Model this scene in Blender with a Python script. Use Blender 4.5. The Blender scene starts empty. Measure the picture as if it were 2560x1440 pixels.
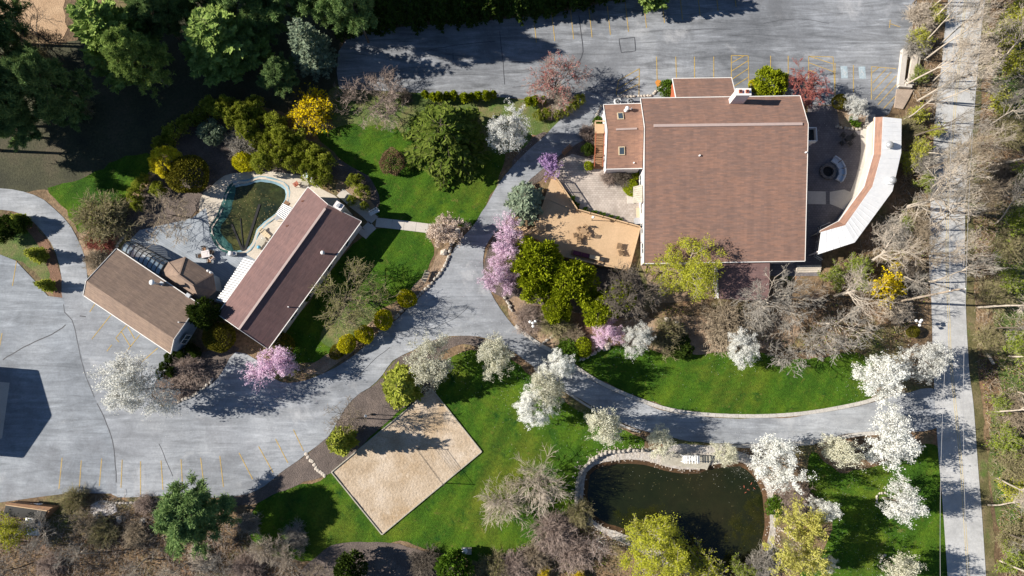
import bpy, bmesh, math, random
import numpy as np
from mathutils import Vector
from mathutils.geometry import tessellate_polygon

# ------------------------------------------------------------------ camera, sky, sun, exposure
scene = bpy.context.scene
COL = scene.collection
CAM_H, FPX, TILT = 97.0, 1736.0, math.radians(7.5)
cam_d = bpy.data.cameras.new('camera')
cam_d.sensor_width = 36.0
cam_d.lens = 36.0 * FPX / 2560.0
cam_d.clip_start = 0.5
cam_d.clip_end = 6000
cam = bpy.data.objects.new('camera', cam_d)
COL.objects.link(cam)
cam.location = (0, 0, CAM_H)
cam.rotation_euler = (TILT, 0, 0)
scene.camera = cam

SUN_EL, SUN_SLOPE = math.radians(32), -0.047
world = bpy.data.worlds.new('World')
scene.world = world
world.use_nodes = True
wn = world.node_tree
sky = wn.nodes.new('ShaderNodeTexSky')
sky.sky_type = 'NISHITA'
sky.sun_disc = False
sky.sun_elevation = SUN_EL
sky.sun_rotation = math.atan2(-1.0, -SUN_SLOPE)      # the sun stands to the left of the picture
sky.air_density = 1.0
sky.dust_density = 0.0
sky.ozone_density = 4.0
bg = wn.nodes['Background']
bg.inputs['Strength'].default_value = 0.05
wn.links.new(sky.outputs[0], bg.inputs['Color'])

sun_d = bpy.data.lights.new('sun', 'SUN')
sun_d.energy = 5.0
sun_d.angle = math.radians(0.5)
sun_d.color = (1.0, 0.935, 0.84)
sun = bpy.data.objects.new('sun', sun_d)
COL.objects.link(sun)
sun_dir = Vector((math.cos(SUN_EL), SUN_SLOPE * math.cos(SUN_EL), -math.sin(SUN_EL)))
sun.rotation_euler = sun_dir.to_track_quat('-Z', 'Y').to_euler()
sun.location = (-120, 0, 90)

scene.view_settings.view_transform = 'Standard'
scene.view_settings.look = 'None'
scene.view_settings.gamma = 1.0
scene.view_settings.exposure = 0.9
scene.view_settings.use_curve_mapping = False
scene.render.engine = 'CYCLES'
scene.cycles.max_bounces = 5
scene.cycles.diffuse_bounces = 2
scene.cycles.glossy_bounces = 2
scene.cycles.transmission_bounces = 4
scene.cycles.transparent_max_bounces = 6
scene.cycles.use_adaptive_sampling = True

# ------------------------------------------------------------------ helpers
def P(px, py, h=0.0):
    """place on the plan (metres) of a point of height h noted on the survey photograph"""
    u = (px - 1280.0) / FPX
    v = (720.0 - py) / FPX
    c, s = math.cos(TILT), math.sin(TILT)
    t = (CAM_H - h) / (c - v * s)
    return Vector((u * t, (v * c + s) * t, h))

def P2(px, py, h=0.0):
    p = P(px, py, h)
    return (p.x, p.y)

def mpp(px, py, h=0.0):
    v = (720.0 - py) / FPX
    return (CAM_H - h) / (math.cos(TILT) - v * math.sin(TILT)) / FPX

ORG = {}

def props(o, label=None, cat=None, group=None, kind=None):
    if label: o['label'] = label
    if cat: o['category'] = cat
    if group: o['group'] = group
    if kind: o['kind'] = kind
    return o

def thing(name, label, cat, loc, group=None):
    o = bpy.data.objects.new(name, None)
    o.empty_display_size = 0.3
    COL.objects.link(o)
    o.location = loc
    ORG[o.name] = Vector(loc)
    return props(o, label, cat, group)

def np_mesh(name, V, F):
    """V (n,3); F list of int arrays (m,k)"""
    me = bpy.data.meshes.new(name)
    V = np.asarray(V, dtype=np.float32)
    if not isinstance(F, (list, tuple)): F = [F]
    F = [np.asarray(f, dtype=np.int32) for f in F if len(f)]
    me.vertices.add(len(V))
    me.vertices.foreach_set('co', V.ravel())
    loops = np.concatenate([f.ravel() for f in F])
    tot = np.concatenate([np.full(len(f), f.shape[1], dtype=np.int32) for f in F])
    start = np.concatenate([[0], np.cumsum(tot)[:-1]]).astype(np.int32)
    me.loops.add(len(loops))
    me.loops.foreach_set('vertex_index', loops)
    me.polygons.add(len(tot))
    me.polygons.foreach_set('loop_start', start)
    me.polygons.foreach_set('loop_total', tot)
    me.update(calc_edges=True)
    return me

class MB:
    """collects shapes in world metres; build() links them as one mesh object"""
    def __init__(self):
        self.v = []; self.f = []; self.uv = {}
    def add(self, vs, fs):
        n = len(self.v)
        self.v += [tuple(p) for p in vs]
        self.f += [tuple(n + i for i in f) for f in fs]
        return self
    def box(self, c, size, rz=0.0, z0=None, tilt=0.0):
        lx, ly, lz = size[0] / 2, size[1] / 2, size[2] / 2
        cz = c[2] if z0 is None else z0 + lz
        co, si = math.cos(rz), math.sin(rz)
        vs = []
        for sx, sy, sz in ((-1,-1,-1),(1,-1,-1),(1,1,-1),(-1,1,-1),(-1,-1,1),(1,-1,1),(1,1,1),(-1,1,1)):
            x, y, z = sx * lx, sy * ly, sz * lz
            if tilt:
                y, z = y * math.cos(tilt) - z * math.sin(tilt), y * math.sin(tilt) + z * math.cos(tilt)
            vs.append((c[0] + x * co - y * si, c[1] + x * si + y * co, cz + z))
        return self.add(vs, [(3,2,1,0),(4,5,6,7),(0,1,5,4),(1,2,6,5),(2,3,7,6),(3,0,4,7)])
    def bar(self, a, b, w, h):
        """square bar from a to b, w wide, h high"""
        a, b = Vector(a), Vector(b)
        d = (b - a).normalized()
        side = d.cross(Vector((0, 0, 1)))
        if side.length < 1e-4: side = Vector((1, 0, 0))
        side = side.normalized() * (w / 2)
        up = side.cross(d).normalized() * (h / 2)
        vs = []
        for p in (a, b):
            vs += [p - side - up, p + side - up, p + side + up, p - side + up]
        return self.add(vs, [(0,1,2,3),(7,6,5,4),(4,5,1,0),(5,6,2,1),(6,7,3,2),(7,4,0,3)])
    def cyl(self, a, b, r0, r1=None, n=10, cap=True):
        a, b = Vector(a), Vector(b)
        r1 = r0 if r1 is None else r1
        d = (b - a).normalized()
        e = d.orthogonal().normalized(); g = d.cross(e)
        vs = []
        for p, r in ((a, r0), (b, r1)):
            for i in range(n):
                t = 2 * math.pi * i / n
                vs.append(p + (e * math.cos(t) + g * math.sin(t)) * r)
        fs = [(i, (i + 1) % n, n + (i + 1) % n, n + i) for i in range(n)]
        if cap: fs += [tuple(range(n - 1, -1, -1)), tuple(range(n, 2 * n))]
        return self.add(vs, fs)
    def lathe(self, c, prof, n=16):
        vs = []
        for r, z in prof:
            for i in range(n):
                t = 2 * math.pi * i / n
                vs.append((c[0] + r * math.cos(t), c[1] + r * math.sin(t), c[2] + z))
        m = len(prof)
        fs = [(j*n+i, j*n+(i+1) % n, (j+1)*n+(i+1) % n, (j+1)*n+i) for j in range(m-1) for i in range(n)]
        fs += [tuple(range(n-1, -1, -1)), tuple(range((m-1)*n, m*n))]
        return self.add(vs, fs)
    def ball(self, c, r, n=12, sq=1.0):
        prof = [(max(1e-3, r * math.sin(math.pi * k / 8)), -r * sq * math.cos(math.pi * k / 8)) for k in range(9)]
        return self.lathe(c, prof, n)
    def prism(self, pts, z0, z1):
        """closed outline pts (x,y) from z0 to z1; z may be lists per vertex"""
        n = len(pts)
        a = sum(pts[i][0]*pts[(i+1) % n][1] - pts[(i+1) % n][0]*pts[i][1] for i in range(n))
        idx = list(range(n)) if a > 0 else list(range(n - 1, -1, -1))
        zz0 = z0 if hasattr(z0, '__len__') else [z0] * n
        zz1 = z1 if hasattr(z1, '__len__') else [z1] * n
        vs = [(pts[i][0], pts[i][1], zz0[i]) for i in idx] + [(pts[i][0], pts[i][1], zz1[i]) for i in idx]
        fs = [(i, (i+1) % n, n + (i+1) % n, n + i) for i in range(n)]
        fs += [tuple(range(n-1, -1, -1)), tuple(range(n, 2*n))]
        return self.add(vs, fs)
    def slab(self, pts3, th):
        """roof slab: polygon pts3 (top surface) with thickness th downwards"""
        n = len(pts3)
        a = sum(pts3[i][0]*pts3[(i+1) % n][1] - pts3[(i+1) % n][0]*pts3[i][1] for i in range(n))
        q = list(pts3) if a > 0 else list(pts3)[::-1]
        vs = [(p[0], p[1], p[2] - th) for p in q] + [tuple(p) for p in q]
        fs = [(i, (i+1) % n, n + (i+1) % n, n + i) for i in range(n)]
        fs += [tuple(range(n-1, -1, -1)), tuple(range(n, 2*n))]
        return self.add(vs, fs)
    def mesh(self, name, org=Vector((0, 0, 0)), uvdir=None):
        me = bpy.data.meshes.new(name)
        me.from_pydata([(x - org[0], y - org[1], z - org[2]) for x, y, z in self.v], [], self.f)
        if uvdir is not None:
            ul = me.uv_layers.new(name='UVMap')
            d = Vector((uvdir[0], uvdir[1], 0)).normalized()
            for poly in me.polygons:
                nrm = poly.normal
                for li in poly.loop_indices:
                    co = me.vertices[me.loops[li].vertex_index].co
                    side = nrm.cross(d)
                    ul.data[li].uv = (co.dot(d), co.dot(side))
        return me
    def build(self, name, mat, parent=None, smooth=False, kind=None, label=None, cat=None, group=None, uvdir=None, loc=None):
        if parent is not None: org = ORG[parent.name]
        elif loc is not None: org = Vector(loc)
        else:
            a = np.array(self.v)
            org = Vector(((a[:, 0].min() + a[:, 0].max()) / 2, (a[:, 1].min() + a[:, 1].max()) / 2, a[:, 2].min()))
        me = self.mesh(name, org, uvdir)
        me.materials.append(mat)
        if smooth:
            for p in me.polygons: p.use_smooth = True
        o = bpy.data.objects.new(name, me)
        COL.objects.link(o)
        if parent is not None: o.parent = parent
        else: o.location = org
        ORG[o.name] = org
        return props(o, label, cat, group, kind)

def piece(name, me, parent, loc, rz=0.0, sc=(1, 1, 1), mat=None):
    """a copy of a shared little mesh as a part of parent"""
    o = bpy.data.objects.new(name, me)
    COL.objects.link(o)
    o.parent = parent
    l = Vector(loc) - ORG[parent.name]
    o.location = l
    o.rotation_euler = (0, 0, rz)
    o.scale = sc
    ORG[o.name] = Vector(loc)
    return o

def copy_tree(o, parent=None):
    c = o.copy()
    COL.objects.link(c)
    c.parent = parent
    for ch in list(o.children): copy_tree(ch, c)
    return c

def spline(pts, step=1.2, closed=True):
    """Catmull-Rom through plan points"""
    pts = [Vector((p[0], p[1])) for p in pts]
    n = len(pts); out = []
    rng = range(n) if closed else range(n - 1)
    for i in rng:
        if closed: p0, p1, p2, p3 = pts[i-1], pts[i], pts[(i+1) % n], pts[(i+2) % n]
        else: p0, p1, p2, p3 = pts[max(i-1, 0)], pts[i], pts[i+1], pts[min(i+2, n-1)]
        k = max(1, int((p2 - p1).length / step))
        for j in range(k):
            t = j / k
            out.append(0.5 * (2*p1 + (p2-p0)*t + (2*p0-5*p1+4*p2-p3)*t*t + (3*p1-p0-3*p2+p3)*t**3))
    if not closed: out.append(pts[-1])
    return [(p.x, p.y) for p in out]

def densify(pts, step):
    out = []
    n = len(pts)
    for i in range(n):
        a, b = Vector(pts[i][:2]), Vector(pts[(i+1) % n][:2])
        k = max(1, int((b - a).length / step))
        for j in range(k): out.append(tuple(a.lerp(b, j / k)))
    return out

def rough_edge(pts, amp, seed=1):
    rg = random.Random(seed)
    n = len(pts)
    ph = [(rg.uniform(0, 6.28), rg.uniform(0.6, 2.6), rg.uniform(.3, 1)) for _ in range(6)]
    out = []
    s = 0
    for i in range(n):
        a, b, c = Vector(pts[i-1]), Vector(pts[i]), Vector(pts[(i+1) % n])
        s += (b - a).length
        t = (c - a)
        nrm = Vector((-t.y, t.x))
        if nrm.length > 1e-6: nrm.normalize()
        w = sum(k * math.sin(f * s + p) for p, f, k in ph) / 3.0 + rg.uniform(-.6, .6)
        out.append((b.x + nrm.x * w * amp, b.y + nrm.y * w * amp))
    return out

def sheet(name, pts, z, mat, holes=(), kind='structure', parent=None, **kw):
    """flat ground sheet from a plan outline"""
    rings = [pts] + list(holes)
    tri = tessellate_polygon([[Vector((p[0], p[1], 0)) for p in r] for r in rings])
    vs = [(p[0], p[1], z) for r in rings for p in r]
    m = MB()
    fs = []
    for a, b, c in tri:
        ar = (vs[b][0]-vs[a][0])*(vs[c][1]-vs[a][1]) - (vs[c][0]-vs[a][0])*(vs[b][1]-vs[a][1])
        fs.append((a, b, c) if ar > 0 else (a, c, b))
    m.add(vs, fs)
    return m.build(name, mat, parent, kind=kind if parent is None else None, **kw)

def px_ring(pts, smooth=True, step=1.0, rough=0.0, seed=1, h=0.0):
    w = [P2(x, y, h) for x, y in pts]
    w = spline(w, step) if smooth else densify(w, step)
    if rough: w = rough_edge(w, rough, seed)
    return w

def ribbon(pts, width, z, closed=False):
    """flat strip along a plan polyline -> MB"""
    m = MB()
    pts = [Vector(p[:2]) for p in pts]
    n = len(pts)
    vs = []
    for i in range(n):
        a = pts[i-1] if (i or closed) else pts[0]
        b = pts[(i+1) % n] if (i < n-1 or closed) else pts[-1]
        t = (b - a).normalized()
        nn = Vector((-t.y, t.x)) * (width / 2)
        vs += [(pts[i].x - nn.x, pts[i].y - nn.y, z), (pts[i].x + nn.x, pts[i].y + nn.y, z)]
    fs = [(2*i, 2*i+2, 2*i+3, 2*i+1) for i in range(n-1)]
    # upward winding: right edge first
    m.add(vs, fs)
    return m

# ------------------------------------------------------------------ materials
def _mat(name):
    m = bpy.data.materials.new(name)
    m.use_nodes = True
    nt = m.node_tree
    return m, nt, nt.nodes['Principled BSDF']

def nd(nt, t, **kw):
    n = nt.nodes.new(t)
    for k, v in kw.items(): setattr(n, k, v)
    return n

def coords(nt, space='world', scale=(1, 1, 1), rot=0.0):
    if space == 'world': src = nd(nt, 'ShaderNodeNewGeometry').outputs['Position']
    elif space == 'uv': src = nd(nt, 'ShaderNodeUVMap').outputs[0]
    else: src = nd(nt, 'ShaderNodeTexCoord').outputs['Object']
    mp = nd(nt, 'ShaderNodeMapping')
    mp.inputs['Scale'].default_value = scale
    mp.inputs['Rotation'].default_value = (0, 0, rot)
    nt.links.new(src, mp.inputs['Vector'])
    return mp.outputs[0]

def noise(nt, vec, scale, detail=5, rough=.55, dist=0.0):
    n = nd(nt, 'ShaderNodeTexNoise')
    n.inputs['Scale'].default_value = scale
    n.inputs['Detail'].default_value = detail
    n.inputs['Roughness'].default_value = rough
    n.inputs['Distortion'].default_value = dist
    nt.links.new(vec, n.inputs['Vector'])
    return n.outputs['Fac']

def ramp(nt, fac, stops):
    r = nd(nt, 'ShaderNodeValToRGB')
    e = r.color_ramp.elements
    while len(e) < len(stops): e.new(0.5)
    for i, (p, c) in enumerate(stops):
        e[i].position = p
        e[i].color = (c[0], c[1], c[2], 1)
    nt.links.new(fac, r.inputs['Fac'])
    return r.outputs['Color']

def mixc(nt, a, b, fac, mode='MIX'):
    m = nd(nt, 'ShaderNodeMix', data_type='RGBA', blend_type=mode)
    for sock, val in ((m.inputs['Factor'], fac), (m.inputs['A'], a), (m.inputs['B'], b)):
        if hasattr(val, 'is_output'): nt.links.new(val, sock)
        elif isinstance(val, (int, float)): sock.default_value = val
        else: sock.default_value = (*val, 1)
    return m.outputs['Result']

def sstep(nt, fac, lo, hi):
    r = nd(nt, 'ShaderNodeMapRange')
    r.inputs['From Min'].default_value = lo
    r.inputs['From Max'].default_value = hi
    nt.links.new(fac, r.inputs['Value'])
    return r.outputs[0]

def bumped(nt, b, fac, strength=.4, dist=.05):
    n = nd(nt, 'ShaderNodeBump')
    n.inputs['Strength'].default_value = strength
    n.inputs['Distance'].default_value = dist
    nt.links.new(fac, n.inputs['Height'])
    nt.links.new(n.outputs[0], b.inputs['Normal'])

def surf(name, cols, scale=.3, fine=(6.0, .25), bump=None, rough=.9, space='world', stretch=(1, 1, 1), rot=0.0, spec=.3, patches=(), metallic=0.0):
    """mottled surface: ramp of cols over a soft noise, times a finer noise, plus patches (colour, scale, lo, hi, seed)"""
    m, nt, b = _mat(name)
    v = coords(nt, space, stretch, rot)
    f = noise(nt, v, scale, 6, .6)
    n = len(cols)
    c = ramp(nt, f, [(.3 + .4 * i / max(1, n - 1), k) for i, k in enumerate(cols)])
    for k, (pc, ps, lo, hi, sd) in enumerate(patches):
        mp = nd(nt, 'ShaderNodeMapping')
        mp.inputs['Location'].default_value = (sd * 7.3, sd * 3.1, 0)
        nt.links.new(v, mp.inputs['Vector'])
        pf = sstep(nt, noise(nt, mp.outputs[0], ps, 6, .62), lo, hi)
        c = mixc(nt, c, pc, pf)
    ff = noise(nt, v, fine[0], 4, .65)
    g = ramp(nt, ff, [(.25, (1 - fine[1],) * 3), (.75, (1 + fine[1],) * 3)])
    c = mixc(nt, c, g, 1.0, 'MULTIPLY')
    nt.links.new(c, b.inputs['Base Color'])
    b.inputs['Roughness'].default_value = rough
    b.inputs['Specular IOR Level'].default_value = spec
    b.inputs['Metallic'].default_value = metallic
    if bump: bumped(nt, b, noise(nt, v, bump[0], 4, .6), bump[1], bump[2] if len(bump) > 2 else .05)
    return m

def leafm(name, a, b2, tr=.28, third=None, big=None):
    """foliage: colour differs leaf by leaf, partly translucent"""
    m, nt, b = _mat(name)
    g = nd(nt, 'ShaderNodeNewGeometry')
    stops = [(.0, a), (1.0, b2)] if third is None else [(.0, a), (.6, b2), (1.0, third)]
    c = ramp(nt, g.outputs['Random Per Island'], stops)
    oi = nd(nt, 'ShaderNodeObjectInfo')
    hv = nd(nt, 'ShaderNodeHueSaturation')
    mr = nd(nt, 'ShaderNodeMapRange')
    mr.inputs['To Min'].default_value = .86
    mr.inputs['To Max'].default_value = 1.12
    nt.links.new(oi.outputs['Random'], mr.inputs['Value'])
    nt.links.new(mr.outputs[0], hv.inputs['Value'])
    nt.links.new(c, hv.inputs['Color'])
    c = hv.outputs[0]
    df = nd(nt, 'ShaderNodeBsdfDiffuse'); tl = nd(nt, 'ShaderNodeBsdfTranslucent'); mx = nd(nt, 'ShaderNodeMixShader')
    nt.links.new(c, df.inputs[0]); nt.links.new(c, tl.inputs[0])
    mx.inputs[0].default_value = tr
    nt.links.new(df.outputs[0], mx.inputs[1]); nt.links.new(tl.outputs[0], mx.inputs[2])
    nt.links.new(mx.outputs[0], nt.nodes['Material Output'].inputs['Surface'])
    nt.nodes.remove(b)
    return m

def plain(name, col, rough=.6, var=.12, scale=3.0, spec=.4, metallic=0.0, space='obj'):
    return surf(name, [tuple(k * (1 - var) for k in col), tuple(min(1, k * (1 + var)) for k in col)], scale, (scale * 8, var * .7), None, rough, space, spec=spec, metallic=metallic)

def shingle(name, base, warm, dark):
    m, nt, b = _mat(name)
    v = coords(nt, 'uv')
    br = nd(nt, 'ShaderNodeTexBrick')
    br.offset = .5
    br.inputs['Scale'].default_value = 1.0
    br.inputs['Brick Width'].default_value = .92
    br.inputs['Row Height'].default_value = .21
    br.inputs['Mortar Size'].default_value = .012
    br.inputs['Color1'].default_value = (0, 0, 0, 1)
    br.inputs['Color2'].default_value = (1, 1, 1, 1)
    br.inputs['Mortar'].default_value = (.2, .2, .2, 1)
    nt.links.new(v, br.inputs['Vector'])
    tab = ramp(nt, br.outputs['Color'], [(.0, dark), (.45, base), (1.0, warm)])
    soft = noise(nt, coords(nt, 'uv', (1, 1, 1)), .22, 5, .6)
    c = mixc(nt, ramp(nt, soft, [(.3, base), (.7, warm)]), tab, .5)
    st = noise(nt, coords(nt, 'uv', (2.2, .16, 1)), .5, 4, .6)      # weathering that ran down the slope
    c = mixc(nt, c, ramp(nt, st, [(.32, (.88, .88, .89)), (.7, (1.08, 1.06, 1.05))]), 1.0, 'MULTIPLY')
    gr = noise(nt, coords(nt, 'uv', (.7, 3.6, 1)), 1.3, 3, .75)
    c = mixc(nt, c, ramp(nt, gr, [(.25, (.8, .8, .8)), (.75, (1.2, 1.2, 1.2))]), 1.0, 'MULTIPLY')
    nt.links.new(c, b.inputs['Base Color'])
    b.inputs['Roughness'].default_value = .95
    b.inputs['Specular IOR Level'].default_value = .15
    bumped(nt, b, br.outputs['Fac'], .35, .02)
    return m

def bricks(name, c1, c2, mortar, w, h, space='world', rot=0.0, rough=.9, ms=.02, patch=None):
    m, nt, b = _mat(name)
    v = coords(nt, space, (1, 1, 1), rot)
    br = nd(nt, 'ShaderNodeTexBrick')
    br.inputs['Scale'].default_value = 1.0
    br.inputs['Brick Width'].default_value = w
    br.inputs['Row Height'].default_value = h
    br.inputs['Mortar Size'].default_value = ms
    br.inputs['Color1'].default_value = (*c1, 1)
    br.inputs['Color2'].default_value = (*c2, 1)
    br.inputs['Mortar'].default_value = (*mortar, 1)
    nt.links.new(v, br.inputs['Vector'])
    g = ramp(nt, noise(nt, v, .5, 5, .6), [(.3, (.78,) * 3), (.7, (1.15,) * 3)])
    c = mixc(nt, br.outputs['Color'], g, 1.0, 'MULTIPLY')
    nt.links.new(c, b.inputs['Base Color'])
    b.inputs['Roughness'].default_value = rough
    b.inputs['Specular IOR Level'].default_value = .25
    bumped(nt, b, br.outputs['Fac'], .4, .01)
    return m

def glassy(name, col, rough=.05, spec=.6, alpha=1.0):
    m, nt, b = _mat(name)
    b.inputs['Base Color'].default_value = (*col, 1)
    b.inputs['Roughness'].default_value = rough
    b.inputs['Specular IOR Level'].default_value = spec
    if alpha < 1: b.inputs['Alpha'].default_value = alpha
    return m

M = {}
M['litter'] = surf('woodland_floor', [(.085, .055, .033), (.17, .115, .065), (.27, .185, .11)], .16, (2.2, .5), (3.0, .8, .15),
                   patches=[((.10, .125, .035), .09, .52, .66, 1), ((.26, .15, .085), .30, .56, .70, 2), ((.055, .038, .03), .22, .58, .7, 3)])
M['field'] = surf('dry_field_grass', [(.34, .22, .13), (.46, .32, .20)], .5, (5, .3), (6, .8, .1))
M['grass'] = surf('lawn_grass', [(.018, .070, .009), (.036, .110, .010), (.062, .140, .010)], .22, (3.2, .5), (5.0, 1.0, .12), rough=.9, spec=.12,
                  patches=[((.085, .150, .010), .07, .50, .68, 4), ((.016, .060, .010), .5, .56, .72, 5), ((.085, .115, .018), 1.1, .58, .72, 11), ((.15, .13, .04), .6, .66, .78, 6)])
M['verge'] = surf('verge_litter', [(.06, .065, .02), (.12, .105, .045), (.20, .155, .09)], .4, (4, .4), (6, .8, .1), patches=[((.07, .12, .02), .25, .56, .7, 7)])
M['rough_grass'] = surf('rough_grass', [(.05, .10, .018), (.10, .13, .035), (.19, .155, .075)], .35, (4, .4), (6, .8, .1),
                        patches=[((.06, .15, .015), .3, .55, .7, 7)])
def lawn_mat():
    m, nt, b = _mat('lawn_grass')
    v = coords(nt, 'world')
    c = ramp(nt, noise(nt, v, .16, 6, .65), [(.28, (.020, .062, .008)), (.5, (.046, .106, .009)), (.72, (.094, .150, .011))])
    for pc, ps, lo, hi, sd in (((.115, .135, .016), .055, .50, .70, 4), ((.014, .054, .009), .42, .56, .70, 5), ((.10, .118, .020), 1.0, .58, .70, 11), ((.19, .150, .05), .55, .63, .75, 6), ((.055, .115, .014), 2.2, .56, .70, 3)):
        mp = nd(nt, 'ShaderNodeMapping'); mp.inputs['Location'].default_value = (sd * 7.3, sd * 3.1, 0)
        nt.links.new(v, mp.inputs['Vector'])
        c = mixc(nt, c, pc, sstep(nt, noise(nt, mp.outputs[0], ps, 7, .68, .5), lo, hi))
    w = nd(nt, 'ShaderNodeTexWave')                      # faint mower passes
    w.inputs['Scale'].default_value = .12; w.inputs['Distortion'].default_value = 3.0; w.inputs['Detail'].default_value = 3
    nt.links.new(coords(nt, 'world', (1, 1, 1), .5), w.inputs['Vector'])
    c = mixc(nt, c, ramp(nt, w.outputs['Fac'], [(.2, (.88, .9, .9)), (.8, (1.1, 1.08, 1.05))]), 1.0, 'MULTIPLY')
    for sc, am in ((2.6, .38), (7.5, .45)):
        c = mixc(nt, c, ramp(nt, noise(nt, v, sc, 4, .7), [(.25, (1 - am,) * 3), (.75, (1 + am,) * 3)]), 1.0, 'MULTIPLY')
    nt.links.new(c, b.inputs['Base Color'])
    b.inputs['Roughness'].default_value = .95
    b.inputs['Specular IOR Level'].default_value = .1
    bumped(nt, b, noise(nt, v, 6.0, 5, .75), 1.0, .12)
    return m
M['grass'] = lawn_mat()
M['shade_floor'] = surf('shade_toned_floor', [(.035, .036, .022), (.055, .055, .03), (.085, .07, .045)], .2, (3, .4), (4, .8, .1))  # ground darkened: the shade under the pines is put into its colour
def asphalt(name, cols, rot, streak=.25, extra=()):
    m, nt, b = _mat(name)
    v = coords(nt, 'world')
    c = ramp(nt, noise(nt, v, .07, 6, .6), [(.3, cols[0]), (.5, cols[1]), (.72, cols[2])])
    sv = coords(nt, 'world', (.18, 1.6, 1), rot)
    s = noise(nt, sv, .55, 7, .70, 1.6)
    c = mixc(nt, c, ramp(nt, s, [(.30, (1 - streak,) * 3), (.62, (1.0,) * 3), (.75, (1 + streak * 1.2,) * 3)]), 1.0, 'MULTIPLY')
    for pc, ps, lo, hi, sd in extra:
        mp = nd(nt, 'ShaderNodeMapping')
        mp.inputs['Location'].default_value = (sd * 7.3, sd * 3.1, 0)
        nt.links.new(v, mp.inputs['Vector'])
        c = mixc(nt, c, pc, sstep(nt, noise(nt, mp.outputs[0], ps, 6, .65, .4), lo, hi))
    c = mixc(nt, c, ramp(nt, noise(nt, v, .32, 7, .7, .8), [(.3, (.80,) * 3), (.5, (1.0,) * 3), (.7, (1.14,) * 3)]), 1.0, 'MULTIPLY')
    g = ramp(nt, noise(nt, v, 4.0, 5, .75), [(.25, (.84,) * 3), (.75, (1.16,) * 3)])
    c = mixc(nt, c, g, 1.0, 'MULTIPLY')
    nt.links.new(c, b.inputs['Base Color'])
    b.inputs['Roughness'].default_value = .88
    b.inputs['Specular IOR Level'].default_value = .25
    bumped(nt, b, noise(nt, v, 18, 3, .6), .25, .02)
    return m
M['lot_n'] = asphalt('north_lot_asphalt', [(.165, .175, .192), (.260, .274, .296), (.358, .372, .392)], .12, .6, [((.36, .365, .378), .16, .58, .74, 3), ((.145, .152, .165), .09, .53, .70, 9), ((.11, .112, .118), .9, .70, .76, 12)])
M['drive'] = asphalt('drive_asphalt', [(.182, .195, .217), (.300, .317, .342), (.412, .427, .448)], .95, .40, [((.205, .213, .23), .08, .54, .72, 4), ((.43, .435, .445), .16, .58, .76, 2), ((.15, .153, .16), .8, .70, .77, 12)])
M['lot_w'] = asphalt('west_lot_asphalt', [(.146, .162, .184), (.258, .280, .308), (.368, .390, .418)], 1.2, .40, [((.175, .183, .20), .09, .54, .70, 6), ((.40, .405, .41), .16, .60, .78, 2), ((.13, .133, .14), .8, .70, .77, 12)])
M['road'] = asphalt('road_asphalt', [(.37, .372, .372), (.43, .432, .43), (.48, .48, .475)], 1.57, .10)
M['seam'] = plain('tar_seam', (.06, .062, .07), .7, .2)
M['yellow_line'] = surf('worn_yellow_paint', [(.36, .25, .08), (.50, .34, .09)], 1.5, (6, .3))
M['road_yellow'] = surf('road_yellow_paint', [(.47, .40, .24), (.55, .45, .24)], 1.0, (5, .2))
M['white_line'] = surf('worn_white_paint', [(.42, .42, .42), (.55, .55, .54)], 1.2, (5, .2))
M['blue_paint'] = surf('faded_blue_paint', [(.26, .34, .39), (.40, .45, .47)], 1.5, (5, .25))
M['mulch'] = surf('dark_mulch', [(.085, .068, .060), (.120, .096, .084), (.165, .13, .11)], .5, (7, .45), (6, .9, .1))
M['red_mulch'] = surf('red_mulch', [(.15, .085, .055), (.22, .125, .08)], .9, (7, .35), (6, .9, .1))
M['tan_mulch'] = surf('tan_leaf_mulch', [(.20, .145, .095), (.30, .21, .14), (.36, .27, .19)], .5, (5, .35), (5, .9, .1))
M['sand'] = surf('court_sand', [(.34, .255, .17), (.44, .35, .255), (.53, .445, .355)], .30, (6.0, .30), (3.0, .9, .10),
                 patches=[((.36, .25, .14), .12, .52, .70, 8), ((.27, .19, .11), 1.3, .60, .78, 2), ((.55, .47, .38), .3, .58, .74, 5)])
M['gravel'] = surf('shore_gravel', [(.30, .27, .24), (.42, .385, .35), (.52, .49, .46)], 1.4, (5, .4), (5, .9, .1))
M['white_gravel'] = surf('white_gravel', [(.5, .47, .45), (.66, .62, .6)], 2.5, (5, .4), (5, .9, .1))
M['concrete'] = surf('concrete_paving', [(.44, .405, .36), (.52, .48, .43)], .6, (6, .10), None)
M['kerb'] = surf('kerb_stone', [(.38, .36, .33), (.50, .47, .43)], 1.5, (6, .2), None)
M['pool_deck'] = surf('pool_paving', [(.44, .39, .32), (.55, .49, .41)], .6, (5, .16), None)
M['blue_deck'] = bricks('grey_plank_deck', (.27, .30, .335), (.32, .35, .385), (.20, .22, .25), 4.2, .28, rot=.55, ms=.015)
M['paver'] = bricks('courtyard_paver', (.36, .31, .27), (.44, .385, .34), (.26, .23, .20), .42, .30)
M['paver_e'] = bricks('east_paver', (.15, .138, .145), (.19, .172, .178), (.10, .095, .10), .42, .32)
M['stone'] = surf('field_stone', [(.26, .235, .205), (.38, .345, .30), (.46, .43, .39)], 1.2, (6, .3), (6, .6, .05), space='obj')
M['pale_stone'] = surf('pale_block_stone', [(.42, .37, .31), (.54, .48, .41)], 1.2, (6, .2), (6, .5, .04), space='obj')
M['roof_main'] = shingle('brown_shingle', (.206, .133, .108), (.285, .162, .116), (.142, .104, .093))
M['roof_pool'] = shingle('maroon_shingle', (.165, .105, .100), (.200, .122, .112), (.130, .090, .088))
M['roof_west'] = shingle('tan_shingle', (.225, .165, .130), (.280, .205, .155), (.170, .128, .108))
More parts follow.
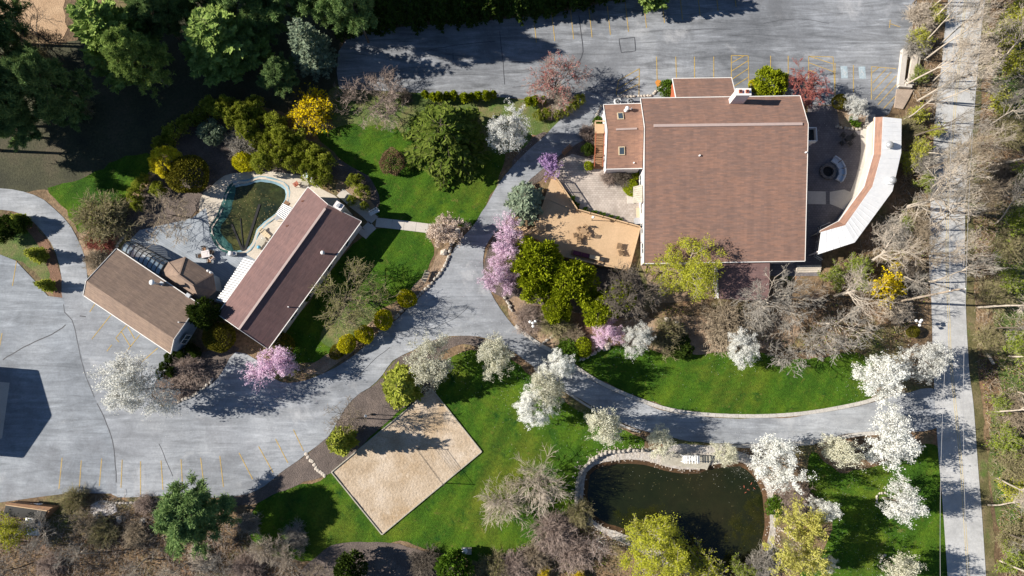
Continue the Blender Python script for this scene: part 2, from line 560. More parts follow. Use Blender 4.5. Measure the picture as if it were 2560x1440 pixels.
M['roof_annex'] = shingle('orange_brown_shingle', (.250, .150, .112), (.320, .185, .128), (.180, .115, .095))
M['white_trim'] = plain('white_trim', (.72, .70, .67), .5, .04)
M['pink_trim'] = plain('pale_ridge_vent', (.40, .31, .28), .6, .06)
M['white_siding'] = surf('white_siding', [(.62, .56, .55), (.68, .62, .60)], .8, (4, .06), None, .7, 'obj')
M['red_siding'] = surf('red_wood_siding', [(.30, .08, .04), (.38, .11, .05)], .8, (4, .2), None, .7, 'obj')
M['blue_siding'] = surf('blue_grey_siding', [(.30, .36, .42), (.36, .42, .48)], .8, (4, .08), None, .7, 'obj')
M['white_metal'] = surf('white_metal_roof', [(.76, .77, .78), (.84, .84, .84)], .5, (2, .05), None, .45, 'world', spec=.5)
M['stripe_metal'] = plain('pale_corrugated_metal', (.20, .205, .215), .4, .08)
M['metal'] = plain('galvanised_metal', (.48, .49, .50), .35, .1, metallic=.5)
M['white_paint'] = plain('white_paint', (.80, .79, .77), .5, .03)
M['dark_metal'] = plain('dark_metal', (.035, .034, .033), .5, .15)
M['black'] = plain('black_opening', (.012, .012, .013), .8, .1)
M['glass'] = glassy('window_glass', (.05, .07, .09), .04, .8)
M['pane'] = glassy('sunroom_glass', (.34, .44, .52), .05, .9, .72)  # pale blue carries the sky reflected in the panes
M['deck'] = bricks('cedar_deck', (.52, .35, .20), (.60, .41, .245), (.38, .24, .13), 3.6, .15, rot=-.9, ms=.012)
M['cedar'] = surf('cedar_timber', [(.435, .30, .175), (.525, .365, .222)], .5, (5, .12), None, .8, 'obj')
M['old_wood'] = surf('weathered_timber', [(.34, .31, .25), (.44, .41, .34)], 1.0, (5, .25), None, .85, 'obj')
M['brown_wood'] = surf('brown_timber', [(.20, .11, .06), (.28, .16, .09)], 1.0, (5, .25), None, .85, 'obj')
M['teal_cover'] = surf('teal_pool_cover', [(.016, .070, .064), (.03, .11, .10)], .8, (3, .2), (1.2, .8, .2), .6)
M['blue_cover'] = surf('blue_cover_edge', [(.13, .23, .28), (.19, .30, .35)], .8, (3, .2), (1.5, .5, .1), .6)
M['pool_water'] = surf('murky_pool_water', [(.010, .018, .013), (.028, .035, .014), (.06, .062, .02)], .22, (2.5, .6), None, .18,
                       patches=[((.10, .085, .03), 1.5, .62, .8, 2), ((.05, .085, .015), .3, .60, .7, 9)])
M['pond'] = surf('pond_water', [(.007, .012, .004), (.012, .015, .005), (.024, .021, .008)], .05, (.5, .2), (.8, .03, .02), .05, spec=.5)
M['pond_mud'] = surf('pond_rim_mud', [(.05, .028, .014), (.10, .055, .026)], 1.5, (5, .4))
M['purple'] = plain('plum_cushion', (.11, .022, .05), .8, .1)
M['cream'] = plain('cream_cushion', (.55, .45, .30), .8, .06)
M['bench_white'] = plain('white_wicker', (.55, .57, .60), .7, .08)
M['orange'] = plain('orange_paint', (.55, .22, .04), .8, .1)
M['dark_stone'] = surf('dark_pit_stone', [(.10, .095, .095), (.15, .14, .14)], 1.2, (6, .25), None, .9, 'obj')
M['terracotta'] = plain('terracotta', (.36, .10, .06), .8, .1)
M['blue_plastic'] = plain('blue_plastic', (.10, .35, .50), .4, .08)
M['pale_blue'] = plain('pale_blue_plastic', (.58, .70, .74), .4, .05)
M['globe'] = plain('white_globe', (.80, .80, .79), .3, .02)
M['wire'] = plain('cable', (.25, .25, .26), .5, .1)
M['pole_wood'] = surf('utility_pole_wood', [(.30, .24, .18), (.38, .31, .24)], 1.0, (5, .25), None, .9, 'obj')
M['rust'] = plain('rust_brown', (.15, .06, .035), .8, .2)
M['floating'] = leafm('floating_leaf', (.12, .09, .04), (.22, .19, .09), .1)
# plants
M['bark'] = surf('grey_brown_bark', [(.10, .08, .06), (.16, .13, .10)], 2.0, (8, .3), None, .95, 'obj')
M['pale_bark'] = surf('pale_bark', [(.34, .29, .23), (.48, .42, .35)], 1.2, (6, .25), None, .9, 'obj')
M['white_bark'] = surf('white_birch_bark', [(.55, .50, .45), (.66, .61, .57)], 1.2, (6, .2), None, .9, 'obj')
def twig(name, a, b): return surf(name, [a, b], .9, (5, .25), None, .95, 'obj', spec=.1)
M['tw_tan'] = twig('tan_twig', (.28, .225, .155), (.39, .32, .235))
M['tw_grey'] = twig('grey_twig', (.28, .255, .22), (.40, .37, .325))
M['tw_dark'] = twig('dark_twig', (.12, .10, .08), (.20, .17, .14))
M['tw_mauve'] = twig('mauve_twig', (.28, .215, .18), (.40, .32, .275))
M['tw_olive'] = twig('olive_twig', (.25, .22, .12), (.36, .31, .18))
M['tw_pale'] = twig('pale_twig', (0.440, 0.374, 0.297), (0.572, 0.495, 0.407))
M['tw_red'] = twig('red_twig', (.30, .10, .08), (.40, .16, .13))
M['l_white'] = leafm('white_blossom', (.76, .76, .70), (.88, .88, .85), .5)
M['l_cream'] = leafm('cream_blossom', (.64, .63, .47), (.82, .80, .68), .5)
M['l_pink'] = leafm('pink_blossom', (.76, .54, .70), (.90, .74, .84), .5)
M['l_shaded_pink'] = leafm('shaded_pink_blossom', (.34, .22, .44), (.52, .36, .58), .35)  # pink blossom standing in shade, the shade put into the violet tone
M['l_blush'] = leafm('blush_blossom', (.50, .40, .31), (.74, .62, .54), .45)
M['l_redbud'] = leafm('red_bud', (.36, .08, .075), (.48, .19, .17), .3)
M['l_yg'] = leafm('yellow_green_leaf', (.34, .36, .03), (.52, .52, .07), .4)
M['l_spring'] = leafm('spring_green_leaf', (.18, .25, .03), (.32, .37, .06), .4)
M['l_gold'] = leafm('golden_catkin', (.50, .48, .10), (.70, .66, .20), .45)
M['l_fors'] = leafm('forsythia_flower', (.80, .60, .005), (.92, .74, .02), .35)
M['l_pine'] = leafm('pine_needle', (.17, .265, .06), (.35, .45, .13), .25)
M['l_pine_d'] = leafm('dark_pine_needle', (.11, .195, .07), (.25, .34, .12), .25)
M['l_spruce'] = leafm('green_spruce_needle', (.065, .105, .016), (.18, .225, .043), .22)
M['l_blue'] = leafm('blue_spruce_needle', (.17, .23, .155), (.32, .38, .26), .22)
M['l_yew'] = leafm('yellow_green_evergreen', (.18, .23, .010), (.40, .45, .025), .25)
M['l_jun'] = leafm('juniper_spray', (.20, .25, .025), (.46, .48, .09), .25)
M['l_dark'] = leafm('dark_evergreen', (.030, .055, .012), (.08, .12, .020), .2)
M['l_olive'] = leafm('olive_evergreen', (.12, .115, .015), (.20, .18, .025), .2)
M['l_golden'] = leafm('golden_evergreen', (.38, .36, .008), (.60, .55, .025), .2)
M['l_vivid'] = leafm('vivid_yellow_evergreen', (.60, .53, .02), (.84, .74, .08), .3)
M['l_green'] = leafm('bright_green_leaf', (.07, .15, .015), (.15, .24, .03), .3)
M['l_brown'] = leafm('dead_leaf', (.17, .11, .06), (.28, .19, .11), .2)
M['l_rust'] = leafm('rust_leaf', (.26, .07, .03), (.36, .12, .05), .2)
# ------------------------------------------------------------------ the ground and its surfaces
POND = [(1478,1190),(1510,1170),(1560,1163),(1610,1165),(1660,1180),(1710,1188),(1750,1186),(1800,1172),(1850,1170),(1885,1195),
        (1905,1240),(1910,1300),(1905,1350),(1890,1400),(1840,1425),(1760,1415),(1690,1385),(1620,1345),(1560,1320),(1505,1300),(1475,1255)]
POOL = [(585,462),(615,458),(650,448),(690,455),(715,470),(716,495),(695,530),(665,555),(642,580),(630,610),(612,628),(580,630),(555,618),(538,595),(532,570),(548,545),(560,515),(572,480)]
pond_ring = px_ring(POND, True, .8, .10, 3)
pool_ring = px_ring(POOL, True, .6)
def grow_ring(ring, d):
    n = len(ring); out = []
    for i in range(n):
        a, b = Vector(ring[i-1]), Vector(ring[(i+1) % n])
        t = (b - a).normalized()
        out.append((ring[i][0] + t.y * d, ring[i][1] - t.x * d))
    return out
def area(r): return sum(r[i][0]*r[(i+1) % len(r)][1] - r[(i+1) % len(r)][0]*r[i][1] for i in range(len(r)))
if area(pond_ring) < 0: pond_ring = pond_ring[::-1]
if area(pool_ring) < 0: pool_ring = pool_ring[::-1]
pond_hole = grow_ring(pond_ring, .75)
BIG = 2500
sheet('ground', [(-BIG,-BIG),(BIG,-BIG),(BIG,BIG),(-BIG,BIG)], 0.0, M['litter'], holes=[pond_hole, pool_ring])

def strip_between(r0, z0, r1, z1):
    m = MB(); n = len(r0)
    m.add([(p[0], p[1], z0) for p in r0] + [(p[0], p[1], z1) for p in r1], [(i, (i+1) % n, n + (i+1) % n, n + i) for i in range(n)])
    return m
strip_between(pond_hole, .0, grow_ring(pond_ring, -.5), -.62).build('pond_bank', M['pond_mud'], kind='structure')
sheet('pond_water', grow_ring(pond_ring, .3), -.30, M['pond'])

# lawns and rough grass
LAWNS = [
 ('north', [(790,330),(850,318),(930,300),(1010,300),(1120,300),(1230,330),(1262,400),(1235,470),(1212,520),(1180,568),(1100,560),(1030,556),(950,548),(938,500),(930,460),(880,420),(820,370)], 'grass'),
 ('house', [(935,572),(1000,574),(1062,580),(1083,620),(1078,655),(1050,705),(1000,745),(950,775),(905,815),(850,872),(800,905),(720,905),(690,870),(760,770),(840,660),(905,590)], 'grass'),
 ('south', [(1085,950),(1110,905),(1160,880),(1250,885),(1300,915),(1345,960),(1420,1010),(1520,1060),(1612,1100),(1610,1125),(1530,1128),(1470,1160),(1445,1200),(1440,1260),(1400,1310),(1340,1395),(1240,1402),(1150,1395),(1060,1370),(1000,1352),(930,1375),(800,1400),(690,1392),(632,1350),(618,1300),(650,1255),(710,1222),(800,1200),(850,1150),(1000,1020)], 'grass'),
 ('east', [(1425,905),(1470,890),(1510,868),(1600,868),(1700,890),(1800,870),(1900,880),(2000,900),(2120,880),(2175,900),(2190,960),(2170,1000),(2100,1020),(2000,1035),(1850,1040),(1700,1025),(1600,995),(1500,950)], 'grass'),
 ('southeast', [(2030,1130),(2100,1180),(2200,1160),(2338,1110),(2352,1250),(2368,1460),(2150,1470),(2000,1450),(2060,1370),(2080,1300),(2020,1210)], 'grass'),
 ('northwest', [(120,470),(180,455),(240,430),(290,400),(340,385),(385,390),(360,450),(310,500),(260,555),(205,585),(165,528)], 'grass'),  # lawn outline trimmed to the sunlit part of the grass
 ('patch', [(60,560),(95,570),(115,610),(125,660),(145,735),(110,715),(75,670),(35,645),(-20,625),(-20,575)], 'rough_grass'),
 ('middle', [(830,790),(900,770),(960,790),(930,840),(860,870),(800,850)], 'rough_grass'),
 ('verge', [(2440,-20),(2475,-20),(2458,200),(2440,400),(2436,600),(2440,850),(2468,1150),(2490,1460),(2460,1460),(2440,1150),(2415,850),(2405,600),(2415,400),(2430,200)], 'verge'),
 ('bank', [(1000,300),(1250,290),(1330,330),(1290,380),(1180,380),(1050,360)], 'rough_grass'),
 ('clearing', [(2490,60),(2600,40),(2600,300),(2500,320)], 'rough_grass'),
 ('clearing_s', [(2480,1040),(2600,1040),(2600,1330),(2500,1330)], 'rough_grass'),
 ('clearing_m', [(2495,560),(2600,540),(2600,960),(2500,960)], 'rough_grass'),
]
for i, (nm, pts, mt) in enumerate(LAWNS):
    sheet('lawn', px_ring(pts, True, 1.0, .22, 20 + i), .012 + .001 * i, M[mt])
sheet('shade_floor', px_ring([(-80,120),(60,110),(150,110),(300,60),(420,-40),(860,-40),(850,110),(845,220),(780,300),(640,262),(520,275),(440,325),(385,385),(330,395),(240,435),(180,460),(110,475),(-80,450)], True, 1.2, .3, 7), .006, M['shade_floor'])  # dark sheet laid where the shade of the pines falls
sheet('field', px_ring([(-60,-60),(140,-60),(160,20),(165,70),(150,105),(90,90),(30,60),(-60,70)], True, 1.0, .3, 5), .03, M['field'])

# beds
BEDS = [
 ([(820,1090),(880,1000),(945,955),(985,905),(1030,880),(1090,850),(1150,840),(1215,850),(1280,880),(1230,868),(1140,866),(1095,890),(1085,955),(1090,985),(990,1035),(835,1178),(760,1205),(680,1240),(590,1270),(560,1245),(640,1228),(700,1182),(770,1132)], 'mulch', .034),
 ([(430,872),(500,880),(560,868),(600,870),(575,905),(545,945),(480,985),(425,1015),(395,1012),(380,985),(395,930)], 'mulch', .035),
 ([(1290,815),(1270,770),(1285,740),(1330,760),(1400,770),(1480,790),(1560,800),(1700,790),(1900,790),(2000,800),(1980,860),(1900,872),(1700,885),(1600,862),(1515,862),(1470,885),(1420,900),(1350,860)], 'tan_mulch', .036),
 ([(1420,790),(1470,782),(1500,800),(1495,825),(1465,838),(1430,825)], 'red_mulch', .042),
 ([(1210,670),(1225,610),(1260,565),(1310,560),(1400,640),(1550,680),(1600,690),(1600,780),(1480,800),(1330,780),(1255,745),(1222,720)], 'mulch', .033),
 ([(200,585),(260,560),(310,570),(300,610),(255,650),(230,690),(216,690),(205,640)], 'tan_mulch', .037),
 ([(-20,545),(60,545),(110,590),(140,640),(152,690),(158,745),(135,745),(125,700),(110,640),(80,590),(40,565),(-20,570)], 'red_mulch', .038),
 ([(380,450),(430,380),(480,300),(560,260),(680,300),(760,340),(850,400),(930,450),(945,520),(890,500),(850,450),(760,440),(620,430),(520,470),(500,520),(420,580),(330,600),(310,560),(340,500)], 'mulch', .039),
 ([(845,450),(900,470),(940,520),(915,530),(870,510),(838,470)], 'tan_mulch', .044),
 ([(840,215),(1000,230),(1210,242),(1340,255),(1420,280),(1360,335),(1250,330),(1050,320),(900,310),(820,290)], 'rough_grass', .040),
 ([(1340,200),(1450,190),(1462,235),(1420,285),(1370,300),(1340,255)], 'tan_mulch', .047),
 ([(1360,330),(1440,370),(1400,400),(1350,450),(1310,470),(1280,420),(1300,380)], 'mulch', .0405),
 ([(830,880),(890,845),(935,800),(985,770),(1035,715),(1080,665),(1100,625),(1128,610),(1118,660),(1075,712),(1005,778),(935,840),(870,890),(800,935),(760,930)], 'tan_mulch', .041),
 ([(810,1375),(860,1358),(940,1355),(1000,1360),(1060,1380),(1120,1410),(1130,1460),(760,1460)], 'mulch', .0415),
 ([(1475,260),(1510,245),(1600,240),(1602,262),(1512,262),(1510,310),(1480,330),(1465,310)], 'tan_mulch', .0425),
 ([(1650,218),(1690,210),(1690,250),(1640,248)], 'tan_mulch', .0445),
 ([(1440,325),(1490,320),(1500,420),(1460,430),(1390,400),(1400,370)], 'mulch', .0428),
 ([(2080,270),(2095,250),(2150,250),(2180,290),(2165,320),(2130,325),(2090,300)], 'tan_mulch', .0455),
]
for i, (pts, mt, z) in enumerate(BEDS):
    sheet('planting_bed', px_ring(pts, True, .9, .16, 50 + i), z, M[mt])

# asphalt
NLOT = [(848,222),(842,180),(846,130),(866,100),(930,80),(1000,68),(1150,58),(1300,44),(1440,24),(1540,0),(1640,-25),(1800,-50),(2295,-50),(2292,0),(2280,70),(2262,160),(2245,235),(2222,285),(2190,300),(2090,262),(2010,262),(1700,260),(1530,262),(1500,250),(1455,235),(1400,250),(1340,250),(1210,240),(1000,230)]
sheet('parking_lot', densify([P2(x, y) for x, y in NLOT], 2), .052, M['lot_n'])
north_lot = bpy.data.objects['parking_lot']
DRIVE = [(1455,225),(1440,258),(1400,300),(1360,342),(1310,385),(1262,440),(1228,492),(1192,550),(1160,592),(1135,622),(1112,668),(1080,712),(1010,780),(940,842),(880,892),(790,942),(700,955),(640,900),(590,880),(545,945),(480,988),(424,1020),(400,1016),(378,990),(400,930),(430,885),(330,815),(215,737),(158,745),(150,800),(190,880),(230,1000),(260,1060),(270,1150),(280,1236),(400,1240),(560,1242),(640,1228),(700,1182),(770,1132),(820,1090),(880,1000),(942,955),(982,902),(1030,876),(1088,848),(1150,838),(1218,847),(1285,880),(1335,917),(1430,985),(1540,1050),(1640,1085),(1750,1105),(1900,1110),(2050,1098),(2150,1080),(2345,1068),(2342,975),(2250,985),(2150,1014),(2000,1040),(1850,1046),(1700,1035),(1600,1006),(1500,962),(1440,922),(1395,890),(1340,860),(1288,818),(1250,770),(1222,722),(1208,680),(1212,620),(1235,585),(1262,560),(1278,530),(1312,465),(1380,402),(1440,362),(1495,322),(1525,262)]
sheet('driveway', px_ring(DRIVE, True, 1.2, .09, 9), .056, M['drive'])
driveway = bpy.data.objects['driveway']
WLOT = [(-60,620),(0,636),(40,652),(90,705),(120,740),(160,745),(165,785),(182,802),(200,870),(214,930),(240,1000),(266,1055),(285,1120),(293,1234),(180,1232),(100,1242),(0,1256),(-60,1260)]
sheet('parking_lot', densify([P2(x, y) for x, y in WLOT], 2), .0605, M['lot_w'])
west_lot = bpy.data.objects['parking_lot.001']
sheet('driveway', px_ring([(-60,465),(0,470),(60,480),(110,500),(160,545),(192,592),(212,642),(219,700),(218,760),(160,762),(155,695),(140,632),(108,580),(60,537),(0,524),(-60,520)], True, 1.5, .04, 4), .0575, M['drive'])
ROAD_L = [(2378,-60),(2370,0),(2362,67),(2353,167),(2343,233),(2336,317),(2328,450),(2322,657),(2327,740),(2332,900),(2337,1012),(2346,1144),(2357,1275),(2372,1500)]
ROAD_R = [(2472,-60),(2463,0),(2453,67),(2441,200),(2433,300),(2421,380),(2415,467),(2412,540),(2413,740),(2422,920),(2433,1012),(2444,1162),(2455,1300),(2468,1500)]
rl = spline([P2(*p) for p in ROAD_L], 1.5, False); rr = spline([P2(*p) for p in ROAD_R], 1.5, False)
def run_on(line, d=160.0):
    a, b = Vector(line[0]), Vector(line[6]); c, e = Vector(line[-1]), Vector(line[-7])
    return [tuple(a + (a - b).normalized() * d)] + line + [tuple(c + (c - e).normalized() * d)]
rl, rr = run_on(rl), run_on(rr)
sheet('road', rl + rr[::-1], .064, M['road'])
road = bpy.data.objects['road']
# surface of the bends that joins the two asphalts near the lower lot
def line_px(nm, a, b, w, z, mat, parent, h=0.0):
    m = ribbon([P2(*a), P2(*b)], w, z)
    return m.build(nm, mat, parent)
ZL = .0705
# centre line: a double yellow, edge lines
CEN = [(2418,-60),(2408,50),(2390,233),(2383,317),(2373,400),(2369,500),(2367,600),(2367,673),(2372,807),(2376,900),(2387,1012),(2402,1162),(2410,1290),(2424,1500)]
cen = run_on(spline([P2(*p) for p in CEN], 1.5, False))
for off in (-.13, .13):
    ribbon([(p[0] + off, p[1]) for p in cen], .09, ZL).build('centre_line', M['road_yellow'], road)
NORTH_ROW = [(1341,107),(1387,103),(1434,98),(1480,94),(1526,88),(1571,80),(1616,70),(1661,58),(1706,50),(1750,40),(1795,28),(1840,18)]
for x, y in NORTH_ROW:
    line_px('parking_line', (x, y), (x - 8, y - 72), .10, ZL, M['yellow_line'], north_lot)
for x, y0, y1 in [(1641,142,214),(1689,142,200),(1736,142,200),(1784,142,200),(1926,140,215),(1970,140,215),(2133,163,230)]:
    line_px('parking_line', (x, y0), (x + (2 if x < 1700 else 0), y1), .11, ZL, M['yellow_line'], north_lot)
HATCH = [((1828,139),(1870,140)),((1828,139),(1828,215)),((1870,140),(1872,215)),((1828,158),(1858,141)),((1829,178),(1870,152)),((1829,199),(1870,172)),((1832,218),(1871,193)),
 ((1598,172),(1597,238)),((1598,172),(1546,202)),((1598,190),(1545,222)),((1597,210),(1542,238)),((1546,202),(1540,238)),
 ((2021,141),(2082,143)),((2021,141),(2021,200)),((2082,143),(2087,235)),((2021,141),(2082,160)),((2021,157),(2084,180)),((2021,175),(2040,183)),((2087,158),(2087,240)),
 ((2178,167),(2178,250)),((2178,167),(2240,172)),((2180,182),(2197,168)),((2181,208),(2215,172)),((2182,228),(2228,180)),((2186,250),(2240,190)),((2194,262),(2240,212)),((2208,272),(2238,240)),((2225,50),(2223,70)),((2225,60),(2250,68))]
for a, b in HATCH:
    line_px('parking_line', a, b, .10, ZL + .004 * (b[0] != a[0]), M['yellow_line'], north_lot)
# blue accessible bays with the wheelchair sign
def isa(cx, cy, w, h, parent):
    z = ZL
    m = MB(); m.add([(cx-w/2, cy-h/2, z), (cx+w/2, cy-h/2, z), (cx+w/2, cy+h/2, z), (cx-w/2, cy+h/2, z)], [(0,1,2,3)])
    o = m.build('blue_bay', M['blue_paint'], parent)
    s = w * .8
    m = MB(); z += .004
    def seg(a, b, t=.07):
        m2 = ribbon([(cx + a[0]*s, cy + a[1]*s), (cx + b[0]*s, cy + b[1]*s)], t*s, z); m.add(m2.v, m2.f)
    ring = [(-.05 + .28 * math.cos(t), -.22 + .28 * math.sin(t)) for t in np.linspace(2.2, 6.6, 14)]
    for a, b in zip(ring[:-1], ring[1:]): seg(a, b)
    seg((-.08,.34), (-.06,-.02), .10); seg((-.06,-.02), (.2,-.05), .09); seg((.2,-.05), (.34,-.38), .09); seg((-.07,.16), (.16,.14), .07)
    hd = [(cx + (-.08 + .08 * math.cos(t)) * s, cy + (.47 + .08 * math.sin(t)) * s, z) for t in np.linspace(0, 6.28, 9)[:-1]]
    m.add(hd, [tuple(range(8))])
    m.build('wheelchair_symbol', M['white_line'], o)
for x, y in ((2110, 181), (2155, 182)):
    c = P(x, y); isa(c.x, c.y, 1.0, 1.9, north_lot)
m = MB(); c = P(1646, 209)
m.add([(c.x + .45 * math.cos(t) * (1 + .2 * math.sin(3*t)), c.y + .55 * math.sin(t), ZL + .009) for t in np.linspace(0, 6.28, 14)[:-1]], [tuple(range(13))])
m.build('orange_mark', M['orange'], north_lot)
WEST = [((156,1144),(148,1222)),((204,1151),(199,1221)),((255,1146),(249,1215)),((306,1149),(303,1219)),((352,1153),(352,1238)),((403,1151),(408,1224)),((453,1148),(457,1219)),((502,1144),(511,1219)),((550,1140),(559,1217)),
 ((42,653),(32,715)),((238,760),(225,780)),((278,787),(230,848)),((317,813),(290,845)),((320,817),(337,847)),((303,828),(327,867)),((350,837),(310,887)),((6,833),(-2,877)),((290,845),(298,855)),((280,862),(268,878)),((395,870),(355,905))]
for a, b in WEST: line_px('parking_line', a, b, .10, ZL, M['yellow_line'], west_lot if max(a[0], b[0]) < 262 else driveway)
for a, b in [((598,1132),(632,1198)),((647,1116),(683,1181)),((689,1097),(720,1157)),((734,1074),(759,1127))]:
    line_px('parking_line', a, b, .10, ZL, M['yellow_line'], driveway)
# tar-sealed seams
def seam(pts, w, parent, seed):
    w0 = [P2(*p) for p in pts]
    q = rough_edge(spline(w0, .7, False) if pts[0] != pts[-1] else densify(w0[:-1], .7) + [w0[0]], .05, seed)
    ribbon(q[1:-1] if pts[0] != pts[-1] else q[1:] + [q[1]], w, ZL - .005).build('tar_seam', M['seam'], parent)
for k, (pts, w) in enumerate([([(0,905),(60,868),(130,836),(165,812),(180,795)],.16),([(160,745),(162,780),(180,800),(198,870),(212,930),(240,1000)],.10),([(240,1000),(268,1060),(285,1120),(292,1215)],.12),([(395,1100),(415,1150),(436,1200)],.08),([(180,795),(200,790),(228,795)],.14)]):
    seam(pts, w, west_lot, 70 + k)
for k, (pts, w) in enumerate([([(1446,30),(1452,80),(1458,130),(1448,155),(1430,180)],.13),([(1548,98),(1586,94),(1589,128),(1553,132),(1548,98)],.13),([(1705,77),(1760,73),(1835,73)],.08),([(1248,70),(1255,130),(1262,220)],.10),([(1130,117),(1134,150),(1138,170)],.10),([(1050,130),(1150,112),(1245,103)],.08),([(1270,154),(1310,155),(1345,158)],.08),([(1270,220),(1340,212)],.07),([(1900,60),(1990,48),(2080,60)],.06)]):
    seam(pts, w, north_lot, 80 + k)
for k, (pts, w) in enumerate([([(880,960),(930,905),(960,880),(985,860)],.07),([(1060,830),(1130,800),(1180,760)],.05)]):
    seam(pts, w, driveway, 95 + k)
m = MB(); m.add([P(-30,952) + Vector((0,0,ZL)), P(-30,1110) + Vector((0,0,ZL)), P(6,1095) + Vector((0,0,ZL)), P(25,957) + Vector((0,0,ZL))], [(0,1,2,3)])
m.build('pale_patch', M['concrete'], west_lot)  # paler sheet on the left edge of the lot

# kerbs of the drive: block after block
kerb_me = MB().box((0, 0, 0), (1.0, .42, .16), z0=0).mesh('kerb_stone'); kerb_me.materials.append(M['kerb'])
def kerb(pts, width_scale=1.0, name='kerb'):
    w = spline([P2(*p) for p in pts], .25, False)
    q = [Vector(p) for p in w]
    m = ribbon(w, .30 * width_scale, .045)
    root = m.build(name, M['kerb'], kind='structure')
    acc = 0; last = q[0]; L = 1.06
    i = 0; pos = q[0]; k = 0
    d = [0.0]
    for a, b in zip(q[:-1], q[1:]): d.append(d[-1] + (b - a).length)
    s = 0
    rg = random.Random(len(pts))
    while s + L < d[-1]:
        a = q[min(range(len(d)), key=lambda j: abs(d[j] - s))]; b = q[min(range(len(d)), key=lambda j: abs(d[j] - s - L))]
        c = (a + b) / 2; t = b - a
        piece('kerb_stone', kerb_me, root, (c.x, c.y, .03), math.atan2(t.y, t.x) + rg.uniform(-.02, .02), (t.length - .03, width_scale, rg.uniform(.85, 1.1)))
        s += L
kerb([(1288,814),(1340,856),(1395,886),(1440,918),(1500,956),(1600,1000),(1700,1029),(1850,1040),(2000,1034),(2150,1008),(2215,985)], 1.2)
kerb([(2200,1083),(2150,1085),(2050,1102),(1950,1112),(1850,1115)], 1.2)
kerb([(2035,1108),(1900,1116),(1790,1113)], 0.9)
kerb([(1335,920),(1430,990),(1540,1056),(1600,1080)], .7)

# paths and patios
def slabs(name, mat, pts, widths, z=.05):
    root = None
    p = [P(*q) for q in pts]
    m = ribbon([(v.x, v.y) for v in p], .5, z - .02)
    root = m.build(name, mat, kind='structure')
    for i in range(len(p) - 1):
        a, b = p[i], p[i+1]; t = b - a; L = t.length; n = max(1, round(L / 1.7))
        for k in range(n):
            c = a + t * ((k + .5) / n)
            MB().box((c.x, c.y, 0), (L / n - .03, widths[i], .07), math.atan2(t.y, t.x), z0=.02 + .002 * (k % 2)).build('paving_slab', mat, root)
slabs('path', M['concrete'], [(1150,583),(1070,571),(980,560),(940,556)], [1.35, 1.35, 1.35])
slabs('path', M['concrete'], [(936,552),(915,532),(880,505),(850,480)], [1.5, 1.5, 1.4])
slabs('path', M['concrete'], [(932,562),(915,578),(905,590)], [1.5, 1.5])
PAT = [(1385,440),(1400,400),(1430,385),(1490,400),(1512,430),(1540,440),(1560,480),(1600,480),(1606,570),(1550,552),(1450,522),(1420,480)]
sheet('patio', px_ring(PAT, False, 1.0), .058, M['paver'])
sheet('patio', px_ring([(2020,262),(2090,265),(2100,322),(2180,330),(2185,500),(2120,560),(2060,590),(2050,690),(1920,690),(1920,600),(1990,560)], False, 1.0), .0585, M['paver_e'])
sheet('concrete_walk', px_ring([(2152,322),(2180,320),(2180,380),(2160,460),(2110,535),(2118,500),(2140,440),(2152,380)], True, 1.0), .0625, M['concrete'])
sheet('concrete_walk', px_ring([(2165,288),(2188,286),(2186,325),(2160,320)], False, 1.0), .0645, M['concrete'])
sheet('concrete_walk', px_ring([(2018,478),(2064,479),(2064,511),(2018,510)], False, 1.0), .0635, M['concrete'])
sheet('concrete_walk', px_ring([(2074,480),(2110,474),(2135,484),(2118,530),(2095,518),(2074,510)], False, 1.0), .0635, M['concrete'])
# round the pool: pale paving and the grey plank terrace
pool_in = pool_ring
sheet('patio', px_ring([(500,500),(525,470),(560,440),(600,432),(660,428),(720,434),(780,445),(800,470),(850,500),(835,540),(760,560),(640,680),(570,700),(545,690),(560,650),(530,640),(505,600)], True, 1.0), .054, M['pool_deck'], holes=[pool_in])
sheet('terrace', px_ring([(325,600),(350,575),(420,560),(480,545),(515,520),(526,575),(535,602),(555,625),(580,637),(612,634),(640,650),(560,760),(480,740),(400,690)], False, 1.0), .0572, M['blue_deck'])
sheet('planting_bed', px_ring([(1600,660),(1785,660),(1790,745),(1640,760)], False, 1.0, .1), .0412, M['tan_mulch'])

# volleyball court
W_, S_, E_, N_ = (829,1180), (955,1336), (1204,1129), (1079,972)
sheet('sand_court', px_ring([W_, S_, E_, N_], False, 1.0), .048, M['sand'])
court = bpy.data.objects['sand_court']
board_me = MB().box((0,0,0), (1, .14, .16), z0=0).mesh('edging_board'); board_me.materials.append(M['old_wood'])
for a, b in ((W_, S_), (S_, E_), (E_, N_), (N_, W_)):
    pa, pb = P(*a), P(*b); t = pb - pa; n = max(1, round(t.length / 2.4))
    for k in range(n):
        c = pa + t * ((k + .5) / n)
        piece('edging_board', board_me, court, (c.x, c.y, .03), math.atan2(t.y, t.x), (t.length / n - .02, 1, random.Random(k).uniform(.85, 1.1)))

# pond shore: gravel, rim leaves, wall
SHORE = [(1440,1250),(1442,1200),(1465,1160),(1510,1132),(1570,1127),(1620,1128),(1650,1120),(1700,1110),(1790,1115),(1850,1130),(1890,1150),(1930,1220),(1938,1320),(1920,1420),(1880,1455),(1780,1450),(1680,1420),(1590,1375),(1530,1345),(1480,1310),(1450,1285)]
sheet('shore', px_ring(SHORE, True, .8, .12, 31), .0465, M['gravel'], holes=[pond_hole[::-1]])
sheet('gravel_patch', px_ring([(225,1262),(250,1254),(290,1258),(292,1278),(260,1290),(228,1282)], True, .6, .12, 33), .046, M['white_gravel'])
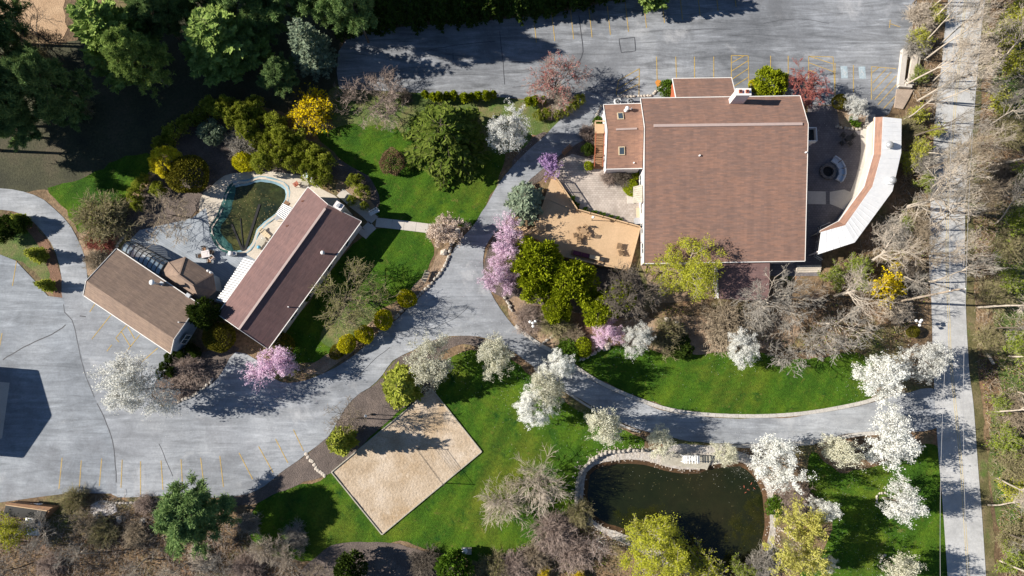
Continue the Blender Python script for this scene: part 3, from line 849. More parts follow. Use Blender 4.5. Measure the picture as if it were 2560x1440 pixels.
# ------------------------------------------------------------------ buildings
def window(parent, c, ang, w, h, sill=True):
    """window on a wall; c = centre on the wall face, ang = direction the wall faces"""
    n = Vector((math.cos(ang), math.sin(ang), 0)); t = Vector((-n.y, n.x, 0))
    m = MB()
    c = Vector(c)
    for s in (-1, 1): m.box(c + t * (s * (w/2)) + n * .03, (.08, .09, h + .16), ang)
    for s in (-1, 1): m.box(c + Vector((0, 0, s * (h/2 + .04))) + n * .03, (.081, w + .0, .08), ang)
    m.box(c + n * .028, (.05, .05, h), ang)
    fr = m.build('window', M['white_trim'], parent)
    MB().box(c + n * .012, (.02, w - .02, h - .02), ang).build('pane', M['glass'], fr)
    return fr

def gable(root, A, B, R1, R2, C, D, wall_mat, roof_mat, over=.35, th=.14, trim=True, z0=0.0, fascia_ends=(True, True), parts=True):
    """A,B and C,D: the two eaves; R1,R2: the ridge (A,R1,C at one end)"""
    A, B, R1, R2, C, D = map(Vector, (A, B, R1, R2, C, D))
    ax = (R2 - R1).normalized()
    rs1 = MB().slab([A, B, R2, R1], th).build('roof', roof_mat, root, uvdir=ax)
    rs2 = MB().slab([R1, R2, D, C], th).build('roof', roof_mat, root, uvdir=ax)
    def inset(e, r, s):
        d = (r - e); k = over / max(.1, Vector((d.x, d.y, 0)).length)
        return e + d * k + ax * (over * s) - Vector((0, 0, th + .01))
    a, b, c, d_ = inset(A, R1, 1), inset(B, R2, -1), inset(C, R1, 1), inset(D, R2, -1)
    r1 = R1 + ax * over - Vector((0, 0, th + .01)); r2 = R2 - ax * over - Vector((0, 0, th + .01))
    g = lambda p: Vector((p.x, p.y, z0))
    m = MB()
    vs = [g(a), g(b), g(d_), g(c), a, r1, c, b, r2, d_]
    m.add(vs, [(0,1,7,4), (2,3,6,9), (3,0,4,5,6), (1,2,9,8,7), (4,7,8,5), (5,8,9,6), (3,2,1,0)])
    me_o = m.build('wall', wall_mat, root)
    bm = bmesh.new(); bm.from_mesh(me_o.data); bmesh.ops.recalc_face_normals(bm, faces=bm.faces); bm.to_mesh(me_o.data); bm.free()
    if trim:
        for p, q in ((A, B), (C, D)):
            n = Vector((p.x + q.x - R1.x - R2.x, p.y + q.y - R1.y - R2.y, 0)).normalized() * .05
            MB().bar(p + n - Vector((0,0,.06)), q + n - Vector((0,0,.06)), .10, .14).build('gutter', M['white_trim'], root)
        for k, (e1, r, e2) in enumerate(((A, R1, C), (B, R2, D))):
            if not fascia_ends[k]: continue
            o_ = ax * (-.03 if k == 0 else .03)
            MB().bar(e1 + o_ - Vector((0,0,.04)), r + o_ - Vector((0,0,.04)), .06, .2).build('rake_board', M['white_trim'], root)
            MB().bar(e2 + o_ - Vector((0,0,.04)), r + o_ - Vector((0,0,.04)), .06, .2).build('rake_board', M['white_trim'], root)
    return me_o

def vent_pipe(root, px, py, h, r=.09, ln=.6, mat='white_paint', name='vent_pipe', cap=False):
    p = P(px, py, h)
    m = MB().cyl(p - Vector((0,0,.25)), p + Vector((0,0,ln)), r, n=10)
    o = m.build(name, M[mat], root, smooth=False)
    if cap:
        MB().lathe(p + Vector((0,0,ln)), [(r*1.7, 0), (r*1.9, .08), (r*1.5, .22), (r*.5, .3)], 12).build('cap', M['white_paint'], o, smooth=True)
    return o

# ---- banquet hall
A = P(1601.7,246,5.0); B = P(2000,240,5.0); R1 = P(1611.7,315,7.0); R2 = P(2020,310,7.0); C = P(1610,658,3.6); D = P(2012,652,3.6)
hall = thing('banquet_hall', 'large banquet hall with wide brown shingle roof and twin-flue white chimney', 'building', (P(1810,450).x, P(1810,450).y, 0))
gable(hall, A, B, R1, R2, C, D, M['white_siding'], M['roof_main'], over=.25)
ax = (R2 - R1).normalized()
q1 = R1.lerp(R2, .055); q2 = R1.lerp(R2, .965)
MB().bar(q1 + Vector((0,0,.05)), q2 + Vector((0,0,.05)), .38, .16).build('ridge_vent', M['pink_trim'], hall)
# rear wing that carries the back slope down
slope = (A.z - R1.z) / Vector((A.x - R1.x, A.y - R1.y, 0)).length
def on_back(px, py):
    h = 4.5
    for _ in range(8):
        p = P(px, py, h)
        base = A + (B - A) * ((p - A).dot(ax) / (B - A).length)
        h = 5.0 + slope * Vector((p.x - base.x, p.y - base.y, 0)).length
    return P(px, py, h)
w1, w2 = on_back(1681,196), on_back(1829,194)
b1 = A + (B - A) * ((w1 - A).dot(ax) / (B - A).length); b2 = A + (B - A) * ((w2 - A).dot(ax) / (B - A).length)
MB().slab([b1 + Vector((0,0,.004)), b2 + Vector((0,0,.004)), w2, w1], .15).build('roof', M['roof_main'], hall, uvdir=ax)
ins = lambda p, dx, dy: (p.x + dx, p.y + dy)
MB().prism([ins(w1,.25,-.25), ins(w2,-.25,-.25), ins(b2,-.25,-.3), ins(b1,.25,-.3)], 0.0, [w1.z-.2, w2.z-.2, b2.z-.2, b1.z-.2]).build('wall', M['red_siding'], hall)
for p, q in ((w1, w2), (b1, w1), (b2, w2)):
    MB().bar(p - Vector((0,0,.06)), q - Vector((0,0,.06)), .10, .16).build('rake_board', M['white_trim'], hall)
# chimney with two flues
ct = [P(1840,222,8.6), P(1876,221,8.6), P(1877,237,8.6), P(1843,238,8.6)]
cx = sum(p.x for p in ct)/4; cy = sum(p.y for p in ct)/4
ch = MB().box((cx, cy, 0), (1.85, .85, 4.7), z0=3.8).build('chimney', M['white_siding'], hall)
MB().box((cx, cy, 0), (2.05, 1.0, .16), z0=8.45).build('chimney_cap', M['white_trim'], ch)
for s in (-.45, .45):
    MB().box((cx + s, cy, 0), (.42, .42, .22), z0=8.61).build('flue', M['terracotta'], ch)
    MB().box((cx + s, cy, 0), (.26, .26, .02), z0=8.832).build('flue_opening', M['black'], ch)
for px, py, h in ((1748,390,6.25),(2013,382,6.3)): vent_pipe(hall, px, py, h - .1, .11, .35)
# balcony box on the right gable
p = P(2031,335,3.4)
MB().box((p.x - .1, p.y, 0), (1.5, 2.0, .12), z0=2.5).build('balcony_floor', M['dark_metal'], hall)
for c, s in (((p.x + .62, p.y), (.1, 2.0)), ((p.x - .1, p.y + .96), (1.5, .1)), ((p.x - .1, p.y - .96), (1.5, .1))):
    MB().box((c[0], c[1], 0), (s[0], s[1], .95), z0=2.45).build('balcony_panel', M['white_paint'], hall)
for z in (1.2,): MB().box((p.x - .1, p.y, 0), (1.3, 1.8, 2.4), z0=.06).build('balcony_base', M['white_siding'], hall)
# windows of the left and right gable walls, front wall
lx = (A.x + C.x) / 2
for py, zz in ((520,2.6),(570,2.2),(620,2.0),(450,3.0)):
    y = P(1606, py, 2.2).y; k = (y - A.y) / (C.y - A.y); x = A.x + (C.x - A.x) * k + .25
    window(hall, (x - .004, y, 1.9), math.pi, 1.5, 1.3)
for py in (420, 500, 590):
    y = P(2010, py, 2.2).y; k = (y - B.y) / (D.y - B.y); x = B.x + (D.x - B.x) * k - .25
    window(hall, (x + .01, y, 2.0), 0, 1.6, 1.4)
# side awning over the patio door, door and step
aw = [P(1583,467,3.0), P(1606,461,3.5), P(1606,506,3.5), P(1583,508,3.0)]
o = MB().slab(aw, .06).build('awning', M['old_wood'], hall)
for k in range(8):
    a_ = aw[3].lerp(aw[0], (k + .5) / 8); b_ = aw[2].lerp(aw[1], (k + .5) / 8)
    MB().bar(a_ + Vector((0,0,.04)), b_ + Vector((0,0,.04)), .09, .06).build('rib', M['old_wood'], o)
p = P(1592,492,0); 
MB().box((p.x + .9, p.y, 1.1), (.1, 1.1, 2.1)).build('door', M['brown_wood'], hall)
p = P(1576,494,0); MB().box((p.x, p.y, 0), (1.0, 1.9, .16), z0=.05).build('doorstep', M['concrete'], hall)
# low wing in front
lw = [P(1792,650,3.1), P(1925,648,3.1), P(1922,752,2.5), P(1796,746,2.5)]
MB().slab(lw, .14).build('roof', M['roof_pool'], hall, uvdir=ax)  # tree shade on this roof put into the colour: the darker maroon shingle
MB().prism([ins(lw[0],.2,-.1), ins(lw[1],-.2,-.1), ins(lw[2],-.2,.25), ins(lw[3],.2,.25)], 0, [2.9,2.9,2.32,2.32]).build('wall', M['white_siding'], hall)
MB().bar(lw[0] + Vector((-.06,0,0)), lw[3] + Vector((-.06,0,0)), .12, .2).build('gutter', M['white_trim'], hall)

# ---- stair annex
annex = thing('stair_annex', 'small brown-roofed annex with two skylights beside the outdoor stair', 'building', (P(1560,340).x, P(1560,340).y, 0))
a, b, r1, r2, c, d = P(1509,262,4.1), P(1602,259,4.1), P(1518.5,325,5.4), P(1611,321,5.4), P(1514.5,422,3.9), P(1607,420,3.9)
x1 = R1.x - .02
for q in (b, r2, d): q.x = A.x + .2
gable(annex, a, b, r1, r2, c, d, M['white_siding'], M['roof_annex'], over=.2, fascia_ends=(True, False))
ax2 = (r2 - r1).normalized()
MB().bar(r1.lerp(r2, .24) + Vector((0,0,.04)), r1.lerp(r2, .82) + Vector((0,0,.04)), .26, .12).build('ridge_vent', M['pink_trim'], annex)
def on_plane(px, py, p0, p1, p2):
    n = (p1 - p0).cross(p2 - p0); h = p0.z
    for _ in range(8):
        p = P(px, py, h); h = p0.z - (n.x * (p.x - p0.x) + n.y * (p.y - p0.y)) / n.z
    return P(px, py, h), n.normalized() * (1 if n.z > 0 else -1)
for px, py, pl in ((1551,291,(a, r1, b)), (1554,377,(c, r1, d))):
    p, n = on_plane(px, py, *pl)
    tl = math.atan2(-n.y, n.z)
    sk = MB().box(p + n * .05, (.85, 1.15, .16), math.atan2(ax2.y, ax2.x), tilt=tl).build('skylight', M['cream'], annex)
    MB().box(p + n * .12, (.62, .92, .06), math.atan2(ax2.y, ax2.x), tilt=tl).build('pane', M['glass'], sk)
p, n = on_plane(1564,281,a, r1, b); vent_pipe(annex, 1566, 276, p.z - .1, .16, .75, cap=True)
vent_pipe(annex, 1578, 273, p.z - .1, .10, .3); vent_pipe(annex, 1563, 279, p.z - .3, .14, .35, cap=True)
p, n = on_plane(1582,408,c, r1, d); vent_pipe(annex, 1584, 408, p.z - .1, .10, .3)
window(annex, (a.x + .34, P(1512,395,2).y, 2.0), math.pi, 1.0, 1.2)

# outdoor stair
st = thing('outdoor_stair', 'reddish wooden outdoor staircase with cedar landing climbing the annex wall', 'staircase', (P(1495,370).x, P(1495,370).y, 0))
sa, sb = P(1484,420,0.1), P(1486,336,2.7)
x0, x1 = P(1484,420,.2).x, P(1505,420,.2).x
tread_me = MB().box((0,0,0), (1, .30, .06)).mesh('tread'); tread_me.materials.append(M['brown_wood'])
N = 15
for k in range(N):
    t = k / (N - 1)
    y = sa.y + (sb.y - sa.y) * t; z = .18 + (2.62 - .18) * t
    piece('tread', tread_me, st, ((x0 + x1)/2, y, z), 0, (x1 - x0 - .12, 1, 1))
for x in (x0, x1):
    MB().bar((x, sa.y - .2, .05), (x, sb.y + .1, 2.6), .08, .26).build('stringer', M['brown_wood'], st)
    MB().bar((x, sa.y - .1, 1.05), (x, sb.y + .1, 3.6), .10, .08).build('handrail', M['red_siding'], st)
    for t in (0, .33, .66, 1):
        y = sa.y + (sb.y - sa.y) * t; z = .1 + 2.5 * t
        MB().box((x, y, 0), (.1, .1, z + 1.0), z0=0.05).build('post', M['brown_wood'], st)
ly = sb.y + .15
land_me = MB().box((0,0,0), (1, .19, .05)).mesh('landing_board'); land_me.materials.append(M['cedar'])
for k in range(7):
    piece('landing_board', land_me, st, ((x0 + x1)/2 + .2, ly + .1 + k * .2, 2.72), 0, (x1 - x0 + .5, 1, 1))
MB().box(((x0 + x1)/2 + .2, ly + .7, 0), (x1 - x0 + .5, 1.4, .14), z0=2.54).build('landing_frame', M['brown_wood'], st)
MB().bar((x0 - .05, ly, 3.65), (x0 - .05, ly + 1.45, 3.65), .12, .09).build('handrail', M['cedar'], st)
MB().bar((x0 - .1, ly + 1.45, 3.65), (x1 + .5, ly + 1.45, 3.65), .16, .09).build('handrail', M['cedar'], st)
for x, y in ((x0 - .05, ly + 1.45), (x1 + .4, ly + 1.45)): MB().box((x, y, 0), (.12, .12, 3.62), z0=0).build('post', M['cedar'], st)

# air conditioners behind the annex
for px, py, mt, lab in ((1544,254,'white_paint','white air conditioning unit behind the small annex'), (1577,253,'metal','dark grey air conditioning unit nearer the hall corner')):
    p = P(px, py, .9)
    t = thing('air_conditioner', lab, 'air conditioner', (p.x, p.y, .05), 'air conditioners behind the annex')
    MB().box((p.x, p.y, 0), (.85, .85, .9), z0=.05).build('casing', M[mt], t)
    MB().lathe((p.x, p.y, .951), [(.36, 0), (.36, .05), (.30, .05), (.30, .01)], 16).build('fan_ring', M['dark_metal'], t)
    MB().box((p.x, p.y, .985), (.56, .08, .02), .5).build('fan_blade', M['metal'], t)
    MB().box((p.x, p.y, .987), (.08, .56, .021), .5).build('fan_blade', M['metal'], t)

# ---- curved gallery with white metal roof
gal = thing('garden_gallery', 'curved gallery with white metal roof and narrow brown shingle edge', 'building', (P(2180,440).x, P(2180,440).y, 0))
ST = [((2187,293),(2207,292),(2254,297)), ((2183,386),(2203,386),(2253,382)), ((2160,466),(2181,466),(2231,478)), ((2096,553),(2113,563),(2137,606)), ((2050,577),(2053,580),(2045,636))]
HI, HM, HO = 3.0, 3.7, 3.1
S3 = [(P(*i, HI), P(*m_, HM), P(*o_, HO)) for i, m_, o_ in ST]
rb = random.Random(3)
for k in range(4):
    (i0, m0, o0), (i1, m1, o1) = S3[k], S3[k+1]
    dz = Vector((0, 0, .012 * (k % 2)))
    d_ = (m1 - m0).normalized()
    pan = MB().slab([m0 + dz, m1 + dz, o1 + dz, o0 + dz], .10).build('metal_roof', M['white_metal'], gal)
    L = (m1 - m0).length; n = int(L / .62)
    for j in range(1, n):
        a_, b_ = m0.lerp(m1, j / n), o0.lerp(o1, j / n)
        MB().bar(a_ + dz + Vector((0,0,.018)), b_ + dz + Vector((0,0,.018)), .05, .035).build('seam_rib', M['white_metal'], pan)
    MB().slab([i0 + dz, i1 + dz, m1 + dz - Vector((0,0,.02)), m0 + dz - Vector((0,0,.02))], .10).build('shingle_roof', M['roof_annex'], gal, uvdir=d_)
    MB().bar(i0 + Vector((0,0,-.02)), i1 + Vector((0,0,-.02)), .12, .14).build('gutter', M['white_trim'], gal)
    # rear wall and inner posts
    f = lambda p, q, t: p.lerp(q, t)
    A_, B_ = f(m0, o0, .86), f(m1, o1, .86)
    MB().bar(Vector((A_.x, A_.y, 1.5)), Vector((B_.x, B_.y, 1.5)), .15, 2.96).build('rear_wall', M['white_siding'], gal)
    ia, ib = f(i0, m0, .55), f(i1, m1, .55)
    MB().bar(Vector((ia.x, ia.y, 1.5)), Vector((ib.x, ib.y, 1.5)), .12, 2.9).build('inner_wall', M['concrete'], gal)
    if k < 1:
        MB().bar(Vector((i0.x + .1, i0.y, 2.75)), Vector((i1.x + .1, i1.y, 2.75)), .30, .1).build('cedar_panel', M['cedar'], gal)
for px, py in ((2221,364),(2228,452)):
    p = P(px, py, 3.5)
    v = MB().lathe(p - Vector((0,0,.1)), [(.34, 0), (.34, .35), (.5, .36), (.52, .55), (.4, .75), (.2, .86), (.02, .9)], 16).build('roof_ventilator', M['metal'], gal, smooth=True)
    MB().box((p.x - .1, p.y, 3.42), (.95, .95, .1)).build('flashing', M['white_metal'], v)

# ---- pool house
ph = thing('pool_house', 'long maroon-roofed pool house set diagonally beside the covered pool', 'building', (P(725,670).x, P(725,670).y, 0))
HR, HE = 5.1, 3.2
A = P(770,468,HE); B = P(544,785,HE); R1 = P(820,512,HR); R2 = P(598,823,HR); C = P(903,553,HE); D = P(670,872,HE)
gable(ph, A, B, R1, R2, C, D, M['white_siding'], M['roof_pool'], over=.35)
axp = (R2 - R1).normalized(); angp = math.atan2(axp.y, axp.x)
MB().bar(R1.lerp(R2, .03) + Vector((0,0,.05)), R2 + Vector((0,0,.05)), .30, .14).build('ridge_vent', M['pink_trim'], ph)
p = P(847,515,5.2)
chm = MB().box((p.x, p.y, 0), (1.15, .85, 5.2), angp + math.pi/2, z0=0).build('chimney', M['pale_stone'], ph)
MB().box((p.x, p.y, 0), (1.25, .95, .12), angp + math.pi/2, z0=5.2).build('chimney_cap', M['white_siding'], chm)
MB().box((p.x, p.y, 0), (.4, .5, .25), angp + math.pi/2, z0=5.32).build('flue', M['metal'], chm)
q, n = on_plane(812,635, C, R1, D); vent_pipe(ph, 810, 634, q.z - .1, .15, .7, cap=True)
q, n = on_plane(723,768, C, R1, D); vent_pipe(ph, 723, 768, q.z - .1, .08, .5)
for px, py in ((757,503),(718,565)):
    q, n = on_plane(px, py, A, R1, B); MB().box(q + Vector((0,0,.06)), (.35, .18, .12), .2).build('roof_vent', M['rust'], ph)
def awning(root, pts, ribs, mat, name='awning'):
    """corrugated awning: pts = eave-side a,b then wall side c,d; ribs run from the wall outwards"""
    o = MB().slab(pts, .04).build(name, mat, root)
    a, b, c, d = pts
    for k in range(ribs):
        t = (k + .5) / ribs
        p_, q_ = Vector(a).lerp(Vector(b), t), Vector(d).lerp(Vector(c), t)
        MB().bar(p_ + Vector((0,0,.07)), q_ + Vector((0,0,.07)), (Vector(b) - Vector(a)).length / ribs * .48, .13).build('rib', M['white_paint'], o)
    return o
awning(ph, [P(540,752,2.4), P(611,644,2.4), P(637,652,2.95), P(566,758,2.95)], 20, M['stripe_metal'])
for px, py in ((545,748),(575,702),(607,650)):
    q = P(px, py, 2.3); MB().box((q.x, q.y, 0), (.1, .1, 2.3), z0=0.05).build('post', M['white_trim'], ph)
aw2 = awning(ph, [P(690,535,2.4), P(708,508,2.4), P(731,519,2.95), P(712,552,2.95)], 8, M['stripe_metal'])
MB().box(P(712,516,2.2), (1.6, .7, .5), angp).build('awning_box', M['brown_wood'], ph)
nrm = Vector((-axp.y, axp.x, 0)); 
for k, t in enumerate((.15, .35, .55, .75, .9)):
    for (E0, E1, s) in ((A, B, 1), (C, D, -1)):
        q = E0.lerp(E1, t); mid = R1.lerp(R2, t); out = Vector((q.x - mid.x, q.y - mid.y, 0)).normalized()
        w = q - out * .335
        window(ph, (w.x, w.y, 1.6), math.atan2(out.y, out.x), 1.5, 1.2)

# ---- west house with sunroom and hipped pavilion
wh = thing('west_house', 'tan-roofed lodge with lopsided ridge beside the western parking lot', 'building', (P(350,750).x, P(350,750).y, 0))
A = P(291,622,4.0); B = P(497,760,4.0); R1 = P(216,702,6.0); R2 = P(435,847,6.0); C = P(209,738,3.4); D = P(427,884,3.4)
gable(wh, A, B, R1, R2, C, D, M['blue_siding'], M['roof_west'], over=.3)
axw = (R2 - R1).normalized(); angw = math.atan2(axw.y, axw.x)
q, n = on_plane(399,711, A, R1, B)
s1 = MB().cyl(q - Vector((0,0,.2)), q + Vector((0,0,1.9)), .17, n=14).build('flue_pipe', M['metal'], wh, smooth=True)
MB().lathe(q + Vector((0,0,1.9)), [(.2, 0), (.34, .02), (.38, .15), (.25, .3), (.04, .36)], 16).build('flue_cap', M['globe'], s1, smooth=True)
MB().box(q + Vector((.35, .1, .1)), (.5, .5, .35), angw).build('flue_box', M['metal'], wh)
q, n = on_plane(473,739, A, R1, B); MB().box(q + Vector((0,0,.15)), (.6, .5, .5), angw).build('roof_box', M['metal'], wh)
q, n = on_plane(450,807, A, R1, B); vent_pipe(wh, 450, 806, q.z - .05, .07, .5)
for t in (.15, .4, .65, .88):
    w = C.lerp(D, t); mid = R1.lerp(R2, t); out = Vector((w.x - mid.x, w.y - mid.y, 0)).normalized(); w = w - out * .28
    window(wh, (w.x, w.y, 1.7), math.atan2(out.y, out.x), 1.3, 1.3)
e = (B + D) / 2; 
window(wh, (R2.x - axw.x * .28, R2.y - axw.y * .28, 2.2), angw, 1.4, 1.4)

# sunroom: curved glass lean-to against the lodge
sr = thing('sunroom', 'curved glass sunroom with dark ribs against the tan-roofed lodge', 'sunroom', (P(365,635).x, P(365,635).y, 0))
wa, wb = P(304,626,3.1), P(398,688,3.1)
ta, tb = P(323,601,1.9), P(421,653,1.9)
out = Vector((ta.x - wa.x, ta.y - wa.y, 0)); outb = Vector((tb.x - wb.x, tb.y - wb.y, 0))
prof = [(0, 3.15), (.35, 3.05), (.65, 2.75), (.85, 2.3), (.97, 1.6), (1.0, .1)]
NB = 9
def srp(t, k):
    f, z = prof[k]
    b0 = wa.lerp(wb, t); o_ = out.lerp(outb, t)
    return Vector((b0.x + o_.x * f, b0.y + o_.y * f, z))
for i in range(NB + 1):
    m = MB()
    for k in range(len(prof) - 1): m.bar(srp(i / NB, k), srp(i / NB, k + 1), .09, .09)
    m.build('rib', M['dark_metal'], sr)
for k in (0, 2, 3, 5):
    MB().bar(srp(0, k), srp(1, k), .08, .08).build('rail', M['dark_metal'], sr)
for i in range(NB):
    for k in range(len(prof) - 1):
        m = MB(); vs = [srp(i / NB, k), srp((i + 1) / NB, k), srp((i + 1) / NB, k + 1), srp(i / NB, k + 1)]
        m.add(vs, [(3,2,1,0)]); m.build('pane', M['pane'], sr)
fl = [srp(0,0), srp(1,0), srp(1,5), srp(0,5)]
MB().prism([(v.x, v.y) for v in fl], .06, .10).build('floor', M['concrete'], sr)
for t, w_ in ((.42, 1.4), (.60, 1.2)):
    q = wa.lerp(wb, t) + out * .6; MB().box((q.x, q.y, 0), (w_, .7, .75), angw, z0=.11).build('table', M['white_paint'], sr)

# hipped pavilion
pv = thing('pavilion', 'small hip-roofed tan pavilion between the lodge and the terrace', 'pavilion', (P(475,700).x, P(475,700).y, 0))
hp = [P(400,690,2.9), P(421,656,2.9), P(463,642,2.9), P(533,686,2.9), P(540,727,2.9), P(503,760,2.9)]
ra, rb_ = P(448,688,4.6), P(483,713,4.6)
for poly, d_ in (([hp[0], hp[1], ra], hp[1]-hp[0]), ([hp[1], hp[2], ra], hp[2]-hp[1]), ([hp[2], hp[3], rb_, ra], hp[3]-hp[2]), ([hp[3], hp[4], rb_], hp[4]-hp[3]), ([hp[4], hp[5], rb_], hp[5]-hp[4]), ([hp[5], hp[0], ra, rb_], hp[0]-hp[5])):
    MB().slab(poly, .1).build('roof', M['roof_west'], pv, uvdir=d_)
for a_, b_ in ((hp[1], ra), (hp[2], ra), (hp[3], rb_), (hp[4], rb_), (ra, rb_)):
    MB().bar(a_ + Vector((0,0,.02)), b_ + Vector((0,0,.02)), .22, .05).build('hip_cap', M['roof_west'], pv)
cen_ = sum(hp, Vector()) / 6
wl = [(v.x + (cen_.x - v.x) * .1, v.y + (cen_.y - v.y) * .1) for v in hp]
MB().prism(wl, 0, 2.76).build('wall', M['blue_siding'], pv)
for px, py in ((523,678),(530,682)): vent_pipe(pv, px, py, 2.95, .1, .3, cap=True)

# ---- barn beyond the left edge: only its gable shadow reaches the lot
bn = thing('barn', 'gabled barn at the left edge casting its pointed shadow across the lot', 'barn', (-79, -4, 0))
off = 1.0 / math.tan(SUN_EL)
def cast(px, py, h):
    g = P(px, py); return Vector((g.x - h * off, g.y - h * off * SUN_SLOPE, h))
e1, pk, e2 = cast(97,927,4.6), cast(130,1040,6.4), cast(60,1143,4.6)
back = Vector((-13.0, 1.1, 0))
gable(bn, e2 + back, e2, pk + back, pk, e1 + back, e1, M['white_siding'], M['roof_main'], over=.1)
MB().box((e1.x - .02, pk.y, 0), (.12, 3.2, 2.9), .085, z0=0.06).build('door', M['brown_wood'], bn)

# ---- low plank shed at the lower left
sh = thing('plank_shed', 'low shed with brown plank roof at the lower edge of the western lot', 'shed', (P(70,1275).x, P(70,1275).y, 0))
sp = [P(15,1256,2.0), P(132,1268,2.0), P(118,1277,1.9), P(14,1262,1.9)]
for k in range(4):
    a_, b_ = sp[0].lerp(sp[3], k / 4), sp[1].lerp(sp[2], k / 4); c_, d_ = sp[1].lerp(sp[2], (k + .92) / 4), sp[0].lerp(sp[3], (k + .92) / 4)
    MB().slab([a_, b_, c_, d_], .06).build('plank', M['brown_wood'], sh)
MB().bar(P(14,1262,1.92), P(118,1277,1.92), .12, .12).build('ridge_board', M['cedar'], sh)
q = [P(14,1263,1.8), P(116,1278,1.8), P(110,1300,1.4), P(8,1290,1.4)]
MB().slab(q, .08).build('rear_roof', M['dark_metal'], sh)
MB().prism([ins(sp[0],.2,-.15), ins(sp[1],-.2,-.15), ins(q[2],-.2,.15), ins(q[3],.2,.15)], 0, [1.9,1.85,1.3,1.3]).build('wall', M['brown_wood'], sh)
# ------------------------------------------------------------------ plants: generators
def unit(a): return a / np.maximum(np.linalg.norm(a, axis=-1, keepdims=True), 1e-9)

def tubes(Pt, R, sides):
    n, k, _ = Pt.shape
    T = np.empty_like(Pt)
    T[:, 1:-1] = Pt[:, 2:] - Pt[:, :-2] if k > 2 else T[:, 1:-1]
    T[:, 0] = Pt[:, 1] - Pt[:, 0]; T[:, -1] = Pt[:, -1] - Pt[:, -2]
    T = unit(T)
    ref = np.where(np.abs(T[..., 2:3]) < .8, np.array([0, 0, 1.0]), np.array([1.0, 0, 0]))
    U = unit(np.cross(T, ref)); W = np.cross(T, U)
    ang = np.arange(sides) * 2 * np.pi / sides
    V = Pt[:, :, None, :] + R[:, :, None, None] * (U[:, :, None, :] * np.cos(ang)[None, None, :, None] + W[:, :, None, :] * np.sin(ang)[None, None, :, None])
    idx = np.arange(n * k * sides).reshape(n, k, sides)
    a = idx[:, :-1, :]; b = np.roll(idx, -1, 2)[:, :-1, :]; c = np.roll(idx, -1, 2)[:, 1:, :]; d = idx[:, 1:, :]
    return V.reshape(-1, 3), np.stack([a, b, c, d], -1).reshape(-1, 4)

def polylines(rg, P0, D, L, k, jit, up, sag=0.0):
    n = len(P0)
    pts = np.empty((n, k + 1, 3)); pts[:, 0] = P0
    d = D.copy()
    for i in range(k):
        d = d + rg.normal(0, jit, (n, 3)); d[:, 2] += up - sag * (i / k)
        d = unit(d)
        pts[:, i + 1] = pts[:, i] + d * (L / k)[:, None]
    return pts

def skeleton(rg, h, r, stems=1, trunk=.3, spread=.25, levels=((7, .75, 55), (6, .55, 45), (5, .5, 45), (4, .5, 45)), jit=.16, up=.06, sag=0.0, r0=None, k=4, tmin=.35):
    """branch levels as [(points, radii)], scaled to height h and crown radius r"""
    r0 = r0 or h * .02
    out = []
    az = rg.uniform(0, 2 * np.pi, stems)
    lean = rg.uniform(.3, 1, stems) * spread if stems > 1 else np.full(1, .06)
    D = unit(np.stack([np.cos(az) * lean, np.sin(az) * lean, np.ones(stems)], 1))
    P0 = np.stack([np.cos(az) * .15, np.sin(az) * .15, np.zeros(stems)], 1) * (stems > 1) * r0 * 8
    L = np.full(stems, h * (trunk + .25)) * rg.uniform(.8, 1.1, stems)
    R = np.full(stems, r0) * (1 if stems == 1 else .6)
    pts = polylines(rg, P0, D, L, k + 2, jit * .5, up)
    rad = R[:, None] * np.linspace(1.15, .55, k + 3)[None]
    out.append((pts, rad))
    for lv, (nc, ratio, angd) in enumerate(levels):
        pp, rr = out[-1]
        n, kk, _ = pp.shape
        par = np.repeat(np.arange(n), nc)
        t0 = (tmin if lv else min(.85, trunk / (trunk + .25)))
        t = t0 + (1 - t0) * ((np.tile(np.arange(nc), n) + rg.uniform(.2, 1, n * nc)) / nc)
        f = np.clip(t, 0, .999) * (kk - 1); i0 = f.astype(int); fr = (f - i0)[:, None]
        P0 = pp[par, i0] * (1 - fr) + pp[par, i0 + 1] * fr
        T = unit(pp[par, i0 + 1] - pp[par, i0])
        perp = unit(np.cross(T, rg.normal(0, 1, (len(par), 3))))
        an = np.radians(rg.normal(angd, 12, len(par)))[:, None]
        D = unit(T * np.cos(an) + perp * np.sin(an))
        plen = np.linalg.norm(np.diff(pp, axis=1), axis=2).sum(1)[par]
        if lv == 0: plen = np.full(len(par), max(r * 1.15, h * .5))
        L = plen * ratio * rg.uniform(.6, 1.15, len(par)) * (1.2 - .4 * t)
        R = (rr[par, i0]) * (.62 if h > 9 else .55)
        kk2 = k if lv < 2 else 3
        last = lv == len(levels) - 1
        q = polylines(rg, P0, D, L, kk2, jit, up * (1 if not last else .5), sag if lv >= 1 else 0)
        rad = np.maximum(R[:, None] * np.linspace(1, .35, kk2 + 1)[None], .006)
        out.append((q, rad))
    allp = np.concatenate([p.reshape(-1, 3) for p, _ in out])
    hr = np.percentile(np.hypot(allp[:, 0], allp[:, 1]), 97); hz = np.percentile(allp[:, 2], 99.5)
    S = np.array([r / hr, r / hr, h / hz])
    res = []
    for p, q in out:
        p = p * S
        p[..., 2] = np.maximum(p[..., 2], .02)
        res.append((p, q))
    return res

def diamonds(C, A, B, la, lb):
    """leaf rhombi: centres C, long axis A, short axis B"""
    la = la[:, None]; lb = lb[:, None]
    V = np.stack([C - A * la, C + B * lb, C + A * la, C - B * lb], 1).reshape(-1, 3)
    F = np.arange(len(C) * 4).reshape(-1, 4)
    return V, F

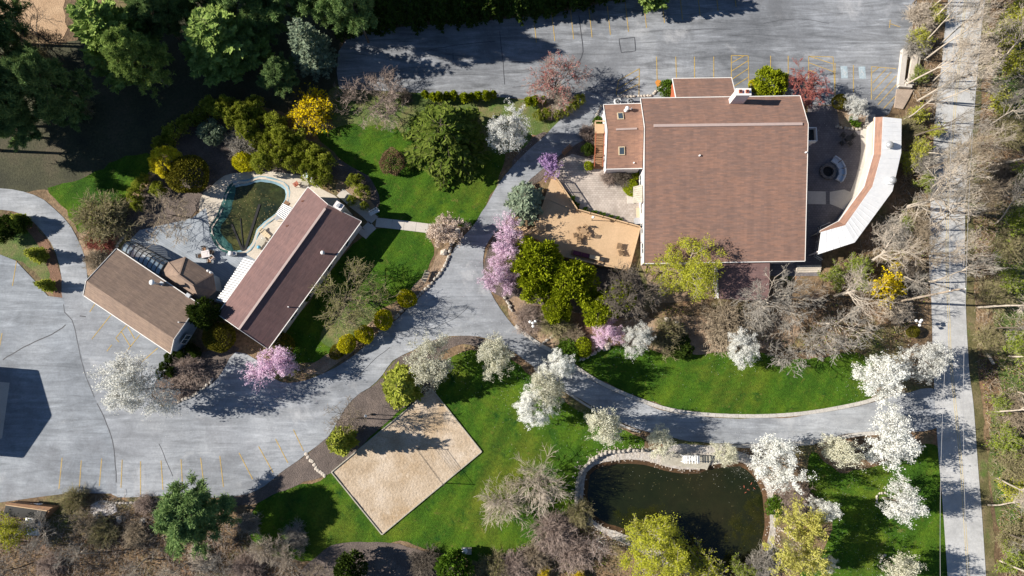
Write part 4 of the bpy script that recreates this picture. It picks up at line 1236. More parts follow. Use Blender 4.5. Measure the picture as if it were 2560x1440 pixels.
def leaf_axes(rg, n, flat=.5, along=None, jit=.5):
    N = rg.normal(0, 1, (n, 3)); N[:, 2] = np.abs(N[:, 2]) + flat
    N = unit(N)
    A = rg.normal(0, 1, (n, 3)) if along is None else along + rg.normal(0, jit, (n, 3))
    A = unit(A - N * (A * N).sum(1, keepdims=True))
    return A, np.cross(N, A)

def merge(parts):
    V = []; F = {}
    o = 0
    for v, f in parts:
        V.append(v)
        F.setdefault(f.shape[1], []).append(f + o)
        o += len(v)
    return np.concatenate(V), [np.concatenate(x) for x in F.values()]

def wood_mesh(name, lv, sides=(7, 5, 4, 3, 3, 3), pick=None, minr=0.0):
    parts = []
    for i, (p, r) in enumerate(lv):
        if pick is not None and i not in pick: continue
        parts.append(tubes(p, np.maximum(r, minr), sides[min(i, len(sides) - 1)]))
    V, F = merge(parts)
    return np_mesh(name, V, F)

def along_branches(rg, lv, n, spread, lo=.15):
    p, _ = lv
    m, k, _ = p.shape
    b = rg.integers(0, m, n); f = rg.uniform(lo, .999, n) * (k - 1); i = f.astype(int); fr = (f - i)[:, None]
    c = p[b, i] * (1 - fr) + p[b, i + 1] * fr
    d = unit(p[b, i + 1] - p[b, i])
    return c + rg.normal(0, spread, (n, 3)), d

SP = {}      # species -> list of (radius, height, trunk mesh, crown mesh)
def keep(sp, r, h, tm, cm, tmat, cmat, extra=None):
    tm.materials.append(M[tmat]); cm.materials.append(M[cmat])
    ex = None
    if extra:
        extra[0].materials.append(M[extra[1]]); ex = extra[0]
    SP.setdefault(sp, []).append((r, h, tm, cm, ex))

def broad(sp, seed, r, h, nleaf, size, leaf, tw='tw_dark', bark='bark', stems=1, trunk=.28, spread=.12, levels=((15, .8, 55), (7, .62, 52), (5, .6, 48), (3, .6, 45)), up=.04, sag=0.0, flat=.4, jit=.16, minr=.012, long=1.0):
    """broadleaf or blossom tree: trunk and limbs, then blossom or leaves along the twigs"""
    rg = np.random.default_rng(seed)
    lv = skeleton(rg, h, r, stems, trunk, .5, levels, jit, up, sag)
    tm = wood_mesh(sp + '_trunk', lv, pick=(0, 1, 2, 3), minr=minr)
    c1, d1 = along_branches(rg, lv[-1], int(nleaf * .75), spread)
    c2, d2 = along_branches(rg, lv[-2], nleaf - int(nleaf * .75), spread, .4)
    c = np.concatenate([c1, c2]); d = np.concatenate([d1, d2])
    A, B = leaf_axes(rg, len(c), flat, d, .8)
    s = rg.uniform(.4, 1.35, len(c)) * size
    V, F = diamonds(c, A, B, s * long, s * .8)
    keep(sp, r, h, tm, np_mesh(sp + '_crown', V, F), bark, leaf)

def bare(sp, seed, r, h, tw='tw_grey', bark='bark', stems=1, trunk=.28, levels=((12, .8, 54), (7, .62, 50), (6, .6, 46), (5, .6, 42)), up=.04, sag=0.0, jit=.18, minr=.016, buds=None, r0=None, spread=.6):
    """leafless tree or shrub; the twigs are its crown; buds = (n, size, material)"""
    rg = np.random.default_rng(seed)
    lv = skeleton(rg, h, r, stems, trunk, spread, levels, jit, up, sag, r0=r0)
    big = (0, 1, 2) if stems == 1 else (0, 1)
    tm = wood_mesh(sp + '_trunk', lv, pick=big, minr=minr * 1.6)
    cm = wood_mesh(sp + '_twigs', lv, pick=tuple(i for i in range(len(lv)) if i not in big), minr=minr)
    ex = None
    if buds:
        c, d = along_branches(rg, lv[-1], buds[0], .06)
        A, B = leaf_axes(rg, len(c), .3, d, .8)
        s = rg.uniform(.6, 1.3, len(c)) * buds[1]
        V, F = diamonds(c, A, B, s, s * .8)
        ex = (np_mesh(sp + '_leaves', V, F), buds[2])
    keep(sp, r, h, tm, cm, bark, tw, ex)

def spruce(sp, seed, r, h, nbr=150, leaf='l_spruce', size=.34, droop=.35, dens=34, flatw=.33, low=.06):
    """whorled conifer: drooping boughs set with sprays"""
    rg = np.random.default_rng(seed)
    z = h * (low + (1 - low) * (1 - np.sqrt(1 - np.linspace(0, .985, nbr))))
    L = r * (1 - (z / h)) ** .72 * rg.uniform(.68, 1.12, nbr) + .15
    az = np.arange(nbr) * 2.399 + rg.normal(0, .3, nbr)
    D = np.stack([np.cos(az), np.sin(az), np.full(nbr, .22)], 1)
    P0 = np.stack([np.zeros(nbr), np.zeros(nbr), z], 1)
    pts = polylines(rg, P0, unit(D), L, 5, .07, .03, droop)
    trunkp = np.stack([np.zeros(6), np.zeros(6), np.linspace(0, h * .98, 6)], 1)[None]
    tr = tubes(trunkp, np.linspace(h * .018, .02, 6)[None], 8)
    br = tubes(pts, (.045 * np.linspace(1, .3, 6))[None] * np.ones((nbr, 1)), 3)
    V, F = merge([tr, br]); tm = np_mesh(sp + '_trunk', V, F)
    w = np.maximum((L * dens / r * 1.6).astype(int), 6)
    b = np.repeat(np.arange(nbr), w); n = len(b)
    f = rg.uniform(.12, 1, n) ** .8 * 4.999; i = f.astype(int); fr = (f - i)[:, None]
    c = pts[b, i] * (1 - fr) + pts[b, i + 1] * fr
    d = unit(pts[b, i + 1] - pts[b, i])
    side = unit(np.cross(d, [0, 0, 1.0])) * rg.choice([-1, 1], n)[:, None]
    wid = (1.15 - f / 5) * L[b] * flatw
    off = rg.uniform(0, 1, n)
    c = c + side * (wid * off)[:, None] + d * (wid * off * .35)[:, None] + rg.normal(0, .05, (n, 3)) - np.array([0, 0, 1.0]) * (off * wid * .25)[:, None]
    A = unit(d * .8 + side * .75 + rg.normal(0, .25, (n, 3)) + np.array([0, 0, .15]))
    N = unit(np.array([0, 0, 1.0]) + rg.normal(0, .45, (n, 3)))
    B = unit(np.cross(N, A))
    s = rg.uniform(.7, 1.25, n) * size
    V, F = diamonds(c, A, B, s, s * .42)
    keep(sp, r, h, tm, np_mesh(sp + '_crown', V, F), 'bark', leaf)

def pine(sp, seed, r, h, nbr=46, leaf='l_pine', per=26, size=.42, low=.25):
    """white-pine habit: ascending limbs with needle tufts in clouds"""
    rg = np.random.default_rng(seed)
    z = h * (low + (1 - low) * np.linspace(0, .96, nbr) ** .9)
    L = r * (np.clip(1.12 - ((z / h - low) / (1 - low)), .1, 1)) ** .6 * rg.uniform(.75, 1.05, nbr)
    az = np.arange(nbr) * 2.399 + rg.normal(0, .4, nbr)
    P0 = np.stack([np.zeros(nbr), np.zeros(nbr), z], 1)
    D = unit(np.stack([np.cos(az), np.sin(az), rg.uniform(.1, .45, nbr)], 1))
    pts = polylines(rg, P0, D, L, 5, .1, .05)
    nb2 = 6
    par = np.repeat(np.arange(nbr), nb2); f = rg.uniform(.3, 1, len(par)) * 4.999; i = f.astype(int); fr = (f - i)[:, None]
    q0 = pts[par, i] * (1 - fr) + pts[par, i + 1] * fr
    T = unit(pts[par, i + 1] - pts[par, i]); perp = unit(np.cross(T, rg.normal(0, 1, (len(par), 3)) * [.3, .3, 1]))
    D2 = unit(T * .7 + perp * .7 + [0, 0, .1])
    q = polylines(rg, q0, D2, L[par] * .32 * rg.uniform(.6, 1.2, len(par)), 3, .12, .06)
    trunkp = np.stack([np.zeros(6), np.zeros(6), np.linspace(0, h * .97, 6)], 1)[None]
    V, F = merge([tubes(trunkp, np.linspace(h * .02, .03, 6)[None], 8), tubes(pts, (.08 * np.linspace(1, .3, 6))[None] * np.ones((nbr, 1)), 4), tubes(q, (.03 * np.linspace(1, .4, 4))[None] * np.ones((len(q), 1)), 3)])
    tm = np_mesh(sp + '_trunk', V, F)
    n = nbr * nb2 * per // 6
    b = rg.integers(0, len(q), n); f = rg.uniform(.35, 1, n) * 2.999; i = f.astype(int); fr = (f - i)[:, None]
    c = q[b, i] * (1 - fr) + q[b, i + 1] * fr + rg.normal(0, .16, (n, 3))
    k = 9
    C = np.repeat(c, k, 0)
    A = unit(rg.normal(0, 1, (n * k, 3)) + [0, 0, .55])
    B = unit(np.cross(A, rg.normal(0, 1, (n * k, 3))))
    s = rg.uniform(.6, 1.2, n * k) * size * .5
    V, F = diamonds(C + A * s[:, None], A, B, s, s * .17)
    keep(sp, r, h, tm, np_mesh(sp + '_crown', V, F), 'bark', leaf)

def bush(sp, seed, r, h, clumps=40, per=90, leaf='l_yew', size=.16, csize=.28, shell=.75, upw=.5, long=1.6, low=.05, stretch=1.0):
    """dense evergreen built of clumps of sprays over a dome"""
    rg = np.random.default_rng(seed)
    u = unit(rg.normal(0, 1, (clumps, 3))); u[:, 2] = np.abs(u[:, 2]) * 1.3 - .25
    rad = rg.uniform(shell, 1, clumps)[:, None]
    cc = u * rad * [r * (1 - csize * .55), r * (1 - csize * .55), h * (.5 - low / 2) * (1 - csize * .3)]
    cc[:, 2] += h * (.5 + low / 2)
    n = clumps * per
    b = np.repeat(np.arange(clumps), per)
    v = unit(rg.normal(0, 1, (n, 3)) + u[b] * .5 + [0, 0, upw * .6])
    dist = rg.uniform(.25, 1, n) ** .5
    cs = csize * rg.uniform(.7, 1.3, clumps)[b]
    c = cc[b] + v * (dist * cs)[:, None] * [r, r, (h * .5 + r * .5) * stretch]
    c[:, 2] = np.maximum(c[:, 2], .05)
    A = unit(v + [0, 0, upw] + rg.normal(0, .35, (n, 3)))
    N = rg.normal(0, 1, (n, 3)); B = unit(np.cross(A, N))
    s = rg.uniform(.7, 1.3, n) * size
    V, F = diamonds(c, A, B, s * long, s * .7)
    st = polylines(rg, np.zeros((8, 3)), unit(rg.normal(0, .35, (8, 3)) + [0, 0, 1]), np.full(8, h * .75), 3, .1, .05)
    st = tubes(st, (np.linspace(.05, .015, 4) * max(.6, h / 3))[None] * np.ones((8, 1)), 4)
    keep(sp, r, h, np_mesh(sp + '_stems', *st), np_mesh(sp + '_crown', V, F), 'bark', leaf)

def globe(sp, seed, r, h, n=3600, leaf='l_golden', size=.10):
    """clipped round shrub: a dense skin of sprays, slightly lumpy"""
    rg = np.random.default_rng(seed)
    u = unit(rg.normal(0, 1, (n, 3))); u[:, 2] = np.where(u[:, 2] < -.75, -u[:, 2], u[:, 2])
    ph = rg.uniform(0, 6.28, 6); k = rg.normal(0, 3.2, (6, 3))
    lump = 1 + .045 * np.sin(u @ k.T + ph).sum(1)
    rad = (lump * rg.uniform(.86, 1.02, n))[:, None]
    c = u * rad * [r, r, h * .5]; c[:, 2] += h * .5
    c[:, 2] = np.maximum(c[:, 2], .04)
    A = unit(u * .6 + rg.normal(0, .5, (n, 3)) + [0, 0, .3]); B = unit(np.cross(A, rg.normal(0, 1, (n, 3))))
    s = rg.uniform(.7, 1.3, n) * size
    V, F = diamonds(c, A, B, s, s * .7)
    st = polylines(rg, np.zeros((6, 3)), unit(rg.normal(0, .4, (6, 3)) + [0, 0, 1]), np.full(6, h * .8), 3, .1, .05)
    st = tubes(st, np.linspace(.05, .015, 4)[None] * np.ones((6, 1)), 4)
    keep(sp, r, h, np_mesh(sp + '_stems', *st), np_mesh(sp + '_crown', V, F), 'bark', leaf)

rgp = random.Random(77)
CN = {'bare': 'twigs'}
def plant(sp, px, py, rpx, h, name, label, cat, group=None, hc=.6, base=None, var=None, sxy=(1, 1), rot=None, crown='crown', twigs='crown', zs=1.0, lean=(0, 0)):
    """one plant: px,py = middle of its crown on the photograph (or base = foot), rpx = crown radius there"""
    vs = SP[sp]
    r_, h_, tm, cm, ex = vs[(rgp.randrange(len(vs)) if var is None else var) % len(vs)]
    if base is None:
        c = P(px, py, h * hc); m_ = mpp(px, py, h * hc)
    else:
        c = P(base[0], base[1], 0); m_ = mpp(base[0], base[1], h * hc)
    rm = rpx * m_ * ((.8 if px > 1900 else .97) if sp in ('pear', 'cream') else 1.0)
    t = thing(name, label, cat, (c.x, c.y, .03), group)
    rz = rgp.uniform(0, 6.28) if rot is None else rot
    t.rotation_euler = (lean[0], lean[1], rz)
    t.scale = (rm / r_ * sxy[0], rm / r_ * sxy[1], h / h_ * zs)
    for nm, me in (('trunk', tm), (crown, cm), ('leaves', ex)):
        if me is None: continue
        o = bpy.data.objects.new(nm, me); COL.objects.link(o); o.parent = t
    return t

# ---- species
L4 = ((8, .8, 52), (6, .55, 45), (5, .5, 42), (3, .5, 40))
for s in range(3): broad('pear', 10 + s, 4.6, 7.5, 15000, .10, 'l_white', spread=.19, stems=1)
for s in range(2): broad('cream', 20 + s, 3.4, 5.0, 11000, .088, 'l_cream', spread=.17)
for s in range(2): broad('cherry', 30 + s, 3.6, 5.0, 12500, .09, 'l_pink', spread=.15, trunk=.2)
broad('violet', 33, 1.9, 3.6, 3800, .09, 'l_shaded_pink', spread=.10, trunk=.2)  # pink tree whose shade is carried by its violet colour
broad('magnolia', 40, 2.7, 3.8, 8500, .085, 'l_blush', tw='tw_tan', spread=.12, trunk=.15, stems=4, levels=((6, .8, 40), (6, .55, 42), (5, .5, 42)))
broad('forsythia', 41, 3.0, 2.9, 5600, .09, 'l_fors', stems=16, trunk=.1, spread=.07, levels=((6, .8, 30), (5, .6, 32), (4, .55, 35)), up=.02, sag=.12, long=1.5)
broad('leafing', 145, 4.6, 8.5, 19000, .07, 'l_yg', bark='pale_bark', spread=.16)
broad('leafing', 146, 4.6, 8.5, 19000, .07, 'l_yg', bark='pale_bark', spread=.18)
broad('greening', 47, 2.8, 3.6, 4200, .10, 'l_spring', bark='pale_bark', spread=.13, stems=5, trunk=.15, levels=((6, .8, 40), (6, .55, 42), (5, .5, 42)))
broad('greening', 48, 2.8, 3.6, 4200, .10, 'l_yg', bark='pale_bark', spread=.13, stems=5, trunk=.15, levels=((6, .8, 40), (6, .55, 42), (5, .5, 42)))
broad('weeping', 49, 5.3, 7.0, 16000, .07, 'l_gold', bark='pale_bark', spread=.14, sag=.35, long=1.9, levels=((9, .8, 55), (7, .6, 45), (6, .6, 42), (3, .7, 40)))
BT = ((10, .8, 54), (6, .62, 50), (5, .6, 46), (4, .6, 42))
bare('bare_tan', 50, 4.5, 6.0, 'tw_tan', levels=BT, jit=.12); bare('bare_tan', 51, 4.5, 6.0, 'tw_grey', levels=BT, jit=.12)
BG = ((10, .8, 52), (6, .65, 46), (5, .62, 40), (4, .65, 34))
bare('bare_grey', 52, 4.5, 8.0, 'tw_grey', bark='pale_bark', levels=BG, minr=.016, jit=.11); bare('bare_grey', 53, 4.5, 8.0, 'tw_grey', bark='pale_bark', levels=BG, minr=.016, jit=.11)
bare('bare_dark', 54, 4.5, 8.0, 'tw_dark', minr=.018)
bare('bare_mauve', 55, 5.6, 5.5, 'tw_mauve', trunk=.2)
bare('bare_olive', 156, 5.5, 6.5, 'tw_olive', buds=(3000, .05, 'l_spring'), levels=((14, .8, 56), (7, .65, 50), (6, .62, 46), (4, .6, 42)), jit=.13)
bare('red_maple', 57, 4.4, 7.0, 'tw_mauve', bark='bark', buds=(3600, .065, 'l_redbud'))
bare('red_maple', 58, 4.0, 6.0, 'tw_red', bark='bark', buds=(2600, .06, 'l_redbud'))
bare('birch', 59, 2.4, 5.0, 'tw_mauve', bark='white_bark', stems=4, minr=.016, levels=((7, .8, 32), (6, .6, 35), (5, .55, 38)))
SHL = ((7, .8, 32), (6, .65, 36), (5, .6, 40))
bare('shrub_tan', 60, 2.4, 2.2, 'tw_tan', stems=18, trunk=.1, levels=SHL, spread=1.2); bare('shrub_tan', 61, 2.4, 2.2, 'tw_pale', stems=18, trunk=.1, levels=SHL, spread=1.2)
bare('shrub_grey', 62, 2.6, 2.5, 'tw_grey', stems=16, trunk=.1, levels=SHL, spread=1.2); bare('shrub_grey', 63, 2.6, 2.5, 'tw_dark', stems=16, trunk=.1, levels=SHL, spread=1.2)
bare('shrub_olive', 64, 2.8, 2.5, 'tw_olive', stems=18, trunk=.1, levels=SHL, spread=1.2, buds=(1600, .05, 'l_spring'))
bare('shrub_mauve', 65, 2.8, 2.5, 'tw_mauve', stems=18, trunk=.1, levels=SHL, spread=1.2)
bare('shrub_red', 66, 1.3, 1.0, 'tw_red', stems=18, trunk=.1, levels=SHL, spread=1.2, buds=(1500, .05, 'l_rust'))
bare('willowy', 67, 4.2, 5.0, 'tw_pale', stems=6, trunk=.15, spread=1.0, levels=((8, .8, 34), (7, .65, 32), (5, .6, 30)), sag=.1)
WL = ((9, .8, 48), (6, .65, 44), (5, .6, 42), (4, .55, 40))
WD = ((9, .78, 44), (6, .62, 42), (5, .62, 38), (3, .62, 36))
for s in range(4): bare('woodland', 70 + s, 4.8, 15.0, ('tw_grey', 'tw_pale', 'tw_tan', 'tw_grey')[s], bark=('bark', 'pale_bark', 'bark', 'pale_bark')[s], trunk=(.42, .48, .36, .5)[s], stems=(1, 1, 2, 1)[s], levels=WD, r0=(.18, .2, .16, .18)[s], minr=.016, jit=.16, spread=.25)
bare('sycamore', 75, 6.5, 17.0, 'tw_pale', bark='pale_bark', trunk=.36, levels=((9, .85, 50), (6, .66, 46), (5, .62, 42), (3, .62, 38)), r0=.3, minr=.016, jit=.2)
pine('pine', 80, 6.0, 16.0, nbr=110, per=60, size=.6)
spruce('pine', 81, 6.0, 14.0, nbr=210, leaf='l_pine', size=.42, droop=.02, dens=95, flatw=.34, low=.12)
pine('pine_dark', 84, 5.0, 13.0, nbr=46, leaf='l_pine_d', per=100, size=.62)
spruce('spruce', 90, 6.0, 10.0, nbr=190, leaf='l_spruce', size=.36, droop=.42, dens=44)
spruce('spruce_dark', 91, 3.0, 13.0, nbr=170, leaf='l_dark', size=.30, dens=26)
spruce('blue_spruce', 92, 3.8, 13.0, nbr=230, leaf='l_blue', size=.28, droop=.2, dens=34)
spruce('blue_spruce', 93, 3.0, 7.0, nbr=150, leaf='l_blue', size=.24, droop=.25, dens=36)
for s in range(2): bush('yew', 100 + s, 3.6, 4.6, clumps=64, per=90, leaf='l_yew', size=.15, csize=.24)
for s in range(2): bush('juniper', 104 + s, 1.9, 2.3, clumps=30, per=70, leaf='l_jun', size=.11, csize=.30, upw=1.0, stretch=1.4)
bush('blue_juniper', 106, 1.9, 2.0, clumps=34, per=70, leaf='l_blue', size=.10, csize=.28)
spruce('arborvitae', 107, 2.4, 8.0, nbr=190, leaf='l_jun', size=.26, droop=.1, dens=30, flatw=.4)
bush('dark_bush', 108, 2.4, 4.6, clumps=60, per=80, leaf='l_dark', size=.12, csize=.25)
bush('golden', 109, 3.8, 5.0, clumps=80, per=80, leaf='l_vivid', size=.12, csize=.18)
bush('green_bush', 110, 2.0, 2.4, clumps=40, per=70, leaf='l_green', size=.12, csize=.30)
bush('columnar', 111, .45, 2.2, clumps=16, per=40, leaf='l_yew', size=.09, csize=.5, upw=1.2)
bush('grassy', 112, .5, .5, clumps=8, per=26, leaf='l_green', size=.10, csize=.5, upw=1.4, long=2.2)
globe('globe_gold', 120, 1.3, 2.3, 4200, 'l_golden', .085)
globe('globe_olive', 121, 2.2, 3.2, 6000, 'l_olive', .10)
globe('globe_green', 122, 1.2, 1.8, 3000, 'l_yew', .09)
globe('globe_tan', 123, 1.9, 2.2, 5200, 'l_brown', .07)
# ------------------------------------------------------------------ plants: where they grow
ORDW = ['first', 'second', 'third', 'fourth', 'fifth', 'sixth', 'seventh', 'eighth', 'ninth', 'tenth', 'eleventh', 'twelfth', 'thirteenth', 'fourteenth', 'fifteenth', 'sixteenth', 'seventeenth', 'eighteenth', 'nineteenth', 'twentieth'] + ['twenty-' + w for w in ('first', 'second', 'third', 'fourth', 'fifth', 'sixth', 'seventh', 'eighth', 'ninth')] + ['thirtieth']
def rank(seq, key):
    o = sorted(range(len(seq)), key=lambda i: key(seq[i])); r = [0] * len(seq)
    for k, i in enumerate(o): r[i] = k
    return [ORDW[k] for k in r]
W, PK = 'white blossom trees', 'pink blossom trees'
def tree(sp, px, py, r, h, label, cat='tree', name=None, group=None, **k):
    name = name or {'pear': 'blossom_tree', 'cream': 'blossom_tree', 'cherry': 'blossom_tree', 'violet': 'blossom_tree', 'pine': 'pine_tree', 'pine_dark': 'pine_tree', 'spruce': 'spruce_tree', 'spruce_dark': 'spruce_tree', 'blue_spruce': 'spruce_tree', 'magnolia': 'magnolia_shrub', 'forsythia': 'forsythia_shrub', 'birch': 'birch_tree', 'weeping': 'willow_tree'}.get(sp, 'bare_tree' if sp.startswith('bare') else 'leafing_tree' if sp == 'leafing' else 'tree')
    return plant(sp, px, py, r, h, name, label, cat, group, **k)
def shrub(sp, px, py, r, h, label, name='shrub', cat='shrub', group=None, **k):
    return plant(sp, px, py, r, h, name, label, cat, group, hc=k.pop('hc', .5), **k)

# tall conifers of the north-west corner
tree('pine', 262, 70, 118, 17, 'tall light green pine next to the tan field corner', group='corner pines', var=1)
tree('pine', 345, 150, 78, 14, 'light green pine standing over the shaded north-west lawn', group='corner pines', var=0)
tree('pine', 535, 85, 122, 12.5, 'biggest light green pine at the top, left of the blue spruce', group='corner pines', var=1)
tree('pine_dark', 60, 225, 88, 13, 'dark green pine at the left edge under the tan field', group='corner pines')
tree('pine_dark', 45, 318, 66, 7, 'lowest dark pine on the left edge above the curved drive', group='corner pines')
tree('pine_dark', 165, 280, 50, 6, 'small dark pine at the rim of the shaded lawn', group='corner pines')
tree('pine_dark', 660, 50, 60, 6, 'dark pine squeezed between the biggest pine and the blue spruce', group='corner pines')
tree('pine_dark', 885, 20, 66, 16, 'dark shaded pine right of the blue spruce at the top', group='corner pines')
tree('pine_dark', 440, 20, 60, 10, 'dark pine between the two largest light green pines', group='corner pines')
tree('pine_dark', 700, 190, 56, 7, 'low dark pine below the blue spruce in deep shade', group='corner pines')
TOPP = [(390,40,70,11),(470,-30,80,13),(600,-20,84,13),(690,-20,84,12),(770,-30,84,13),(850,-20,80,15),(620,130,44,7),(340,-40,80,13)]
for (x, y, r, h), w in zip(TOPP, rank(TOPP, lambda e: e[0])):
    tree('pine_dark', x, y, r, h, f'{w} from the left of the shaded pines along the top edge', group='shaded pines along the top edge')
tree('blue_spruce', 0, 0, 62, 13.4, 'tall blue spruce beside the shaded end of the north lot', base=(800, 160), var=0)
for i, (x, y) in enumerate([(872,70),(930,58),(985,52),(1045,46),(1105,42),(1165,38),(1225,32),(1290,26),(1352,18),(1412,8),(1470,-6),(1530,-22),(1600,-40),(1672,-56),(1745,-70),(1820,-85)]):
    tree('spruce_dark', 0, 0, 48, 9.5 + (i * 37 % 5) * .55, f'{ORDW[i]} dark spruce from the left in the row above the north lot', base=(x, y), group='row of dark spruces above the north lot')
EDGE = [(-40,110,95,17),(-90,210,100,19),(-50,225,95,15),(-170,300,100,20),(-60,20,95,17),(130,215,80,15),(-150,130,100,20),(-220,220,100,21)]
for (x, y, r, h), w in zip(EDGE, rank(EDGE, lambda e: e[1])):
    tree('pine_dark', x, y, r, h, f'{w} from the top of the dark pines on the left edge', group='pines along the left edge')
tree('pine', 1640, -60, 60, 11, 'pine behind the spruce row at the top of the north lot', group='corner pines')
tree('bare_grey', 60, 60, 55, 9, 'dark leafless tree standing in the tan field corner')
tree('bare_dark', 105, 110, 50, 8, 'leafless tree between the tan field and the dark pine')
shrub('shrub_olive', 95, 155, 42, 4, 'yellowish twiggy shrub above the dark left pine')
shrub('shrub_olive', 195, 270, 28, 3, 'small yellowish shrub at the shaded lawn rim')

# conifers in the garden
tree('spruce', 1112, 345, 120, 11, 'broad green spruce on the lawn north of the concrete path', hc=.35)
tree('blue_spruce', 1312, 500, 54, 6.4, 'pale blue-green spruce at the corner of the cedar deck', var=1, hc=.45)
tree('pine_dark', 485, 1282, 104, 9.5, 'single green pine below the lower parking row', hc=.5)
for i, (x, y, r, h, l) in enumerate([(1340,650,66,5.2,'yellow-green evergreen mass touching the pink blossom at the deck'),(1428,712,66,5.0,'yellow-green evergreen mass under the lower deck railing'),(1500,775,50,4.0,'yellow-green evergreen mass above the pink blossom tree'),(1392,772,40,3.4,'small yellow-green evergreen on the left of the garden bed'),(1330,715,45,4.2,'yellow-green evergreen beside the drive junction'),(1552,740,40,4.0,'shaded yellow-green evergreen behind the dark bare tree')]):
    shrub('yew', x, y, r, h, l, 'evergreen_shrub', group='yellow-green evergreens by the deck')
shrub('arborvitae', 1000, 965, 56, 8.0, 'upright evergreen at the top corner of the sand court', 'evergreen_tree', 'tree', group='evergreens by the sand court')
shrub('arborvitae', 846, 1105, 38, 9.5, 'upright evergreen at the left corner of the sand court', 'evergreen_tree', 'tree', group='evergreens by the sand court')
shrub('dark_bush', 515, 783, 42, 5.4, 'round dark evergreen between the lodge and the pool house', 'evergreen_tree', 'tree')
shrub('globe_olive', 550, 843, 40, 3.4, 'clipped olive dome shrub below the round dark evergreen', 'globe_shrub')
for i, (x, y, l) in enumerate([(866,861,'lowest'),(912,837,'second lowest'),(959,798,'third from below'),(1016,746,'uppermost')]):
    shrub('globe_gold', x, y, 23 + (i == 2), 2.3, f'{l} of the four golden globe shrubs along the drive', 'globe_shrub', group='golden globe shrubs along the drive')
shrub('golden', 420, 408, 44, 4.6, 'bright golden evergreen at the left end of the pool hedge', 'evergreen_shrub')
shrub('globe_olive', 472, 438, 52, 4.4, 'dark olive dome added as the shaded half of the bright golden evergreen', 'globe_shrub')  # added dome: shaded side of the golden evergreen, shade put into the olive
shrub('globe_gold', 612, 405, 27, 2.0, 'small golden shrub at the top of the pool paving', 'globe_shrub')
shrub('blue_juniper', 532, 332, 36, 2.8, 'blue-green juniper inside the pool hedge', 'juniper_shrub')
shrub('yew', 1922, 212, 46, 3.8, 'bright green evergreen behind the chimney corner of the hall', 'evergreen_shrub')
shrub('globe_gold', 1888, 214, 17, 1.5, 'small golden shrub touching the chimney', 'globe_shrub')
shrub('globe_green', 1950, 205, 14, 1.4, 'small dark green shrub right of the bright evergreen', 'globe_shrub')
shrub('globe_olive', 2098, 255, 20, 1.8, 'olive shrub left of the white blossom near the courtyard gate', 'globe_shrub')
shrub('globe_green', 1458, 868, 24, 1.9, 'round green shrub beside the white trees at the lawn edge', 'globe_shrub')
shrub('green_bush', 1420, 878, 34, 1.6, 'low green shrub where the garden bed meets the drive')
shrub('globe_green', 1577, 470, 20, 1.3, 'green shrub beside the patio awning', 'globe_shrub')
shrub('globe_green', 1591, 437, 13, 1.1, 'small green shrub in the corner of annex and hall', 'globe_shrub')
shrub('shrub_grey', 1550, 446, 30, 1.8, 'grey leafless shrub below the annex wall')
shrub('shrub_mauve', 1520, 442, 22, 1.4, 'brown leafless shrub at the annex corner')
shrub('globe_green', 1472, 415, 12, 1.2, 'dark green shrub at the foot of the outdoor stair', 'globe_shrub')
shrub('dark_bush', 1470, 375, 18, 2.0, 'dark evergreen left of the outdoor stair', 'evergreen_shrub')
shrub('shrub_mauve', 1465, 330, 20, 1.5, 'reddish leafless shrub above the outdoor stair')
shrub('green_bush', 1495, 305, 14, 1.2, 'green shrub against the annex wall')
shrub('green_bush', 1668, 222, 24, 1.4, 'green shrub in the stone bed by the rear wing')
HEDGE = [(500,292),(533,268),(572,264),(612,284),(650,298),(688,312),(705,338),(622,322),(645,350),(668,385),(700,398),(722,360),(748,348),(764,375),(792,395),(818,412),(802,440),(770,425),(732,415),(660,410),(470,312),(438,338),(412,366),(590,300),(678,345),(745,385),(640,270),(560,285)]
for i, ((x, y), w) in enumerate(zip(HEDGE, rank(HEDGE, lambda e: e[0]))):
    shrub('juniper', x, y, 24 + (i * 5) % 9, 2.0 + (i % 4) * .35, f'{w} juniper from the left in the hedge curving round the pool', 'juniper_shrub', group='juniper hedge round the pool')
for i, (x, y, r) in enumerate(((882,455,20),(898,450,14),(905,482,22),(880,502,14),(912,515,12))):
    shrub('juniper', x, y, r, 1.6, f'{ORDW[i]} small juniper from the top in the tan bed by the chimney', 'juniper_shrub', group='junipers in the tan bed')
for i, (x, y, r) in enumerate(((366,448,16),(352,465,20),(395,475,22),(338,490,22),(345,515,18))):
    shrub('juniper', x, y, r, 1.5, f'{ORDW[i]} dark juniper from the top trailing from the golden evergreen', 'juniper_shrub', group='junipers below the golden evergreen')
for i, x in enumerate((1062,1082,1098,1118,1135,1160,1178,1195,1215,1232,1320,1338,1356)):
    shrub('columnar', x, 238 + (i * 7) % 9 + (10 if x > 1300 else 0), 9 + i % 3, 1.7 + (i % 3) * .3, f'{ORDW[i]} small columnar evergreen from the left edging the north lot', 'evergreen_shrub', group='columnar evergreens along the north lot')
for i, (x, y) in enumerate([(1370,285),(1392,290),(1415,280),(1432,265),(1448,250),(1345,290)]):
    shrub('juniper', x, y, 16, 1.2, f'{ORDW[i]} low evergreen counted round the red-budded maple', 'juniper_shrub', group='low evergreens under the maple')
for i, (x, y, r) in enumerate(((52,560,26),(22,565,30),(10,585,24))):
    shrub('dark_bush', x, y, r, 2.6, f'{ORDW[i]} dark evergreen from the right on the drive island', 'evergreen_shrub', group='evergreens on the drive island')
for x, y, r, h, l in ((85,635,22,4.5,'thin evergreen in the middle of the drive island'),(108,712,18,4.0,'thin evergreen at the tip of the drive island'),(45,545,16,3.6,'thin evergreen at the head of the drive island')):
    shrub('arborvitae', x, y, r, h, l, 'evergreen_tree', 'tree')
